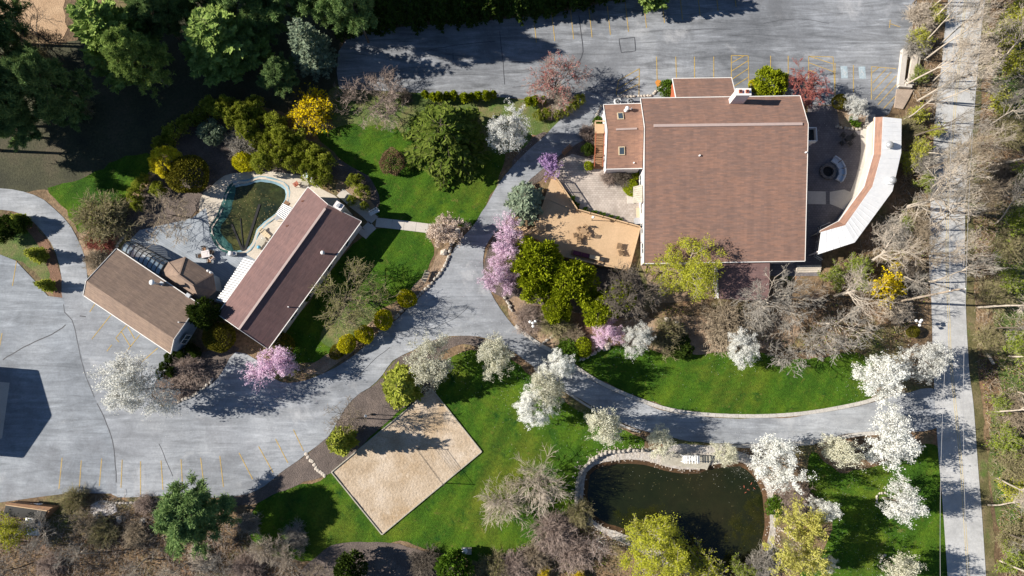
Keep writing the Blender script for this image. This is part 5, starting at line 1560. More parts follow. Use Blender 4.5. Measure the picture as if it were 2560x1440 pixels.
for i, (x, y) in enumerate([(425,895),(412,915),(402,935),(430,930),(440,875),(455,885),(478,872),(490,880)]):
    shrub('dark_bush', x, y, 15, 1.4, f'{ORDW[i]} dark clipped evergreen edging the mulch bed by the lodge', 'evergreen_shrub', group='evergreens edging the mulch bed')
shrub('globe_olive', 700, 868, 38, 2.2, 'olive shrub at the lower gable of the pool house', 'globe_shrub')
shrub('globe_olive', 842, 880, 20, 1.2, 'flat olive shrub below the lowest golden globe', 'globe_shrub')
shrub('green_bush', 765, 743, 12, 2.0, 'dark green shrub against the pool house eave')
shrub('dark_bush', 880, 1420, 45, 4.5, 'shaded evergreen at the bottom below the court', 'evergreen_tree', 'tree')
shrub('green_bush', 1135, 1425, 48, 4.0, 'green evergreen at the bottom below the round lid', 'evergreen_tree', 'tree')
shrub('greening', 30, 1335, 50, 4.5, 'bright yellow-green tree in the lower left corner', 'leafing_tree', 'tree', var=1)

# blossom
for x, y, r, h, l in [
 (312,972,92,13,'white blossom tree on the western lot by the mulch bed'),
 (1330,1022,58,8.5,'lowest white blossom tree of the three leaning between the drive arms'),
 (1592,842,44,6,'white blossom tree touching the small pink tree'),
 (1850,866,50,5.0,'white blossom tree on the top edge of the half-moon lawn'),
 (2216,952,92,9,'large white blossom tree at the upper corner of the drive entrance'),
 (2325,895,66,9.5,'white blossom tree leaning over the road edge'),
 (2246,1110,98,10,'large white blossom tree at the lower corner of the drive entrance'),
 (1955,1165,86,9,'white blossom tree at the right end of the pond'),
 (1272,315,58,8.5,'white blossom tree between the green spruce and the north drive'),
 (2147,264,42,4.0,'small white blossom tree in the courtyard bed'),
 (2272,1265,66,10,'white blossom tree in the stone ring on the south-east lawn'),
 (2065,1275,40,8,'white blossom tree right behind the golden willow'),
 (2068,1408,30,4.0,'small white blossom tree below the golden willow')]:
    tree('pear', x, y, r, h, l, 'blossom tree', group=W, hc=.64)
for x, y, r, h, l in [
 (1077,902,66,8,'cream-white blossom tree at the head of the sand court'),
 (1235,893,52,7.5,'sparse white blossom tree in the junction island'),
 (1505,1055,56,10,'cream blossom tree on the lawn above the pond'),
 (2108,1138,54,8,'cream blossom tree beside the lower entrance tree'),
 (2258,1425,52,8,'cream blossom tree cut by the bottom edge'),
 (1650,1106,38,4.5,'low cream blossom tree left of the pond platform'),
 (1812,1134,34,4,'low cream blossom tree right of the pond platform'),
 (1396,908,46,9.5,'uppermost white blossom tree of the three leaning between the drive arms'),
 (1366,962,58,9.0,'middle white blossom tree of the three leaning between the drive arms')]:
    tree('cream' if x not in (1396, 1364) else 'pear', x, y, r, h, l, 'blossom tree', group=W)
for x, y, r, h, l in [
 (692,922,64,6.4,'pink blossom tree at the lower end of the pool house'),
 (1258,604,58,5.6,'upper pink blossom tree beside the deck steps'),
 (1248,690,48,5.2,'lower pink blossom tree at the drive junction'),
 (1520,828,40,4.2,'small pink blossom tree at the edge of the half-moon lawn')]:
    tree('cherry', x, y, r, h, l, 'blossom tree', group=PK)
tree('violet', 1370, 412, 31, 3.6, 'small violet blossom tree at the patio corner', 'blossom tree')
shrub('magnolia', 1100, 573, 54, 5.2, 'pale beige-pink flowering shrub at the end of the concrete path', 'magnolia_shrub')
shrub('forsythia', 776, 278, 56, 3.0, 'bright yellow forsythia left of the bare mauve tree', 'forsythia_shrub')
shrub('forsythia', 2214, 718, 44, 3.2, 'yellow forsythia between the gallery and the road', 'forsythia_shrub')
shrub('forsythia', 2240, 662, 16, 2.0, 'small yellow forsythia sprig above the roadside forsythia', 'forsythia_shrub')
shrub('forsythia', 1360, 1430, 18, 1.6, 'small yellow forsythia at the bottom edge', 'forsythia_shrub', group='forsythia at the bottom edge')
shrub('forsythia', 1446, 1440, 16, 1.5, 'smaller yellow forsythia right of the other at the bottom edge', 'forsythia_shrub', group='forsythia at the bottom edge')

# leafless trees and shrubs of the garden
tree('bare_mauve', 935, 262, 104, 5.4, 'spreading mauve leafless tree between the forsythia and the spruce')
tree('bare_olive', 846, 738, 106, 8.5, 'big olive-grey leafless tree in front of the pool house')
shrub('globe_tan', 980, 405, 33, 2.2, 'round dense tan shrub beside the green spruce', 'globe_shrub')
tree('bare_tan', 430, 530, 86, 4.6, 'grey-brown leafless tree left of the covered pool')
shrub('shrub_olive', 250, 540, 70, 3.6, 'olive leafless shrub beside the curved drive')
tree('red_maple', 1395, 200, 78, 7.0, 'red-budded maple on the corner of the north lot', name='maple_tree', var=0)
tree('red_maple', 2032, 215, 68, 5.5, 'red-brown budding maple at the rear corner of the hall', name='maple_tree', var=1)
shrub('shrub_tan', 1395, 255, 42, 1.6, 'brown leafless shrub under the red-budded maple')
tree('bare_dark', 1585, 735, 84, 8.0, 'dark leafless tree at the lower left corner of the hall')
tree('leafing', 1724, 695, 98, 8.0, 'yellow-green leafing tree over the front eave of the hall', var=0)
tree('bare_grey', 0, 0, 92, 10.5, 'pale-trunked leafless tree in front of the hall', base=(1885, 760), name='bare_tree')
tree('bare_tan', 2010, 872, 104, 7.5, 'leafless tree hanging over the half-moon lawn', var=1)
tree('bare_grey', 2090, 800, 92, 9.0, 'leafless tree between the forsythia and the half-moon lawn')
tree('bare_grey', 1985, 740, 70, 9.0, 'leafless tree between the pale-trunked one and the gallery')
shrub('shrub_tan', 1815, 815, 66, 2.8, 'tan leafless shrub above the white tree of the half-moon lawn', var=0)
shrub('shrub_olive', 1672, 838, 46, 3.2, 'grey-olive shrub right of the white blossom tree')
shrub('dark_bush', 1700, 865, 34, 2.0, 'dark evergreen under the grey-olive shrub', 'evergreen_shrub')
shrub('shrub_grey', 1890, 800, 46, 2.4, 'grey leafless shrub behind the white tree of the half-moon lawn')
shrub('shrub_mauve', 1325, 795, 40, 1.8, 'pinkish leafless shrub around the triple lamp')
shrub('shrub_olive', 1390, 800, 46, 2.0, 'olive leafless shrub right of the triple lamp')
shrub('shrub_tan', 1432, 845, 34, 1.4, 'tan leafless shrub beside the red mulch', var=0)
tree('willowy', 1350, 1205, 78, 6.5, 'pale leafless tree left of the pond', name='bare_tree')
tree('willowy', 1262, 1262, 66, 4.6, 'pale leafless tree on the lawn right of the court', name='bare_tree')
shrub('shrub_olive', 1452, 1285, 36, 2.2, 'olive leafless shrub on the left pond bank')
shrub('shrub_mauve', 1388, 1335, 60, 2.8, 'reddish leafless shrub at the lower left of the pond')
shrub('shrub_mauve', 1440, 1385, 50, 2.4, 'mauve leafless shrub behind the white birch')
tree('birch', 1495, 1362, 40, 4.6, 'white-stemmed birch at the lower left pond corner')
tree('leafing', 1618, 1412, 112, 6.0, 'wide yellow-green tree leaning over the bottom of the pond', var=1)
shrub('greening', 1590, 1330, 40, 2.6, 'yellow-green shrub reaching over the pond water', 'leafing_shrub', var=1)
shrub('greening', 1755, 1432, 60, 3.2, 'yellow-green shrub at the bottom edge under the pond', 'leafing_shrub', var=1)
shrub('greening', 1860, 1440, 45, 2.4, 'green shrub at the bottom right of the pond', 'leafing_shrub', var=0)
shrub('shrub_grey', 1905, 1412, 40, 2.2, 'grey leafless shrub at the lower right pond corner')
tree('weeping', 2002, 1352, 94, 10.5, 'golden weeping willow right of the pond')
shrub('shrub_mauve', 1985, 1252, 46, 2.6, 'red-brown leafless shrub above the golden willow')
shrub('green_bush', 1935, 1265, 26, 1.5, 'low green shrub on the right pond bank')
tree('bare_tan', 878, 1050, 58, 8.5, 'thin leafless tree by the lamp of the court', hc=.55, var=0)
shrub('shrub_red', 262, 608, 24, 1.2, 'larger rust-red shrub above the lodge', group='rust-red shrubs')
shrub('shrub_red', 232, 600, 22, 1.0, 'smaller rust-red shrub by the curved drive', group='rust-red shrubs')
shrub('shrub_red', 250, 592, 16, .9, 'third rust-red shrub behind the other two', group='rust-red shrubs')
shrub('shrub_tan', 240, 650, 30, 1.6, 'tan leafless shrub at the lodge corner', var=0)
shrub('shrub_grey', 600, 360, 40, 2.2, 'grey leafless shrub inside the pool hedge')
shrub('shrub_grey', 1010, 240, 20, 1.4, 'grey leafless shrub edging the north lot')
shrub('shrub_mauve', 470, 920, 46, 1.4, 'low brown shrub filling the mulch bed by the lodge')
shrub('shrub_mauve', 430, 965, 36, 1.2, 'low brown shrub at the tip of the mulch bed')
for i, (x, y) in enumerate(((1428,498),(1440,515),(1462,528),(1485,535),(1505,540),(1525,547),(1545,552))):
    shrub('grassy', x, y, 9, .5, f'{ORDW[i]} tuft of green bulbs from the left along the deck', 'bulb_plant', 'plant', group='bulbs along the deck')
for i, (x, y) in enumerate(((2128,300),(2135,308),(2142,312))):
    shrub('grassy', x, y, 8, .6, f'{ORDW[i]} tuft of green bulbs from the left in the courtyard bed', 'bulb_plant', 'plant', group='bulbs in the courtyard bed')

# woods along the road
rgw = random.Random(41)
ROADT = ([(2282,10,13,60,0),(2322,60,15,62,1),(2300,112,13,56,3),(2310,150,15,60,1),(2294,252,16,70,1),(2330,205,12,50,3),(2272,345,14,58,0),(2305,385,13,54,3),(2292,432,14,60,2),(2306,575,13,60,0),(2268,640,12,58,2),(2318,705,12,52,3),(2262,212,14,60,1),(2258,300,14,58,3),(2318,478,14,62,1),(2286,520,14,60,3),(2322,635,13,58,1),(2245,690,13,58,3),(2350,110,12,50,1),(2338,255,13,54,3),(2326,400,13,56,1),(2330,548,13,54,2),(2334,15,12,50,1),
    (2492,18,13,62,2),(2478,188,15,66,1),(2512,262,12,60,0),(2462,320,11,52,3),(2494,412,16,72,1),(2530,490,13,64,2),(2488,560,12,60,3),(2534,640,14,66,2),(2444,768,15,68,1),(2472,820,11,54,0),(2520,890,13,60,3),(2478,1030,14,62,1),(2530,1080,11,54,0),(2494,1196,12,58,1),(2470,1262,11,52,3),(2510,1330,12,56,0),(2500,1402,13,58,1),(2545,980,14,62,3),(2548,150,13,60,0),(2560,1250,13,60,2)])
for (x, y, h, r, v) in ROADT:
    side = 'left' if x < 2400 else 'right'
    same = sorted(e[1] for e in ROADT if (e[0] < 2400) == (x < 2400))
    w = ORDW[same.index(y)]
    plant('woodland', 0, 0, r, h, 'bare_tree', f'{w} tall leafless tree from the top on the {side} side of the road', 'tree', f'leafless trees on the {side} side of the road', base=(x, y), var=v, lean=(rgw.uniform(-.2, .2), rgw.uniform(-.2, .2)))
SHR_R = [(2490,110,46,2.5,'shrub_tan'),(2530,330,50,2.6,'shrub_olive'),(2520,450,50,2.6,'shrub_grey'),(2540,610,50,2.6,'shrub_olive'),(2490,740,46,2.4,'shrub_olive'),(2480,850,40,2.2,'shrub_olive'),(2550,1030,50,2.6,'shrub_tan'),(2550,1160,50,2.4,'shrub_olive'),(2550,1350,50,2.6,'shrub_olive')]
for (x, y, r, h, sp), w in zip(SHR_R, rank(SHR_R, lambda e: e[1])):
    shrub(sp, x, y, r, h, f'{w} leafless shrub from the top in the wood right of the road', group='leafless shrubs right of the road')
SHR_L = [(2310,40,40,2.4,'shrub_tan'),(2290,110,36,2.2,'shrub_grey'),(2275,320,34,2,'shrub_olive'),(2310,410,38,2.2,'shrub_grey'),(2240,580,42,2.4,'shrub_grey'),(2290,560,38,2.2,'shrub_tan'),(2270,690,46,2.4,'shrub_grey'),(2240,770,44,2.2,'shrub_tan')]
for (x, y, r, h, sp), w in zip(SHR_L, rank(SHR_L, lambda e: e[1])):
    shrub(sp, x, y, r, h, f'{w} leafless shrub from the top between gallery and road', group='leafless shrubs left of the road')
plant('sycamore', 0, 0, 122, 17, 'sycamore_tree', 'thick white-barked leafless tree whose limbs cross the road', 'tree', base=(2268, 518))
plant('sycamore', 0, 0, 92, 12, 'sycamore_tree', 'pale forked leafless tree right below the white gallery roof', 'tree', base=(2165, 660), rot=1.1)
plant('woodland', 0, 0, 82, 10, 'bare_tree', 'leafless tree leaning from the forsythia towards the road', 'tree', base=(2085, 740), var=1)
LEAF_L = [(2300,95,40,3.5,1),(2335,40,36,3.0,1),(2290,285,36,3,1),(2300,375,40,3.2,1),(2272,402,36,2.6,1),(2315,455,34,3,0),(2265,560,36,2.6,0),(2340,330,26,3,1),(2300,190,34,2.4,0)]
for (x, y, r, h, v), w in zip(LEAF_L, rank(LEAF_L, lambda e: e[1])):
    shrub('greening', x, y, r * .78, h * .8, f'{w} yellow-green leafing shrub from the top between gallery and road', 'leafing_shrub', group='leafing shrubs left of the road', var=v)
LEAF_R = [(2525,95,46,4,1),(2500,262,40,3,1),(2538,160,44,3.6,1),(2545,560,46,4,0),(2525,700,44,3,0),(2540,860,46,3.5,0),(2520,1105,44,3,0),(2545,1235,44,3.4,1),(2535,1400,44,3,0),(2500,1010,34,2.4,0),(2550,30,44,4,1),(2550,440,40,3,0)]
for (x, y, r, h, v), w in zip(LEAF_R, rank(LEAF_R, lambda e: e[1])):
    shrub('greening', x, y, r * .98, h, f'{w} yellow-green leafing shrub from the top right of the road', 'leafing_shrub', group='leafing shrubs right of the road', var=v)
shrub('greening', 2088, 690, 34, 2.8, 'olive-green shrub below the gallery nearest the hall', 'leafing_shrub', var=0)
shrub('greening', 2142, 665, 38, 3.4, 'taller green shrub below the white gallery roof', 'leafing_shrub', var=0)
shrub('greening', 2150, 705, 28, 2.4, 'lower green shrub left of the roadside forsythia', 'leafing_shrub', var=0)
shrub('globe_olive', 2282, 830, 16, 1.4, 'olive shrub beside the triple lamp at the road', 'globe_shrub')
# woods at the lower left
THT = [(95,1335,58,6,'bare_grey'),(215,1300,44,4.5,'bare_tan'),(190,1400,44,7,'woodland'),(320,1420,40,8,'woodland'),(20,1430,45,8,'woodland'),(430,1430,40,7,'woodland'),(-60,1380,45,10,'woodland'),(-40,1320,45,9,'woodland'),(660,1370,46,4.6,'willowy'),(715,1395,40,4.6,'willowy'),(560,1425,44,7,'woodland'),(790,1430,44,4,'bare_tan')]
for (x, y, r, h, s), w in zip(THT, rank(THT, lambda e: e[0])):
    tree(s, x, y, r, h, f'{w} leafless tree from the left in the lower left thicket', name='bare_tree', group='leafless trees of the lower left thicket')
THS = [(255,1335,40,1.6,'shrub_olive'),(340,1340,36,1.4,'shrub_tan'),(125,1420,36,1.4,'shrub_mauve'),(500,1400,36,1.2,'shrub_tan'),(620,1310,30,1.6,'shrub_grey'),(360,1262,26,1.2,'shrub_mauve'),(180,1250,34,2.2,'shrub_olive'),(620,1420,46,2,'shrub_mauve'),(740,1340,34,1.6,'shrub_grey'),(1290,1420,50,2.4,'shrub_mauve'),(1230,1430,44,2.4,'shrub_olive'),(1340,1400,40,2,'shrub_tan'),(1060,1400,44,2,'shrub_grey')]
for (x, y, r, h, s), w in zip(THS, rank(THS, lambda e: e[0])):
    shrub(s, x, y, r, h, f'{w} brown leafless shrub from the left in the lower edge thicket', group='leafless shrubs of the lower thicket')

# undergrowth that nobody could count: dead stems, brambles and fresh sprouts
def undergrowth(label, regions, n, mats, seed, hmax=.7, wid=.02):
    rg = np.random.default_rng(seed)
    for mi, (mt, frac, kind) in enumerate(mats):
        k = int(n * frac)
        polys = [px_ring(r, False, 3) for r in regions]
        ars = np.array([abs(area(p)) for p in polys]); ars /= ars.sum()
        pts = []
        for p, a in zip(polys, ars):
            P_ = np.array(p); lo, hi = P_.min(0), P_.max(0)
            want = int(k * a); got = []
            while len(got) < want:
                q = rg.uniform(lo, hi, (want * 2, 2))
                x, y = q[:, 0], q[:, 1]; ins_ = np.zeros(len(q), bool)
                j = len(P_) - 1
                for i in range(len(P_)):
                    xi, yi, xj, yj = *P_[i], *P_[j]
                    c_ = ((yi > y) != (yj > y)) & (x < (xj - xi) * (y - yi) / (yj - yi + 1e-12) + xi)
                    ins_ ^= c_; j = i
                got += list(q[ins_])
            pts += got[:want]
        pts = np.array(pts); m_ = len(pts)
        cl = np.sin(pts[:, 0] * .9) * np.sin(pts[:, 1] * 1.1 + 1)
        if kind == 'stem':
            D = unit(rg.normal(0, .7, (m_, 3)) + [0, 0, .6]); D[:, 2] = np.abs(D[:, 2])
            L = rg.uniform(.4, 1.0, m_) * hmax * 1.8 * (1 + .4 * cl)
            pl = polylines(rg, np.c_[pts, np.full(m_, .02)], D, L, 2, .25, -.05)
            pl[..., 2] = np.maximum(pl[..., 2], .03)
            V, F = tubes(pl, np.full((m_, 3), wid), 3)
        else:
            pts = pts[(np.sin(pts[:, 0] * .55 + 2) + np.sin(pts[:, 1] * .43) + np.sin(pts[:, 0] * .21 - pts[:, 1] * .3) + rg.normal(0, .5, m_)) > (.6 if mt == 'l_spring' else -.5)]; m_ = len(pts)
            c = np.c_[pts, rg.uniform(.05, hmax * .7, m_)]
            A, B = leaf_axes(rg, m_, .6)
            s = rg.uniform(.5, 1.2, m_) * .12
            V, F = diamonds(c, A, B, s, s * .7)
        me = np_mesh('undergrowth', V, F); me.materials.append(M[mt])
        o = bpy.data.objects.new('undergrowth', me); COL.objects.link(o)
        props(o, label[mi], 'undergrowth', kind='stuff')
EASTR = [(2480,-10),(2600,-10),(2600,1460),(2510,1460),(2475,1150),(2440,850),(2430,600),(2440,400),(2470,200)]
WESTR = [(2300,-10),(2360,-10),(2340,180),(2328,320),(2315,600),(2318,800),(2270,850),(2190,800),(2060,760),(2080,660),(2150,620),(2240,500),(2262,380),(2262,290),(2290,220)]
LOWL = [(-20,1275),(120,1290),(250,1250),(370,1240),(560,1275),(640,1380),(720,1410),(800,1440),(800,1465),(-20,1465)]
MIDR = [(1640,760),(1800,760),(1960,700),(2060,760),(2180,800),(2290,850),(2180,890),(1980,880),(1850,850),(1700,850)]
BOTR = [(1220,1405),(1400,1310),(1500,1330),(1600,1380),(1700,1440),(1700,1465),(1180,1465)]
undergrowth(['grey and tan dead stems tangled in the roadside woods', 'pale broken stems lying in the roadside woods', 'fresh yellow-green sprouts scattered through the roadside woods', 'dead brown leaves caught in the roadside woods'], [EASTR, WESTR], 9000, [('tw_tan', .45, 'stem'), ('tw_pale', .25, 'stem'), ('l_spring', .6, 'leaf'), ('l_brown', 1.0, 'leaf')], 5)
undergrowth(['grey dead stems in the lower left thicket', 'brown stems in the lower left thicket', 'dead leaves on the floor of the lower left thicket'], [LOWL], 6000, [('tw_grey', .5, 'stem'), ('tw_mauve', .35, 'stem'), ('l_brown', 1.0, 'leaf')], 6)
undergrowth(['tan dead stems in the beds before the hall', 'new green leaves in the beds before the hall', 'dead leaves in the beds before the hall'], [MIDR, BOTR], 3600, [('tw_tan', .5, 'stem'), ('l_spring', .7, 'leaf'), ('l_brown', .8, 'leaf')], 7, .5)
# ------------------------------------------------------------------ pool with its cover
def ring_in(ring, f, c): return [(c[0] + (p[0] - c[0]) * f, c[1] + (p[1] - c[1]) * f) for p in ring]
pc = thing('pool', 'kidney-shaped pool under a sagging teal winter cover full of murky water', 'pool', (P(622,545).x, P(622,545).y, -.6))
cpt = P2(625, 540)
outer = grow_ring(pool_ring, .45)
n = len(pool_ring); rgc = random.Random(8)
def cover_strip(sel, mat, name):
    m = MB(); rows = 7; vs = []
    for i in sel:
        p = Vector(pool_ring[i]); o_ = Vector(outer[i]); c = Vector(cpt)
        west = p.x < P(575, 540).x
        wide = 1.25 if west else .42
        d = (c - p).normalized()
        for k in range(rows):
            t = k / (rows - 1)
            q = o_.lerp(p + d * wide, t)
            z = .09 - .36 * max(0, t - .12) + .05 * math.sin(i * 1.7 + k * 1.3) * (1 - t) + rgc.uniform(-.025, .025)
            vs.append((q.x, q.y, z))
    L = len(sel)
    fs = [(a*rows + k, (a+1)*rows + k, (a+1)*rows + k + 1, a*rows + k + 1) for a in range(L - 1) for k in range(rows - 1)]
    m.add(vs, fs)
    return m.build(name, mat, pc, smooth=True)
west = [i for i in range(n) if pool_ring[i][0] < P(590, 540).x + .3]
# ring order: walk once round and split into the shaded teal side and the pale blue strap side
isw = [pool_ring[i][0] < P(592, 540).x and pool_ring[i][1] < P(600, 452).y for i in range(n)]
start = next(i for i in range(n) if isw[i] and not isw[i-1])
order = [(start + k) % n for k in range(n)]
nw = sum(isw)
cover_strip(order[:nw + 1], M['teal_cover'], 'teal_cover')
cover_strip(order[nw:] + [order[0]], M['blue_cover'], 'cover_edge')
sheet('sagging_water', ring_in(pool_ring, .97, cpt), -.19, M['pool_water'], parent=pc)
for a, b, w in (((611,627),(648,510),.34), ((606,627),(578,560),.28), ((608,628),(600,545),.10)):
    pa, pb = P(*a), P(*b)
    MB().bar((pa.x, pa.y, -.16), (pb.x, pb.y, -.17), w, .12).build('cover_fold', M['black'], pc)
strip_between(pool_ring, .0, pool_ring, -.6).build('pool_wall', M['concrete'], pc)
mrg = np.random.default_rng(4)
k = 260; th = mrg.uniform(0, 6.28, k); rr_ = np.sqrt(mrg.uniform(0, 1, k))
c = np.c_[cpt[0] + np.cos(th) * rr_ * 3.6, cpt[1] + np.sin(th) * rr_ * 4.2, np.full(k, -.178)]
ang = mrg.uniform(0, 6.28, k); A_ = np.c_[np.cos(ang), np.sin(ang), np.zeros(k)]; B_ = np.c_[-np.sin(ang), np.cos(ang), np.zeros(k)]
V, F = diamonds(c - np.array(ORG[pc.name]), A_, B_, mrg.uniform(.05, .13, k), mrg.uniform(.03, .07, k))
me = np_mesh('floating_leaves', V, F); me.materials.append(M['floating']); o = bpy.data.objects.new('floating_leaves', me); COL.objects.link(o); o.parent = pc; props(o, kind='stuff')

# pond leaves and rim
ph_ = np.array(pond_ring)
k = 170; idx = mrg.integers(0, len(ph_), k); cen_p = ph_.mean(0)
t = np.sqrt(mrg.uniform(0.05, .98, k))[:, None]
c = np.c_[cen_p + (ph_[idx] - cen_p) * t, np.full(k, -.296)]
ang = mrg.uniform(0, 6.28, k); A_ = np.c_[np.cos(ang), np.sin(ang), np.zeros(k)]; B_ = np.c_[-np.sin(ang), np.cos(ang), np.zeros(k)]
V, F = diamonds(c, A_, B_, mrg.uniform(.03, .07, k), mrg.uniform(.02, .05, k))
me = np_mesh('floating_leaves', V, F); me.materials.append(M['floating']); o = bpy.data.objects.new('floating_leaves', me); COL.objects.link(o)
props(o, 'tan leaves drifting on the dark pond water', 'leaves', kind='stuff')
fish_me = MB().lathe((0,0,0), [(.01,-.16),(.04,-.08),(.045,.03),(.02,.14),(.035,.2)], 6).mesh('fish')
fish_me.transform(__import__('mathutils').Matrix.Rotation(math.pi/2, 4, 'X'))
fish_me.materials.append(M['terracotta'])
for i, (x, y) in enumerate(((1862,1217),(1872,1225),(1880,1210),(1888,1222),(1866,1232))):
    p = P(x, y); o = bpy.data.objects.new('koi_fish', fish_me); COL.objects.link(o); o.location = (p.x, p.y, -.285); o.rotation_euler = (0, 0, i * 1.3)
    props(o, 'orange-red koi near the right bank of the pond', 'fish', 'koi in the pond')

# ------------------------------------------------------------------ stones: shore cobbles, walls, stepping stones
def rock_mesh(seed, mat):
    rg = np.random.default_rng(seed)
    bm = bmesh.new(); bmesh.ops.create_icosphere(bm, subdivisions=1, radius=.5)
    for v in bm.verts: v.co *= 1 + rg.normal(0, .12); v.co.z *= .7
    me = bpy.data.meshes.new('rock'); bm.to_mesh(me); bm.free(); me.materials.append(mat); return me
ROCKS = [rock_mesh(s, M['stone']) for s in range(4)]
PROCKS = [rock_mesh(20 + s, M['pale_stone']) for s in range(4)]
rg0 = random.Random(15)
def stone_wall(pts, size, label, cat='wall', name='stone_wall', rocks=ROCKS, h=.45, rows=1, group=None):
    w = spline([P2(*p) for p in pts], .2, False)
    L = [0]
    for a, b in zip(w[:-1], w[1:]): L.append(L[-1] + math.dist(a, b))
    mid = w[len(w)//2]
    t = thing(name, label, cat, (mid[0], mid[1], .03), group)
    for row in range(rows):
        s = size * .5 * (row % 2)
        while s < L[-1]:
            i = min(range(len(L)), key=lambda j: abs(L[j] - s)); a = w[max(0, i-1)]; b = w[min(len(w)-1, i+1)]
            ang = math.atan2(b[1]-a[1], b[0]-a[0]); k = rg0.uniform(.8, 1.2)
            piece('stone', rg0.choice(rocks), t, (w[i][0] + rg0.uniform(-.05,.05), w[i][1] + rg0.uniform(-.05,.05), .03 + h * .35 + row * h * .7), ang, (size * 1.12 * k, size * rg0.uniform(.7, 1.0), h * 1.25 * rg0.uniform(.85, 1.15)))
            s += size * k
    return t
stone_wall([(1443,1290),(1441,1240),(1446,1195),(1470,1158),(1510,1133),(1565,1126),(1615,1126)], .62, 'curved grey stone wall round the left end of the pond', h=.6, rows=2)
stone_wall([(1435,902),(1462,895),(1490,880),(1505,868),(1522,862)], .7, 'low curved stone wall at the left tip of the half-moon lawn', h=.5)
stone_wall([(1128,612),(1120,645),(1108,672),(1080,708),(1040,745),(1000,782),(960,820),(925,850)], .6, 'low stone retaining wall under the golden globe shrubs', h=.45)
stone_wall([(1262,745),(1275,765),(1280,778),(1270,760)], .5, 'short stone wall at the pink blossom by the junction', h=.45)
stone_wall([(2090,318),(2120,322),(2150,322),(2165,310),(2172,292)], .55, 'curved stone wall round the courtyard blossom bed', h=.45)
stone_wall([(1475,325),(1490,290),(1505,262)], .5, 'low stone edge along the annex bed', h=.35)
stone_wall([(1545,240),(1580,242),(1600,240),(1625,240),(1642,228),(1660,215),(1685,212)], .5, 'low pale stone edge between the hall and its parking bays', h=.35, rocks=PROCKS)
stone_wall([(424,1018),(455,1000),(490,985),(520,962),(535,945)], .55, 'low stone edge at the tip of the mulch bed', h=.35)
stone_wall([(2190,1255),(2192,1240),(2203,1232),(2215,1233)], .4, 'stone arc beside the white tree on the south-east lawn', name='stone_edging', h=.25, rocks=PROCKS, cat='edging')
stone_wall([(2205,1420),(2200,1405),(2206,1390),(2215,1388)], .4, 'stone arc beside the cream tree at the bottom edge', name='stone_edging', h=.25, rocks=PROCKS, cat='edging')
stone_wall([(250,1258),(330,1256),(395,1252)], .45, 'low stone edge along the lower side of the western lot', name='stone_edging', h=.3, cat='edging')
stone_wall([(1350,862),(1370,848),(1385,838),(1400,828)], .5, 'stone edge beside the tan path in the garden bed', name='stone_edging', h=.3, cat='edging')
stone_wall([(1300,575),(1312,592),(1340,600)], .45, 'stone edge at the foot of the deck steps', name='stone_edging', h=.3, cat='edging')
for i, (x, y, s, l) in enumerate([(1514,868,1.1,'larger tan boulder beside the small pink tree'),(1500,866,.8,'smaller tan boulder beside the small pink tree'),(1665,800,.8,'pale boulder below the yellow-green leafing tree'),(1690,808,.7,'second pale boulder below the yellow-green leafing tree'),(245,1288,1.0,'grey boulder under the white gravel'),(300,1298,.9,'grey boulder right of the white gravel'),(360,1300,.8,'dark boulder left of the lone pine'),(1432,1318,1.0,'grey boulder in the reddish shrub by the pond'),(2163,1225,.01,''),(1925,1424,1.0,'grey boulder at the lower right pond corner'),(1110,632,1.0,'tan boulder under the beige flowering shrub'),(1432,842,.8,'pale square boulder by the tan path'),(236,605,.5,'small pale rock among the rust-red shrubs')]):
    if not l: continue
    p = P(x, y); o = bpy.data.objects.new('boulder', ROCKS[i % 4] if 'grey' in l or 'dark' in l else PROCKS[i % 4]); COL.objects.link(o)
    o.location = (p.x, p.y, .2 * s); o.scale = (s * 1.3, s, s * .9); o.rotation_euler = (0, 0, i); props(o, l, 'boulder')
for i, (x, y) in enumerate([(765,1135),(770,1143),(776,1151),(780,1153),(786,1162),(790,1170),(795,1176),(801,1180),(806,1184),(811,1189)]):
    p = P(x, y); o = bpy.data.objects.new('stepping_stone', PROCKS[i % 4]); COL.objects.link(o); o.location = (p.x, p.y, .06); o.scale = (.62, .5, .2); o.rotation_euler = (0, 0, i * .9)
    props(o, f'{ORDW[i]} pale stepping stone from the drive towards the court', 'stone', 'stepping stones to the court')
# cobbles of the pond shore, too many and small to pick apart
k = 2600; gi = mrg.integers(0, len(pond_ring), k); hole = np.array(pond_hole); sh_ = np.array(grow_ring(pond_ring, 2.3))
f = mrg.uniform(0, 1, k)[:, None]; c2 = hole[gi] * (1 - f) + sh_[gi] * f + mrg.normal(0, .25, (k, 2))
ico = bmesh.new(); bmesh.ops.create_icosphere(ico, subdivisions=0 or 1, radius=.5); 
oct_v = np.array([(1,0,0),(0,1,0),(-1,0,0),(0,-1,0),(0,0,.7),(0,0,-.3)], float) * .5; oct_f = np.array([(0,1,4),(1,2,4),(2,3,4),(3,0,4)])
ico.free()
s = mrg.uniform(.09, .24, k); a = mrg.uniform(0, 6.28, k)
V = oct_v[None] * s[:, None, None] * np.stack([np.ones(k), mrg.uniform(.7, 1, k), np.ones(k)], 1)[:, None, :]
V = np.stack([V[..., 0] * np.cos(a)[:, None] - V[..., 1] * np.sin(a)[:, None], V[..., 0] * np.sin(a)[:, None] + V[..., 1] * np.cos(a)[:, None], V[..., 2]], -1)
V = V + np.c_[c2, np.full(k, .05)][:, None, :]
F = oct_f[None] + (np.arange(k) * 6)[:, None, None]
me = np_mesh('cobbles', V.reshape(-1, 3), F.reshape(-1, 3)); me.materials.append(M['pale_stone']); o = bpy.data.objects.new('cobbles', me); COL.objects.link(o)
props(o, 'pale cobbles strewn along the pond shore', 'cobbles', kind='stuff')

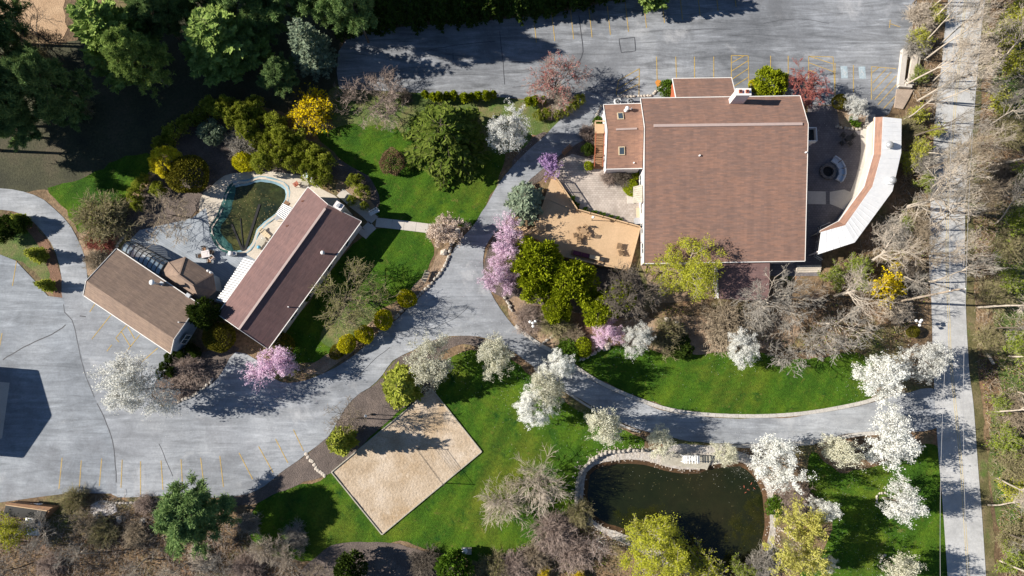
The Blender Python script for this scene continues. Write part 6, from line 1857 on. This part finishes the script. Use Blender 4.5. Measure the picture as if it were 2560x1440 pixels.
# ------------------------------------------------------------------ cedar deck with railings
DZ = .75
deck = thing('deck', 'large angular cedar deck with railings beside the hall', 'deck', (P(1480,580).x, P(1480,580).y, 0))
D1 = [(1378,446),(1392,452),(1442,527),(1598,570),(1570,677),(1500,665),(1400,640),(1345,600),(1315,588),(1338,566)]
D3 = [P2(x, y, DZ) for x, y in D1]
MB().prism(D3, .05, DZ - .04).build('deck_base', M['brown_wood'], deck)
def clip_strip(poly, y0, y1):
    """part of a polygon between two lines (Sutherland-Hodgman on v)"""
    def half(pl, lim, keep_ge):
        out = []
        for i in range(len(pl)):
            a, b = pl[i-1], pl[i]
            ia = (a[1] >= lim) == keep_ge; ib = (b[1] >= lim) == keep_ge
            if ia != ib:
                t = (lim - a[1]) / (b[1] - a[1]); out.append((a[0] + (b[0]-a[0]) * t, lim))
            if ib: out.append(b)
        return out
    q = half(poly, y0, True)
    return half(q, y1, False) if q else []
ang = math.radians(-72)
co, si = math.cos(ang), math.sin(ang)
rot_ = lambda p: (p[0]*co + p[1]*si, -p[0]*si + p[1]*co); unr = lambda p: (p[0]*co - p[1]*si, p[0]*si + p[1]*co)
halves = [[D1[i] for i in (0,1,2,9)], [D1[i] for i in (2,3,4,5,6,7,8,9)]]
mdk = MB()
for hv in halves:
    pr = [rot_(P2(x, y, DZ)) for x, y in hv]
    lo = min(p[1] for p in pr); hi = max(p[1] for p in pr); y = lo; kk = 0
    while y < hi:
        q = clip_strip(pr, y, y + .145)
        if len(q) >= 3 and abs(area(q)) > .004: mdk.prism([unr(p) for p in q], DZ - .04, DZ + .001 * (kk % 3))
        y += .152; kk += 1
mdk.build('deck_boards', M['cedar'], deck, kind='stuff')
def railing(root, pts, h=.95, z=DZ, mat='cedar', bal=True, posts=1.8):
    pp = [P(x, y, z) for x, y in pts]
    for a, b in zip(pp[:-1], pp[1:]):
        t = b - a; L = t.length; n_ = max(1, round(L / posts)); d = t.normalized() * .06
        MB().bar(a + Vector((0,0,h)) + d, b + Vector((0,0,h)) - d, .15, .05).build('top_rail', M[mat], root)
        MB().bar(a + Vector((0,0,.12)) + d, b + Vector((0,0,.12)) - d, .05, .07).build('bottom_rail', M[mat], root)
        for k in range(n_ + 1):
            q = a.lerp(b, k / n_); MB().box((q.x, q.y, 0), (.1, .1, h + z + .08), math.atan2(t.y, t.x), z0=.03).build('post', M[mat], root)
        if bal:
            m = MB(); nb = int(L / .16)
            for k in range(1, nb):
                q = a.lerp(b, k / nb); m.box((q.x, q.y, z + h/2 + .04), (.035, .035, h - .16), math.atan2(t.y, t.x))
            if m.v: m.build('balusters', M[mat], root, kind='stuff')
railing(deck, [(1378,446),(1392,452),(1442,527),(1598,570)])
railing(deck, [(1345,600),(1400,640),(1500,665),(1570,677)])
railing(deck, [(1570,677),(1598,570)], bal=False, posts=2.4)
railing(deck, [(1336,558),(1346,572),(1312,590)])
for i, (x, y) in enumerate(((1312,586),(1300,580),(1290,574))):
    p = P(x, y); MB().box((p.x, p.y, 0), (.45, 2.2, .5 - .16 * i), -1.0, z0=.04).build('step', M['cedar'], deck)
MB().bar(P(1442,527,DZ + .04), P(1372,497,DZ + .04), .25, .06).build('cross_beam', M['cedar'], deck)
p = P(1352,567,DZ + .45)
for k in range(5): MB().box((p.x + .28 * k - .5, p.y, 0), (.2, 1.1, .06), -.15, z0=DZ + .42).build('bench_slat', M['cedar'], deck)

M['tan_wood'] = surf('tan_timber', [(.28, .18, .10), (.36, .24, .14)], 1.0, (5, .2), None, .8, 'obj')
def group_obj(name, label, cat, px, py, z, group=None):
    p = P(px, py, z); return thing(name, label, cat, (p.x, p.y, z), group), Vector((p.x, p.y, z))
def chair(px, py, z, ang, label, mat='tan_wood', group=None, w=.55, d=.55, cat='chair', name='chair', cush=None):
    t, p = group_obj(name, label, cat, px, py, z, group)
    n = Vector((math.cos(ang), math.sin(ang), 0)); s = Vector((-n.y, n.x, 0))
    for k in range(4):
        MB().box(p + n * (d * (k / 3 - .5) * .8) + Vector((0,0,.42)), (d / 4.6, w, .035), ang).build('seat_slat', M[mat], t)
    for k in range(4):
        MB().box(p - n * (d/2 + .06) + s * (w * (k / 3 - .5) * .85) + Vector((0,0,.68)), (.03, w / 5.5, .5), ang).build('back_slat', M[mat], t)
    MB().box(p - n * (d/2 + .06) + Vector((0,0,.95)), (.05, w + .04, .06), ang).build('back_rail', M[mat], t)
    for a_ in (-1, 1):
        for b_ in (-1, 1):
            MB().box(p + n * (a_ * d * .45) + s * (b_ * w * .47) + Vector((0,0,.2)), (.045, .045, .4), ang).build('leg', M[mat], t)
        MB().bar(p + s * (a_ * w * .55) - n * (d/2) + Vector((0,0,.62)), p + s * (a_ * w * .55) + n * (d/2) + Vector((0,0,.62)), .06, .03).build('armrest', M[mat], t)
    if cush: MB().box(p + Vector((0,0,.47)), (d * .9, w * .9, .07), ang).build('cushion', M[cush], t)
    return t
def table(px, py, z, r, label, mat='tan_wood', round_=True, size=None, ang=0, h=.72, group=None):
    t, p = group_obj('table', label, 'table', px, py, z, group)
    if round_:
        m = MB()
        MB().lathe(p + Vector((0,0,h)), [(r, 0), (r, .03), (r*.97, .05), (r * .2, .051)], 20).build('table_top', M[mat], t)
        MB().cyl(p, p + Vector((0,0,h)), .05, n=8).build('pedestal', M[mat], t)
        MB().lathe(p, [(.28, 0), (.28, .03), (.06, .06)], 12).build('foot', M[mat], t)
    else:
        for k in range(5):
            q = p + Vector((0, size[1] * (k / 4 - .5) * .8, h)); q = p + Vector((-(q.y - p.y) * math.sin(ang), (q.y - p.y) * math.cos(ang), h))
            MB().box(q, (size[0], size[1] / 5.4, .04), ang).build('table_board', M[mat], t)
        for a_ in (-1, 1):
            for b_ in (-1, 1):
                x, y = a_ * size[0] * .45, b_ * size[1] * .42
                MB().box((p.x + x * math.cos(ang) - y * math.sin(ang), p.y + x * math.sin(ang) + y * math.cos(ang), p.z + h/2 - .02), (.06, .06, h - .04), ang).build('leg', M[mat], t)
    return t
table(1457,580,DZ,.42,'small round brown table in the middle of the cedar deck')
G = 'brown chairs round the deck table'
for x, y, a_, l in ((1438,589,.2,'brown slatted chair left of the round deck table'),(1462,571,-2.2,'brown slatted chair above the round deck table'),(1448,575,-1.0,'brown slatted chair upper left of the round deck table'),(1470,588,2.6,'brown slatted chair right of the round deck table'),(1452,592,1.4,'brown slatted chair below the round deck table')):
    chair(x, y, DZ, a_, l, group=G)
chair(1447,603,DZ,0.05,'brown slatted bench below the deck chairs', w=.9, d=.6, cat='bench', name='bench')
chair(1548,617,DZ,-.2,'brown wooden armchair near the right deck edge', w=.7, d=.7)
chair(1551,632,DZ,.3,'brown wooden armchair below the other at the right deck edge', w=.7, d=.7)
p = P(1457,638,DZ); angd = math.atan2(P(1500,665,DZ).y - P(1400,640,DZ).y, P(1500,665,DZ).x - P(1400,640,DZ).x)
sofa = thing('deck_bench', 'long low bench with plum and cream cushions along the deck railing', 'bench', (p.x, p.y, DZ))
dr = Vector((math.cos(angd), math.sin(angd), 0))
MB().box(p + dr * .6 + Vector((0,0,.2)), (4.6, .66, .36), angd).build('frame', M['brown_wood'], sofa)
MB().box(p + dr * 2.75 + Vector((0,0,.25)), (.5, .6, .5), angd).build('end_box', M['dark_metal'], sofa)
for k, mt in enumerate(('purple', 'purple', 'cream')):
    MB().box(p + dr * (-.85 + k * 1.22) + Vector((0,0,.44)), (1.14 if k < 2 else 1.5, .56, .12), angd).build('cushion', M[mt], sofa)

# globe lamps
def lamp(px, py, h, label, globes=1, group='globe lamps'):
    p = P(px, py, h); t = thing('lamp_post', label, 'lamp', (p.x, p.y, .03), group)
    MB().lathe((p.x, p.y, .03), [(.16, 0), (.16, .25), (.07, .4)], 12).build('base', M['dark_metal'], t)
    MB().cyl((p.x, p.y, .3), (p.x, p.y, h - .2), .05, n=8).build('pole', M['dark_metal'], t)
    if globes == 1:
        MB().ball((p.x, p.y, h), .2, 14).build('globe', M['globe'], t, smooth=True)
    else:
        for k in range(globes):
            a_ = 2 * math.pi * k / globes + .6; q = Vector((p.x + .42 * math.cos(a_), p.y + .42 * math.sin(a_), h))
            MB().bar((p.x, p.y, h - .35), q - Vector((0,0,.18)), .04, .04).build('arm', M['dark_metal'], t)
            MB().ball(q, .2, 14).build('globe', M['globe'], t, smooth=True)
        MB().ball((p.x, p.y, h + .25), .2, 14).build('globe', M['globe'], t, smooth=True)
lamp(2298, 805, 3.0, 'white multi-globe lamp at the road edge', 3)
lamp(1332, 808, 3.0, 'white multi-globe lamp in the shrubs by the drive junction', 3)
lamp(1483, 543, 2.6, 'single white globe lamp at the deck railing', 1)
lamp(914, 1040, 4.2, 'tall dark lamp between the drive and the sand court', 1)

# ------------------------------------------------------------------ volleyball net
net = thing('volleyball_net', 'volleyball net on two posts across the sand court', 'net', (P(1113,1170).x, P(1113,1170).y, .04))
na, nb_ = P(1113,1208), P(1048,1120)
for q in (na, nb_):
    MB().cyl((q.x, q.y, .03), (q.x, q.y, 2.55), .05, n=10).build('post', M['dark_metal'], net)
m = MB()
for z in (2.43, 2.2, 1.95, 1.7, 1.45): m.bar((na.x, na.y, z), (nb_.x, nb_.y, z), .015, .015 if z < 2.4 else .05)
for k in range(1, 30):
    q = na.lerp(nb_, k / 30); m.bar((q.x, q.y, 1.45), (q.x, q.y, 2.43), .012, .012)
m.build('netting', M['dark_metal'], net, kind='stuff')

# ------------------------------------------------------------------ pond platform and white garden swing
pf = thing('pond_platform', 'weathered grey plank platform on the pond shore', 'platform', (P(1710,1150).x, P(1710,1150).y, .05))
q0, q1, q2, q3 = P(1648,1130,.35), P(1782,1140,.35), P(1768,1174,.35), P(1655,1160,.35)
for k in range(13):
    t0, t1 = k / 13, (k + .9) / 13
    MB().slab([q0.lerp(q3, t0), q1.lerp(q2, t0), q1.lerp(q2, t1), q0.lerp(q3, t1)], .06).build('board', M['old_wood'], pf)
for q in (q0, q1, q2, q3): MB().box((q.x * .98 + (q0.x + q2.x) * .01, q.y, .0), (.12, .12, .27), z0=.01).build('post', M['old_wood'], pf)
sw, p = group_obj('garden_swing', 'white slatted arched garden bench on the pond platform', 'bench', 1720, 1145, .35)
for s_ in (-1, 1):
    for a_ in (-.45, .45): MB().bar(p + Vector((s_ * .95, a_, 0)), p + Vector((s_ * .95, a_ * .75, 1.9)), .09, .07).build('post', M['white_paint'], sw)
    MB().bar(p + Vector((s_ * .95, -.5, 1.1)), p + Vector((s_ * .95, .5, 1.1)), .07, .07).build('side_rail', M['white_paint'], sw)
    for k in range(5): MB().bar(p + Vector((s_ * .95, -.4 + .2 * k, .3)), p + Vector((s_ * .95, -.34 + .17 * k, 1.1)), .04, .04).build('side_slat', M['white_paint'], sw)
for k in range(9):
    th_ = math.pi * k / 8; x = -1.0 * math.cos(th_); z = 1.9 + .35 * math.sin(th_)
    MB().box(p + Vector((x, 0, z)), (.14, 1.0, .04)).build('roof_slat', M['white_paint'], sw)
for k in range(5): MB().box(p + Vector((0, -.3 + k * .14, .45)), (1.7, .1, .04)).build('seat_slat', M['white_paint'], sw)
for k in range(9): MB().box(p + Vector((-.8 + k * .2, .42, .8)), (.09, .03, .6)).build('back_slat', M['white_paint'], sw)
MB().box(p + Vector((0, .42, 1.12)), (1.75, .05, .07)).build('back_rail', M['white_paint'], sw)

# ------------------------------------------------------------------ roadside: concrete planter ruin, slab, utility pole and wires
pl = thing('concrete_planter', 'long pale concrete trough with rubble at the lot corner', 'planter', (P(2272,170).x, P(2272,170).y, .03))
def wallseg(a, b, w, h, root, nm='rim', mat='concrete'):
    pa, pb = P(*a), P(*b); MB().bar((pa.x, pa.y, h/2 + .03), (pb.x, pb.y, h/2 + .03), w, h).build(nm, M[mat], root)
wallseg((2257,128),(2247,216),.75,.7,pl); wallseg((2283,140),(2270,216),.85,.68,pl,'rim','pale_stone'); wallseg((2252,134),(2298,137),.9,.66,pl); wallseg((2242,217),(2274,220),.45,.64,pl); wallseg((2294,145),(2284,215),.2,.6,pl,'rim','old_wood')
for i, (x, y) in enumerate(((2262,204),(2268,208),(2264,212),(2270,200))):
    q = P(x, y, .6); piece('rubble', PROCKS[i % 4], pl, (q.x, q.y, .6), i, (.6, .5, .5))
for i, x in enumerate((2272,2277,2282,2288,2293)):
    q = P(x, 126, .2); piece('rubble', PROCKS[(i+1) % 4], pl, (q.x, q.y, .25), 1.4, (.75, .3, .5))
sl = MB().prism([P2(2240,224), P2(2281,226), P2(2268,252), P2(2255,274), P2(2234,270)], .03, .22).build('brick_slab', bricks('tan_brick', (.36,.28,.22), (.42,.33,.26), (.3,.25,.2), .4, .2), label='tan brick slab next to the concrete trough', cat='slab')
up = thing('utility_pole', 'tall wooden utility pole with crossarm beside the road', 'pole', (P(2240,755).x, P(2240,755).y, 0))
b0 = P(2240,755); top = P(2398,722,14)
tp = Vector((b0.x, b0.y, 14.0))
MB().cyl(b0, tp, .17, .11, n=12).build('pole', M['pole_wood'], up)
MB().box(tp - Vector((0,0,.5)), (2.2, .12, .14), .1).build('crossarm', M['pole_wood'], up)
ins_x = (-.95, .95)
for s_ in ins_x: MB().lathe(tp + Vector((s_, s_ * .1, -.43)), [(.06, 0), (.06, .12), (.03, .16)], 8).build('insulator', M['white_paint'], up)
MB().cyl(tp + Vector((.3, -.1, -3.4)), tp + Vector((.3, -.1, -2.4)), .24, n=12).build('transformer', M['metal'], up)
def wire(a, b, sag, label, r=.022):
    pts = [a.lerp(b, k / 16) - Vector((0, 0, sag * (1 - (2 * k / 16 - 1) ** 2))) for k in range(17)]
    m = MB()
    for u_, v_ in zip(pts[:-1], pts[1:]): m.cyl(u_, v_, r, n=5, cap=False)
    m.build('power_line', M['wire'], label=label, cat='cable', group='cables over the road')
wire(tp + Vector((.95, .1, -.28)), P(2425,1520,13.2), .8, 'upper power cable running down over the road from the pole')
wire(tp + Vector((-.95, -.1, -.28)), P(2352,1520,13.2), .8, 'left power cable running down over the road from the pole')
wire(tp + Vector((.95, .1, -.28)), P(2470,-80,13.2), .8, 'right power cable running up over the road from the pole')
wire(tp + Vector((-.95, -.1, -.28)), P(2400,-80,13.2), .8, 'left power cable running up over the road from the pole')

# ------------------------------------------------------------------ east courtyard
fp, p = group_obj('fire_pit', 'round stone fire pit on the shaded courtyard', 'fire pit', 2068, 430, .06)
for k in range(14):
    a_ = 2 * math.pi * k / 14; MB().box(p + Vector((.95 * math.cos(a_), .95 * math.sin(a_), .2)), (.4, .4, .4), a_).build('block', M['dark_stone'], fp)
MB().lathe(p, [(.74, 0), (.72, .12), (.3, .14), (.1, .2)], 16).build('ash_bed', M['black'], fp)
cb, p = group_obj('curved_bench', 'white curved sectional sofa facing the fire pit', 'bench', 2098, 425, .06)
cpit = P(2068, 430, .06)
for k in range(4):
    a_ = math.radians(-38 + k * 28 + 8); r_ = 1.9
    q = cpit + Vector((r_ * math.cos(a_), r_ * math.sin(a_), 0))
    MB().box(q + Vector((0,0,.22)), (.75, .86, .40), a_).build('seat', M['bench_white'], cb)
    MB().box(q + Vector((.42 * math.cos(a_), .42 * math.sin(a_), .40)), (.16, 1.0, .78), a_).build('backrest', M['bench_white'], cb)
table(2116,350,.06,.45,'dark round table in the shaded courtyard','dark_metal')
for x, y, a_, l in ((2105,340,-.6,'upper left dark chair at the courtyard table'),(2127,344,-2.4,'right dark chair at the courtyard table'),(2122,361,2.2,'lower dark chair at the courtyard table'),(2102,360,.6,'lower left dark chair at the courtyard table')):
    chair(x, y, .06, a_, l, 'dark_metal', 'dark chairs at the courtyard table')
fn = thing('iron_fence', 'thin pale railing round the lower end of the courtyard', 'fence', (P(2040,600).x, P(2040,600).y, .05))
for a, b in (((2067,560),(2043,570)), ((2043,570),(2032,642)), ((2032,642),(2048,652))):
    pa, pb = P(*a), P(*b)
    MB().bar((pa.x, pa.y, 1.1), (pb.x, pb.y, 1.1), .06, .05).build('rail', M['white_trim'], fn)
    MB().bar((pa.x, pa.y, .5), (pb.x, pb.y, .5), .04, .04).build('rail', M['white_trim'], fn)
    for k in range(5):
        q = pa.lerp(pb, k / 4); MB().box((q.x, q.y, 0), (.05, .05, 1.05), z0=.05).build('post', M['white_trim'], fn)
stp = thing('stone_steps', 'pale stone steps at the lower edge of the courtyard', 'steps', (P(2020,672).x, P(2020,672).y, .05))
for k in range(3):
    q = P(2020, 668 + 5 * k); MB().box((q.x, q.y, 0), (3.4, .42, .42 - .13 * k), .03, z0=.04).build('step', M['pale_stone'], stp)

# ------------------------------------------------------------------ terrace and pool furniture
table(519,637,.06,1,'pale square garden table on the terrace','white_siding',False,(1.15,1.0),.2)
for x, y, a_, l in ((503,641,.2,'dark woven chair left of the terrace table'),(514,624,-1.3,'dark woven chair above the terrace table'),(532,632,2.9,'dark woven chair right of the terrace table'),(533,646,2.4,'pale chair at the lower right of the terrace table'),(527,653,1.7,'dark chair below the terrace table')):
    chair(x, y, .06, a_, l, 'white_siding' if 'pale' in l else 'dark_metal', 'chairs round the terrace table', cush='brown_wood')
gr, p = group_obj('barbecue_grill', 'round-lidded barbecue grill at the foot of the pool', 'grill', 584, 636, .06)
MB().box(p + Vector((0,0,.45)), (.9, .55, .7), .1).build('cabinet', M['metal'], gr)
MB().lathe(p + Vector((-.1,0,.8)), [(.34, 0), (.34, .12), (.22, .26), (.05, .3)], 14).build('lid', M['white_paint'], gr, smooth=True)
MB().box(p + Vector((.5,.02,.72)), (.4, .5, .04), .1).build('side_shelf', M['metal'], gr)
for i, (x, y, a_, l) in enumerate(((663,584,2.4,'tan sun lounger by the pool house wall'),(655,610,.95,'tan sun lounger with a blue ball at the pool foot'))):
    lg, p = group_obj('sun_lounger', l, 'lounger', x, y, .06, 'loungers by the pool')
    for k in range(7):
        MB().box(p + Vector((math.cos(a_), math.sin(a_), 0)) * (-.85 + .28 * k) + Vector((0,0,.32 + (.0 if k < 5 else .12 * (k - 4)))), (.25, .68, .04), a_).build('slat', M['cream'] if i == 0 else M['old_wood'], lg)
    for s_ in (-1, 1):
        for e_ in (-.8, .6):
            q = p + Vector((math.cos(a_) * e_ - math.sin(a_) * s_ * .28, math.sin(a_) * e_ + math.cos(a_) * s_ * .28, .14)); MB().box(q, (.05, .05, .28), a_).build('leg', M['white_paint'], lg)
p = P(647,618,.3); MB().ball((p.x, p.y, .32), .27, 14).build('ball', M['blue_plastic'], label='bright blue ball beside the lower sun lounger', cat='ball', smooth=True)
p = P(658,597,.2); MB().ball((p.x, p.y, .28), .22, 14, .7).build('float', M['pale_blue'], label='pale blue float between the two sun loungers', cat='float', smooth=True)
pd, p = group_obj('paddle_boat', 'white and pale blue small boat stored by the pool hedge', 'boat', 773, 446, .08)
hull = [(-1.0,.0),(-.8,.38),(.4,.42),(.95,.2),(1.05,0),(.95,-.2),(.4,-.42),(-.8,-.38)]
ab = -.75; rt = lambda q: (p.x + q[0]*math.cos(ab) - q[1]*math.sin(ab), p.y + q[0]*math.sin(ab) + q[1]*math.cos(ab))
MB().prism([rt(q) for q in hull], .1, .42).build('hull', M['white_paint'], pd)
MB().prism([rt((q[0]*.5 - .35, q[1]*.7)) for q in hull], .421, .47).build('cockpit', M['pale_blue'], pd)
chair(742,462,.06,2.2,'red-legged folding chair on the pool paving','terracotta', w=.6, d=.6)
table(765,460,.06,1,'brown low table beside the red folding chair','old_wood',False,(1.0,.5),-.1,h=.4)
table(697,547,.06,1,'small grey garden table under the pool house awning','metal',False,(.7,.5),.6,h=.6)
# garden benches and small things
chair(1066,692,.1,-.35,'pale garden bench at the lawn edge above the drive','old_wood', w=1.5, d=.5, cat='bench', name='bench')
chair(937,532,.06,-1.1,'white garden bench beside the path bend','white_paint', w=1.3, d=.5, cat='bench', name='bench')
chair(1418,378,.06,-.8,'dark slatted bench at the upper patio corner','brown_wood', w=1.6, d=.5, cat='bench', name='bench')
chair(1594,535,.06,3.14,'wooden bench against the white hall wall','cream', w=1.6, d=.5, cat='bench', name='bench')
bb, p = group_obj('barbecue_grill', 'grey covered grill at the hall wall next to the deck', 'grill', 1592, 556, .06)
MB().box(p + Vector((0,0,.5)), (.85, .8, .9), .1).build('cabinet', M['metal'], bb); MB().box(p + Vector((0,0,.98)), (.95, .9, .08), .1).build('lid', M['metal'], bb)
wc, p = group_obj('well_cover', 'square timber box with round white lid on the south lawn', 'well cover', 1165, 1376, .03)
for k in range(5): MB().box(p + Vector((.1, -.36 + .18 * k, .2)), (1.3, .165, .4 + .01 * (k % 2))).build('plank', M['old_wood'], wc)
MB().lathe(p + Vector((-.18, 0, .415)), [(.42, 0), (.42, .06), (.36, .1), (.02, .13)], 20).build('lid', M['white_paint'], wc, smooth=False)
for px, py, l in ((277,626,'cream clay ring pot at the lodge corner nearest the sunroom'),(259,648,'cream clay ring pot lower along the lodge corner')):
    p = P(px, py, .3); MB().lathe((p.x, p.y, .03), [(.2, 0), (.3, .35), (.3, .4), (.22, .4), (.2, .2)], 14).build('flower_pot', M['cream'], label=l, cat='pot', group='pots at the lodge')
stone_wall([(313,590),(300,605),(288,625)], .5, 'dark timber and stone edge beside the sunroom', name='stone_edging', h=.35, cat='edging')
# covered car beside the plank shed
car = thing('parked_car', 'white car half hidden behind the plank shed', 'car', (P(90,1300).x, P(90,1300).y, .03))
p = P(92,1297,.0); 
def car_body(z0, z1, lx, ly, tx, ty, dx=0):
    m = MB(); vs = []
    for z, a_, b_ in ((z0, lx, ly), (z1, tx, ty)):
        for sx, sy in ((-1,-1),(1,-1),(1,1),(-1,1)): vs.append((p.x + sx * a_ / 2 + (dx if z == z1 else 0), p.y + sy * b_ / 2, z))
    m.add(vs, [(3,2,1,0),(4,5,6,7),(0,1,5,4),(1,2,6,5),(2,3,7,6),(3,0,4,7)]); return m
car_body(.35, .85, 1.75, 4.2, 1.65, 4.0).build('body', M['white_paint'], car); car_body(.852, 1.35, 1.55, 2.3, 1.25, 1.5).build('cabin', M['glass'], car); car_body(1.352, 1.42, 1.25, 1.5, 1.15, 1.35).build('roof_panel', M['white_paint'], car)
for sx in (-1, 1):
    for sy in (-1.3, 1.3):
        w_ = MB().cyl((p.x + sx * .72, p.y + sy, .36), (p.x + sx * .9, p.y + sy, .36), .33, n=14).build('wheel', M['black'], car); MB().cyl((p.x + sx * .905, p.y + sy, .36), (p.x + sx * .915, p.y + sy, .36), .2, n=12).build('rim', M['metal'], w_)
    MB().box((p.x + sx * .6, p.y + 2.08, .65), (.35, .08, .14)).build('headlight', M['globe'], car)
# fallen logs in the woods right of the road
for i, (a, b, r, l) in enumerate((((2500,1100),(2530,1120),.22,'short pale log lying in the roadside wood'),((2478,1035),(2560,1058),.16,'long pale log above the short one'),((2462,880),(2480,910),.25,'broken pale stump log beside the verge'))):
    pa, pb = P(*a), P(*b); MB().cyl((pa.x, pa.y, r + .05), (pb.x, pb.y, r + .08), r, r * .8, n=9).build('log', M['pale_bark'], label=l, cat='log')

# fallen petals on the ground round the blossom trees: too many to count
pet = {'white_blossom': [], 'pink_blossom': []}
for o in list(COL.objects):
    if o.type == 'EMPTY' and o.get('category') == 'blossom tree':
        g = o.get('group', ''); key = 'pink_blossom' if 'pink' in g else 'white_blossom'
        n_ = 160; q = mrg.normal(0, 1.0, (n_, 2)) * [2.8, 2.4] + [o.location.x + .8, o.location.y]
        pet[key].append(q)
for key, lst in pet.items():
    q = np.concatenate(lst); k = len(q)
    ang = mrg.uniform(0, 6.28, k); A_ = np.c_[np.cos(ang), np.sin(ang), np.zeros(k)]; B_ = np.c_[-np.sin(ang), np.cos(ang), np.zeros(k)]
    V, F = diamonds(np.c_[q, np.full(k, .092)], A_, B_, mrg.uniform(.02, .05, k), mrg.uniform(.02, .04, k))
    me = np_mesh('fallen_petals', V, F); me.materials.append(bpy.data.materials[key]); o = bpy.data.objects.new('fallen_petals', me); COL.objects.link(o)
    props(o, ('pink' if 'pink' in key else 'white') + ' petals fallen on the ground round the blossom trees', 'petals', kind='stuff')
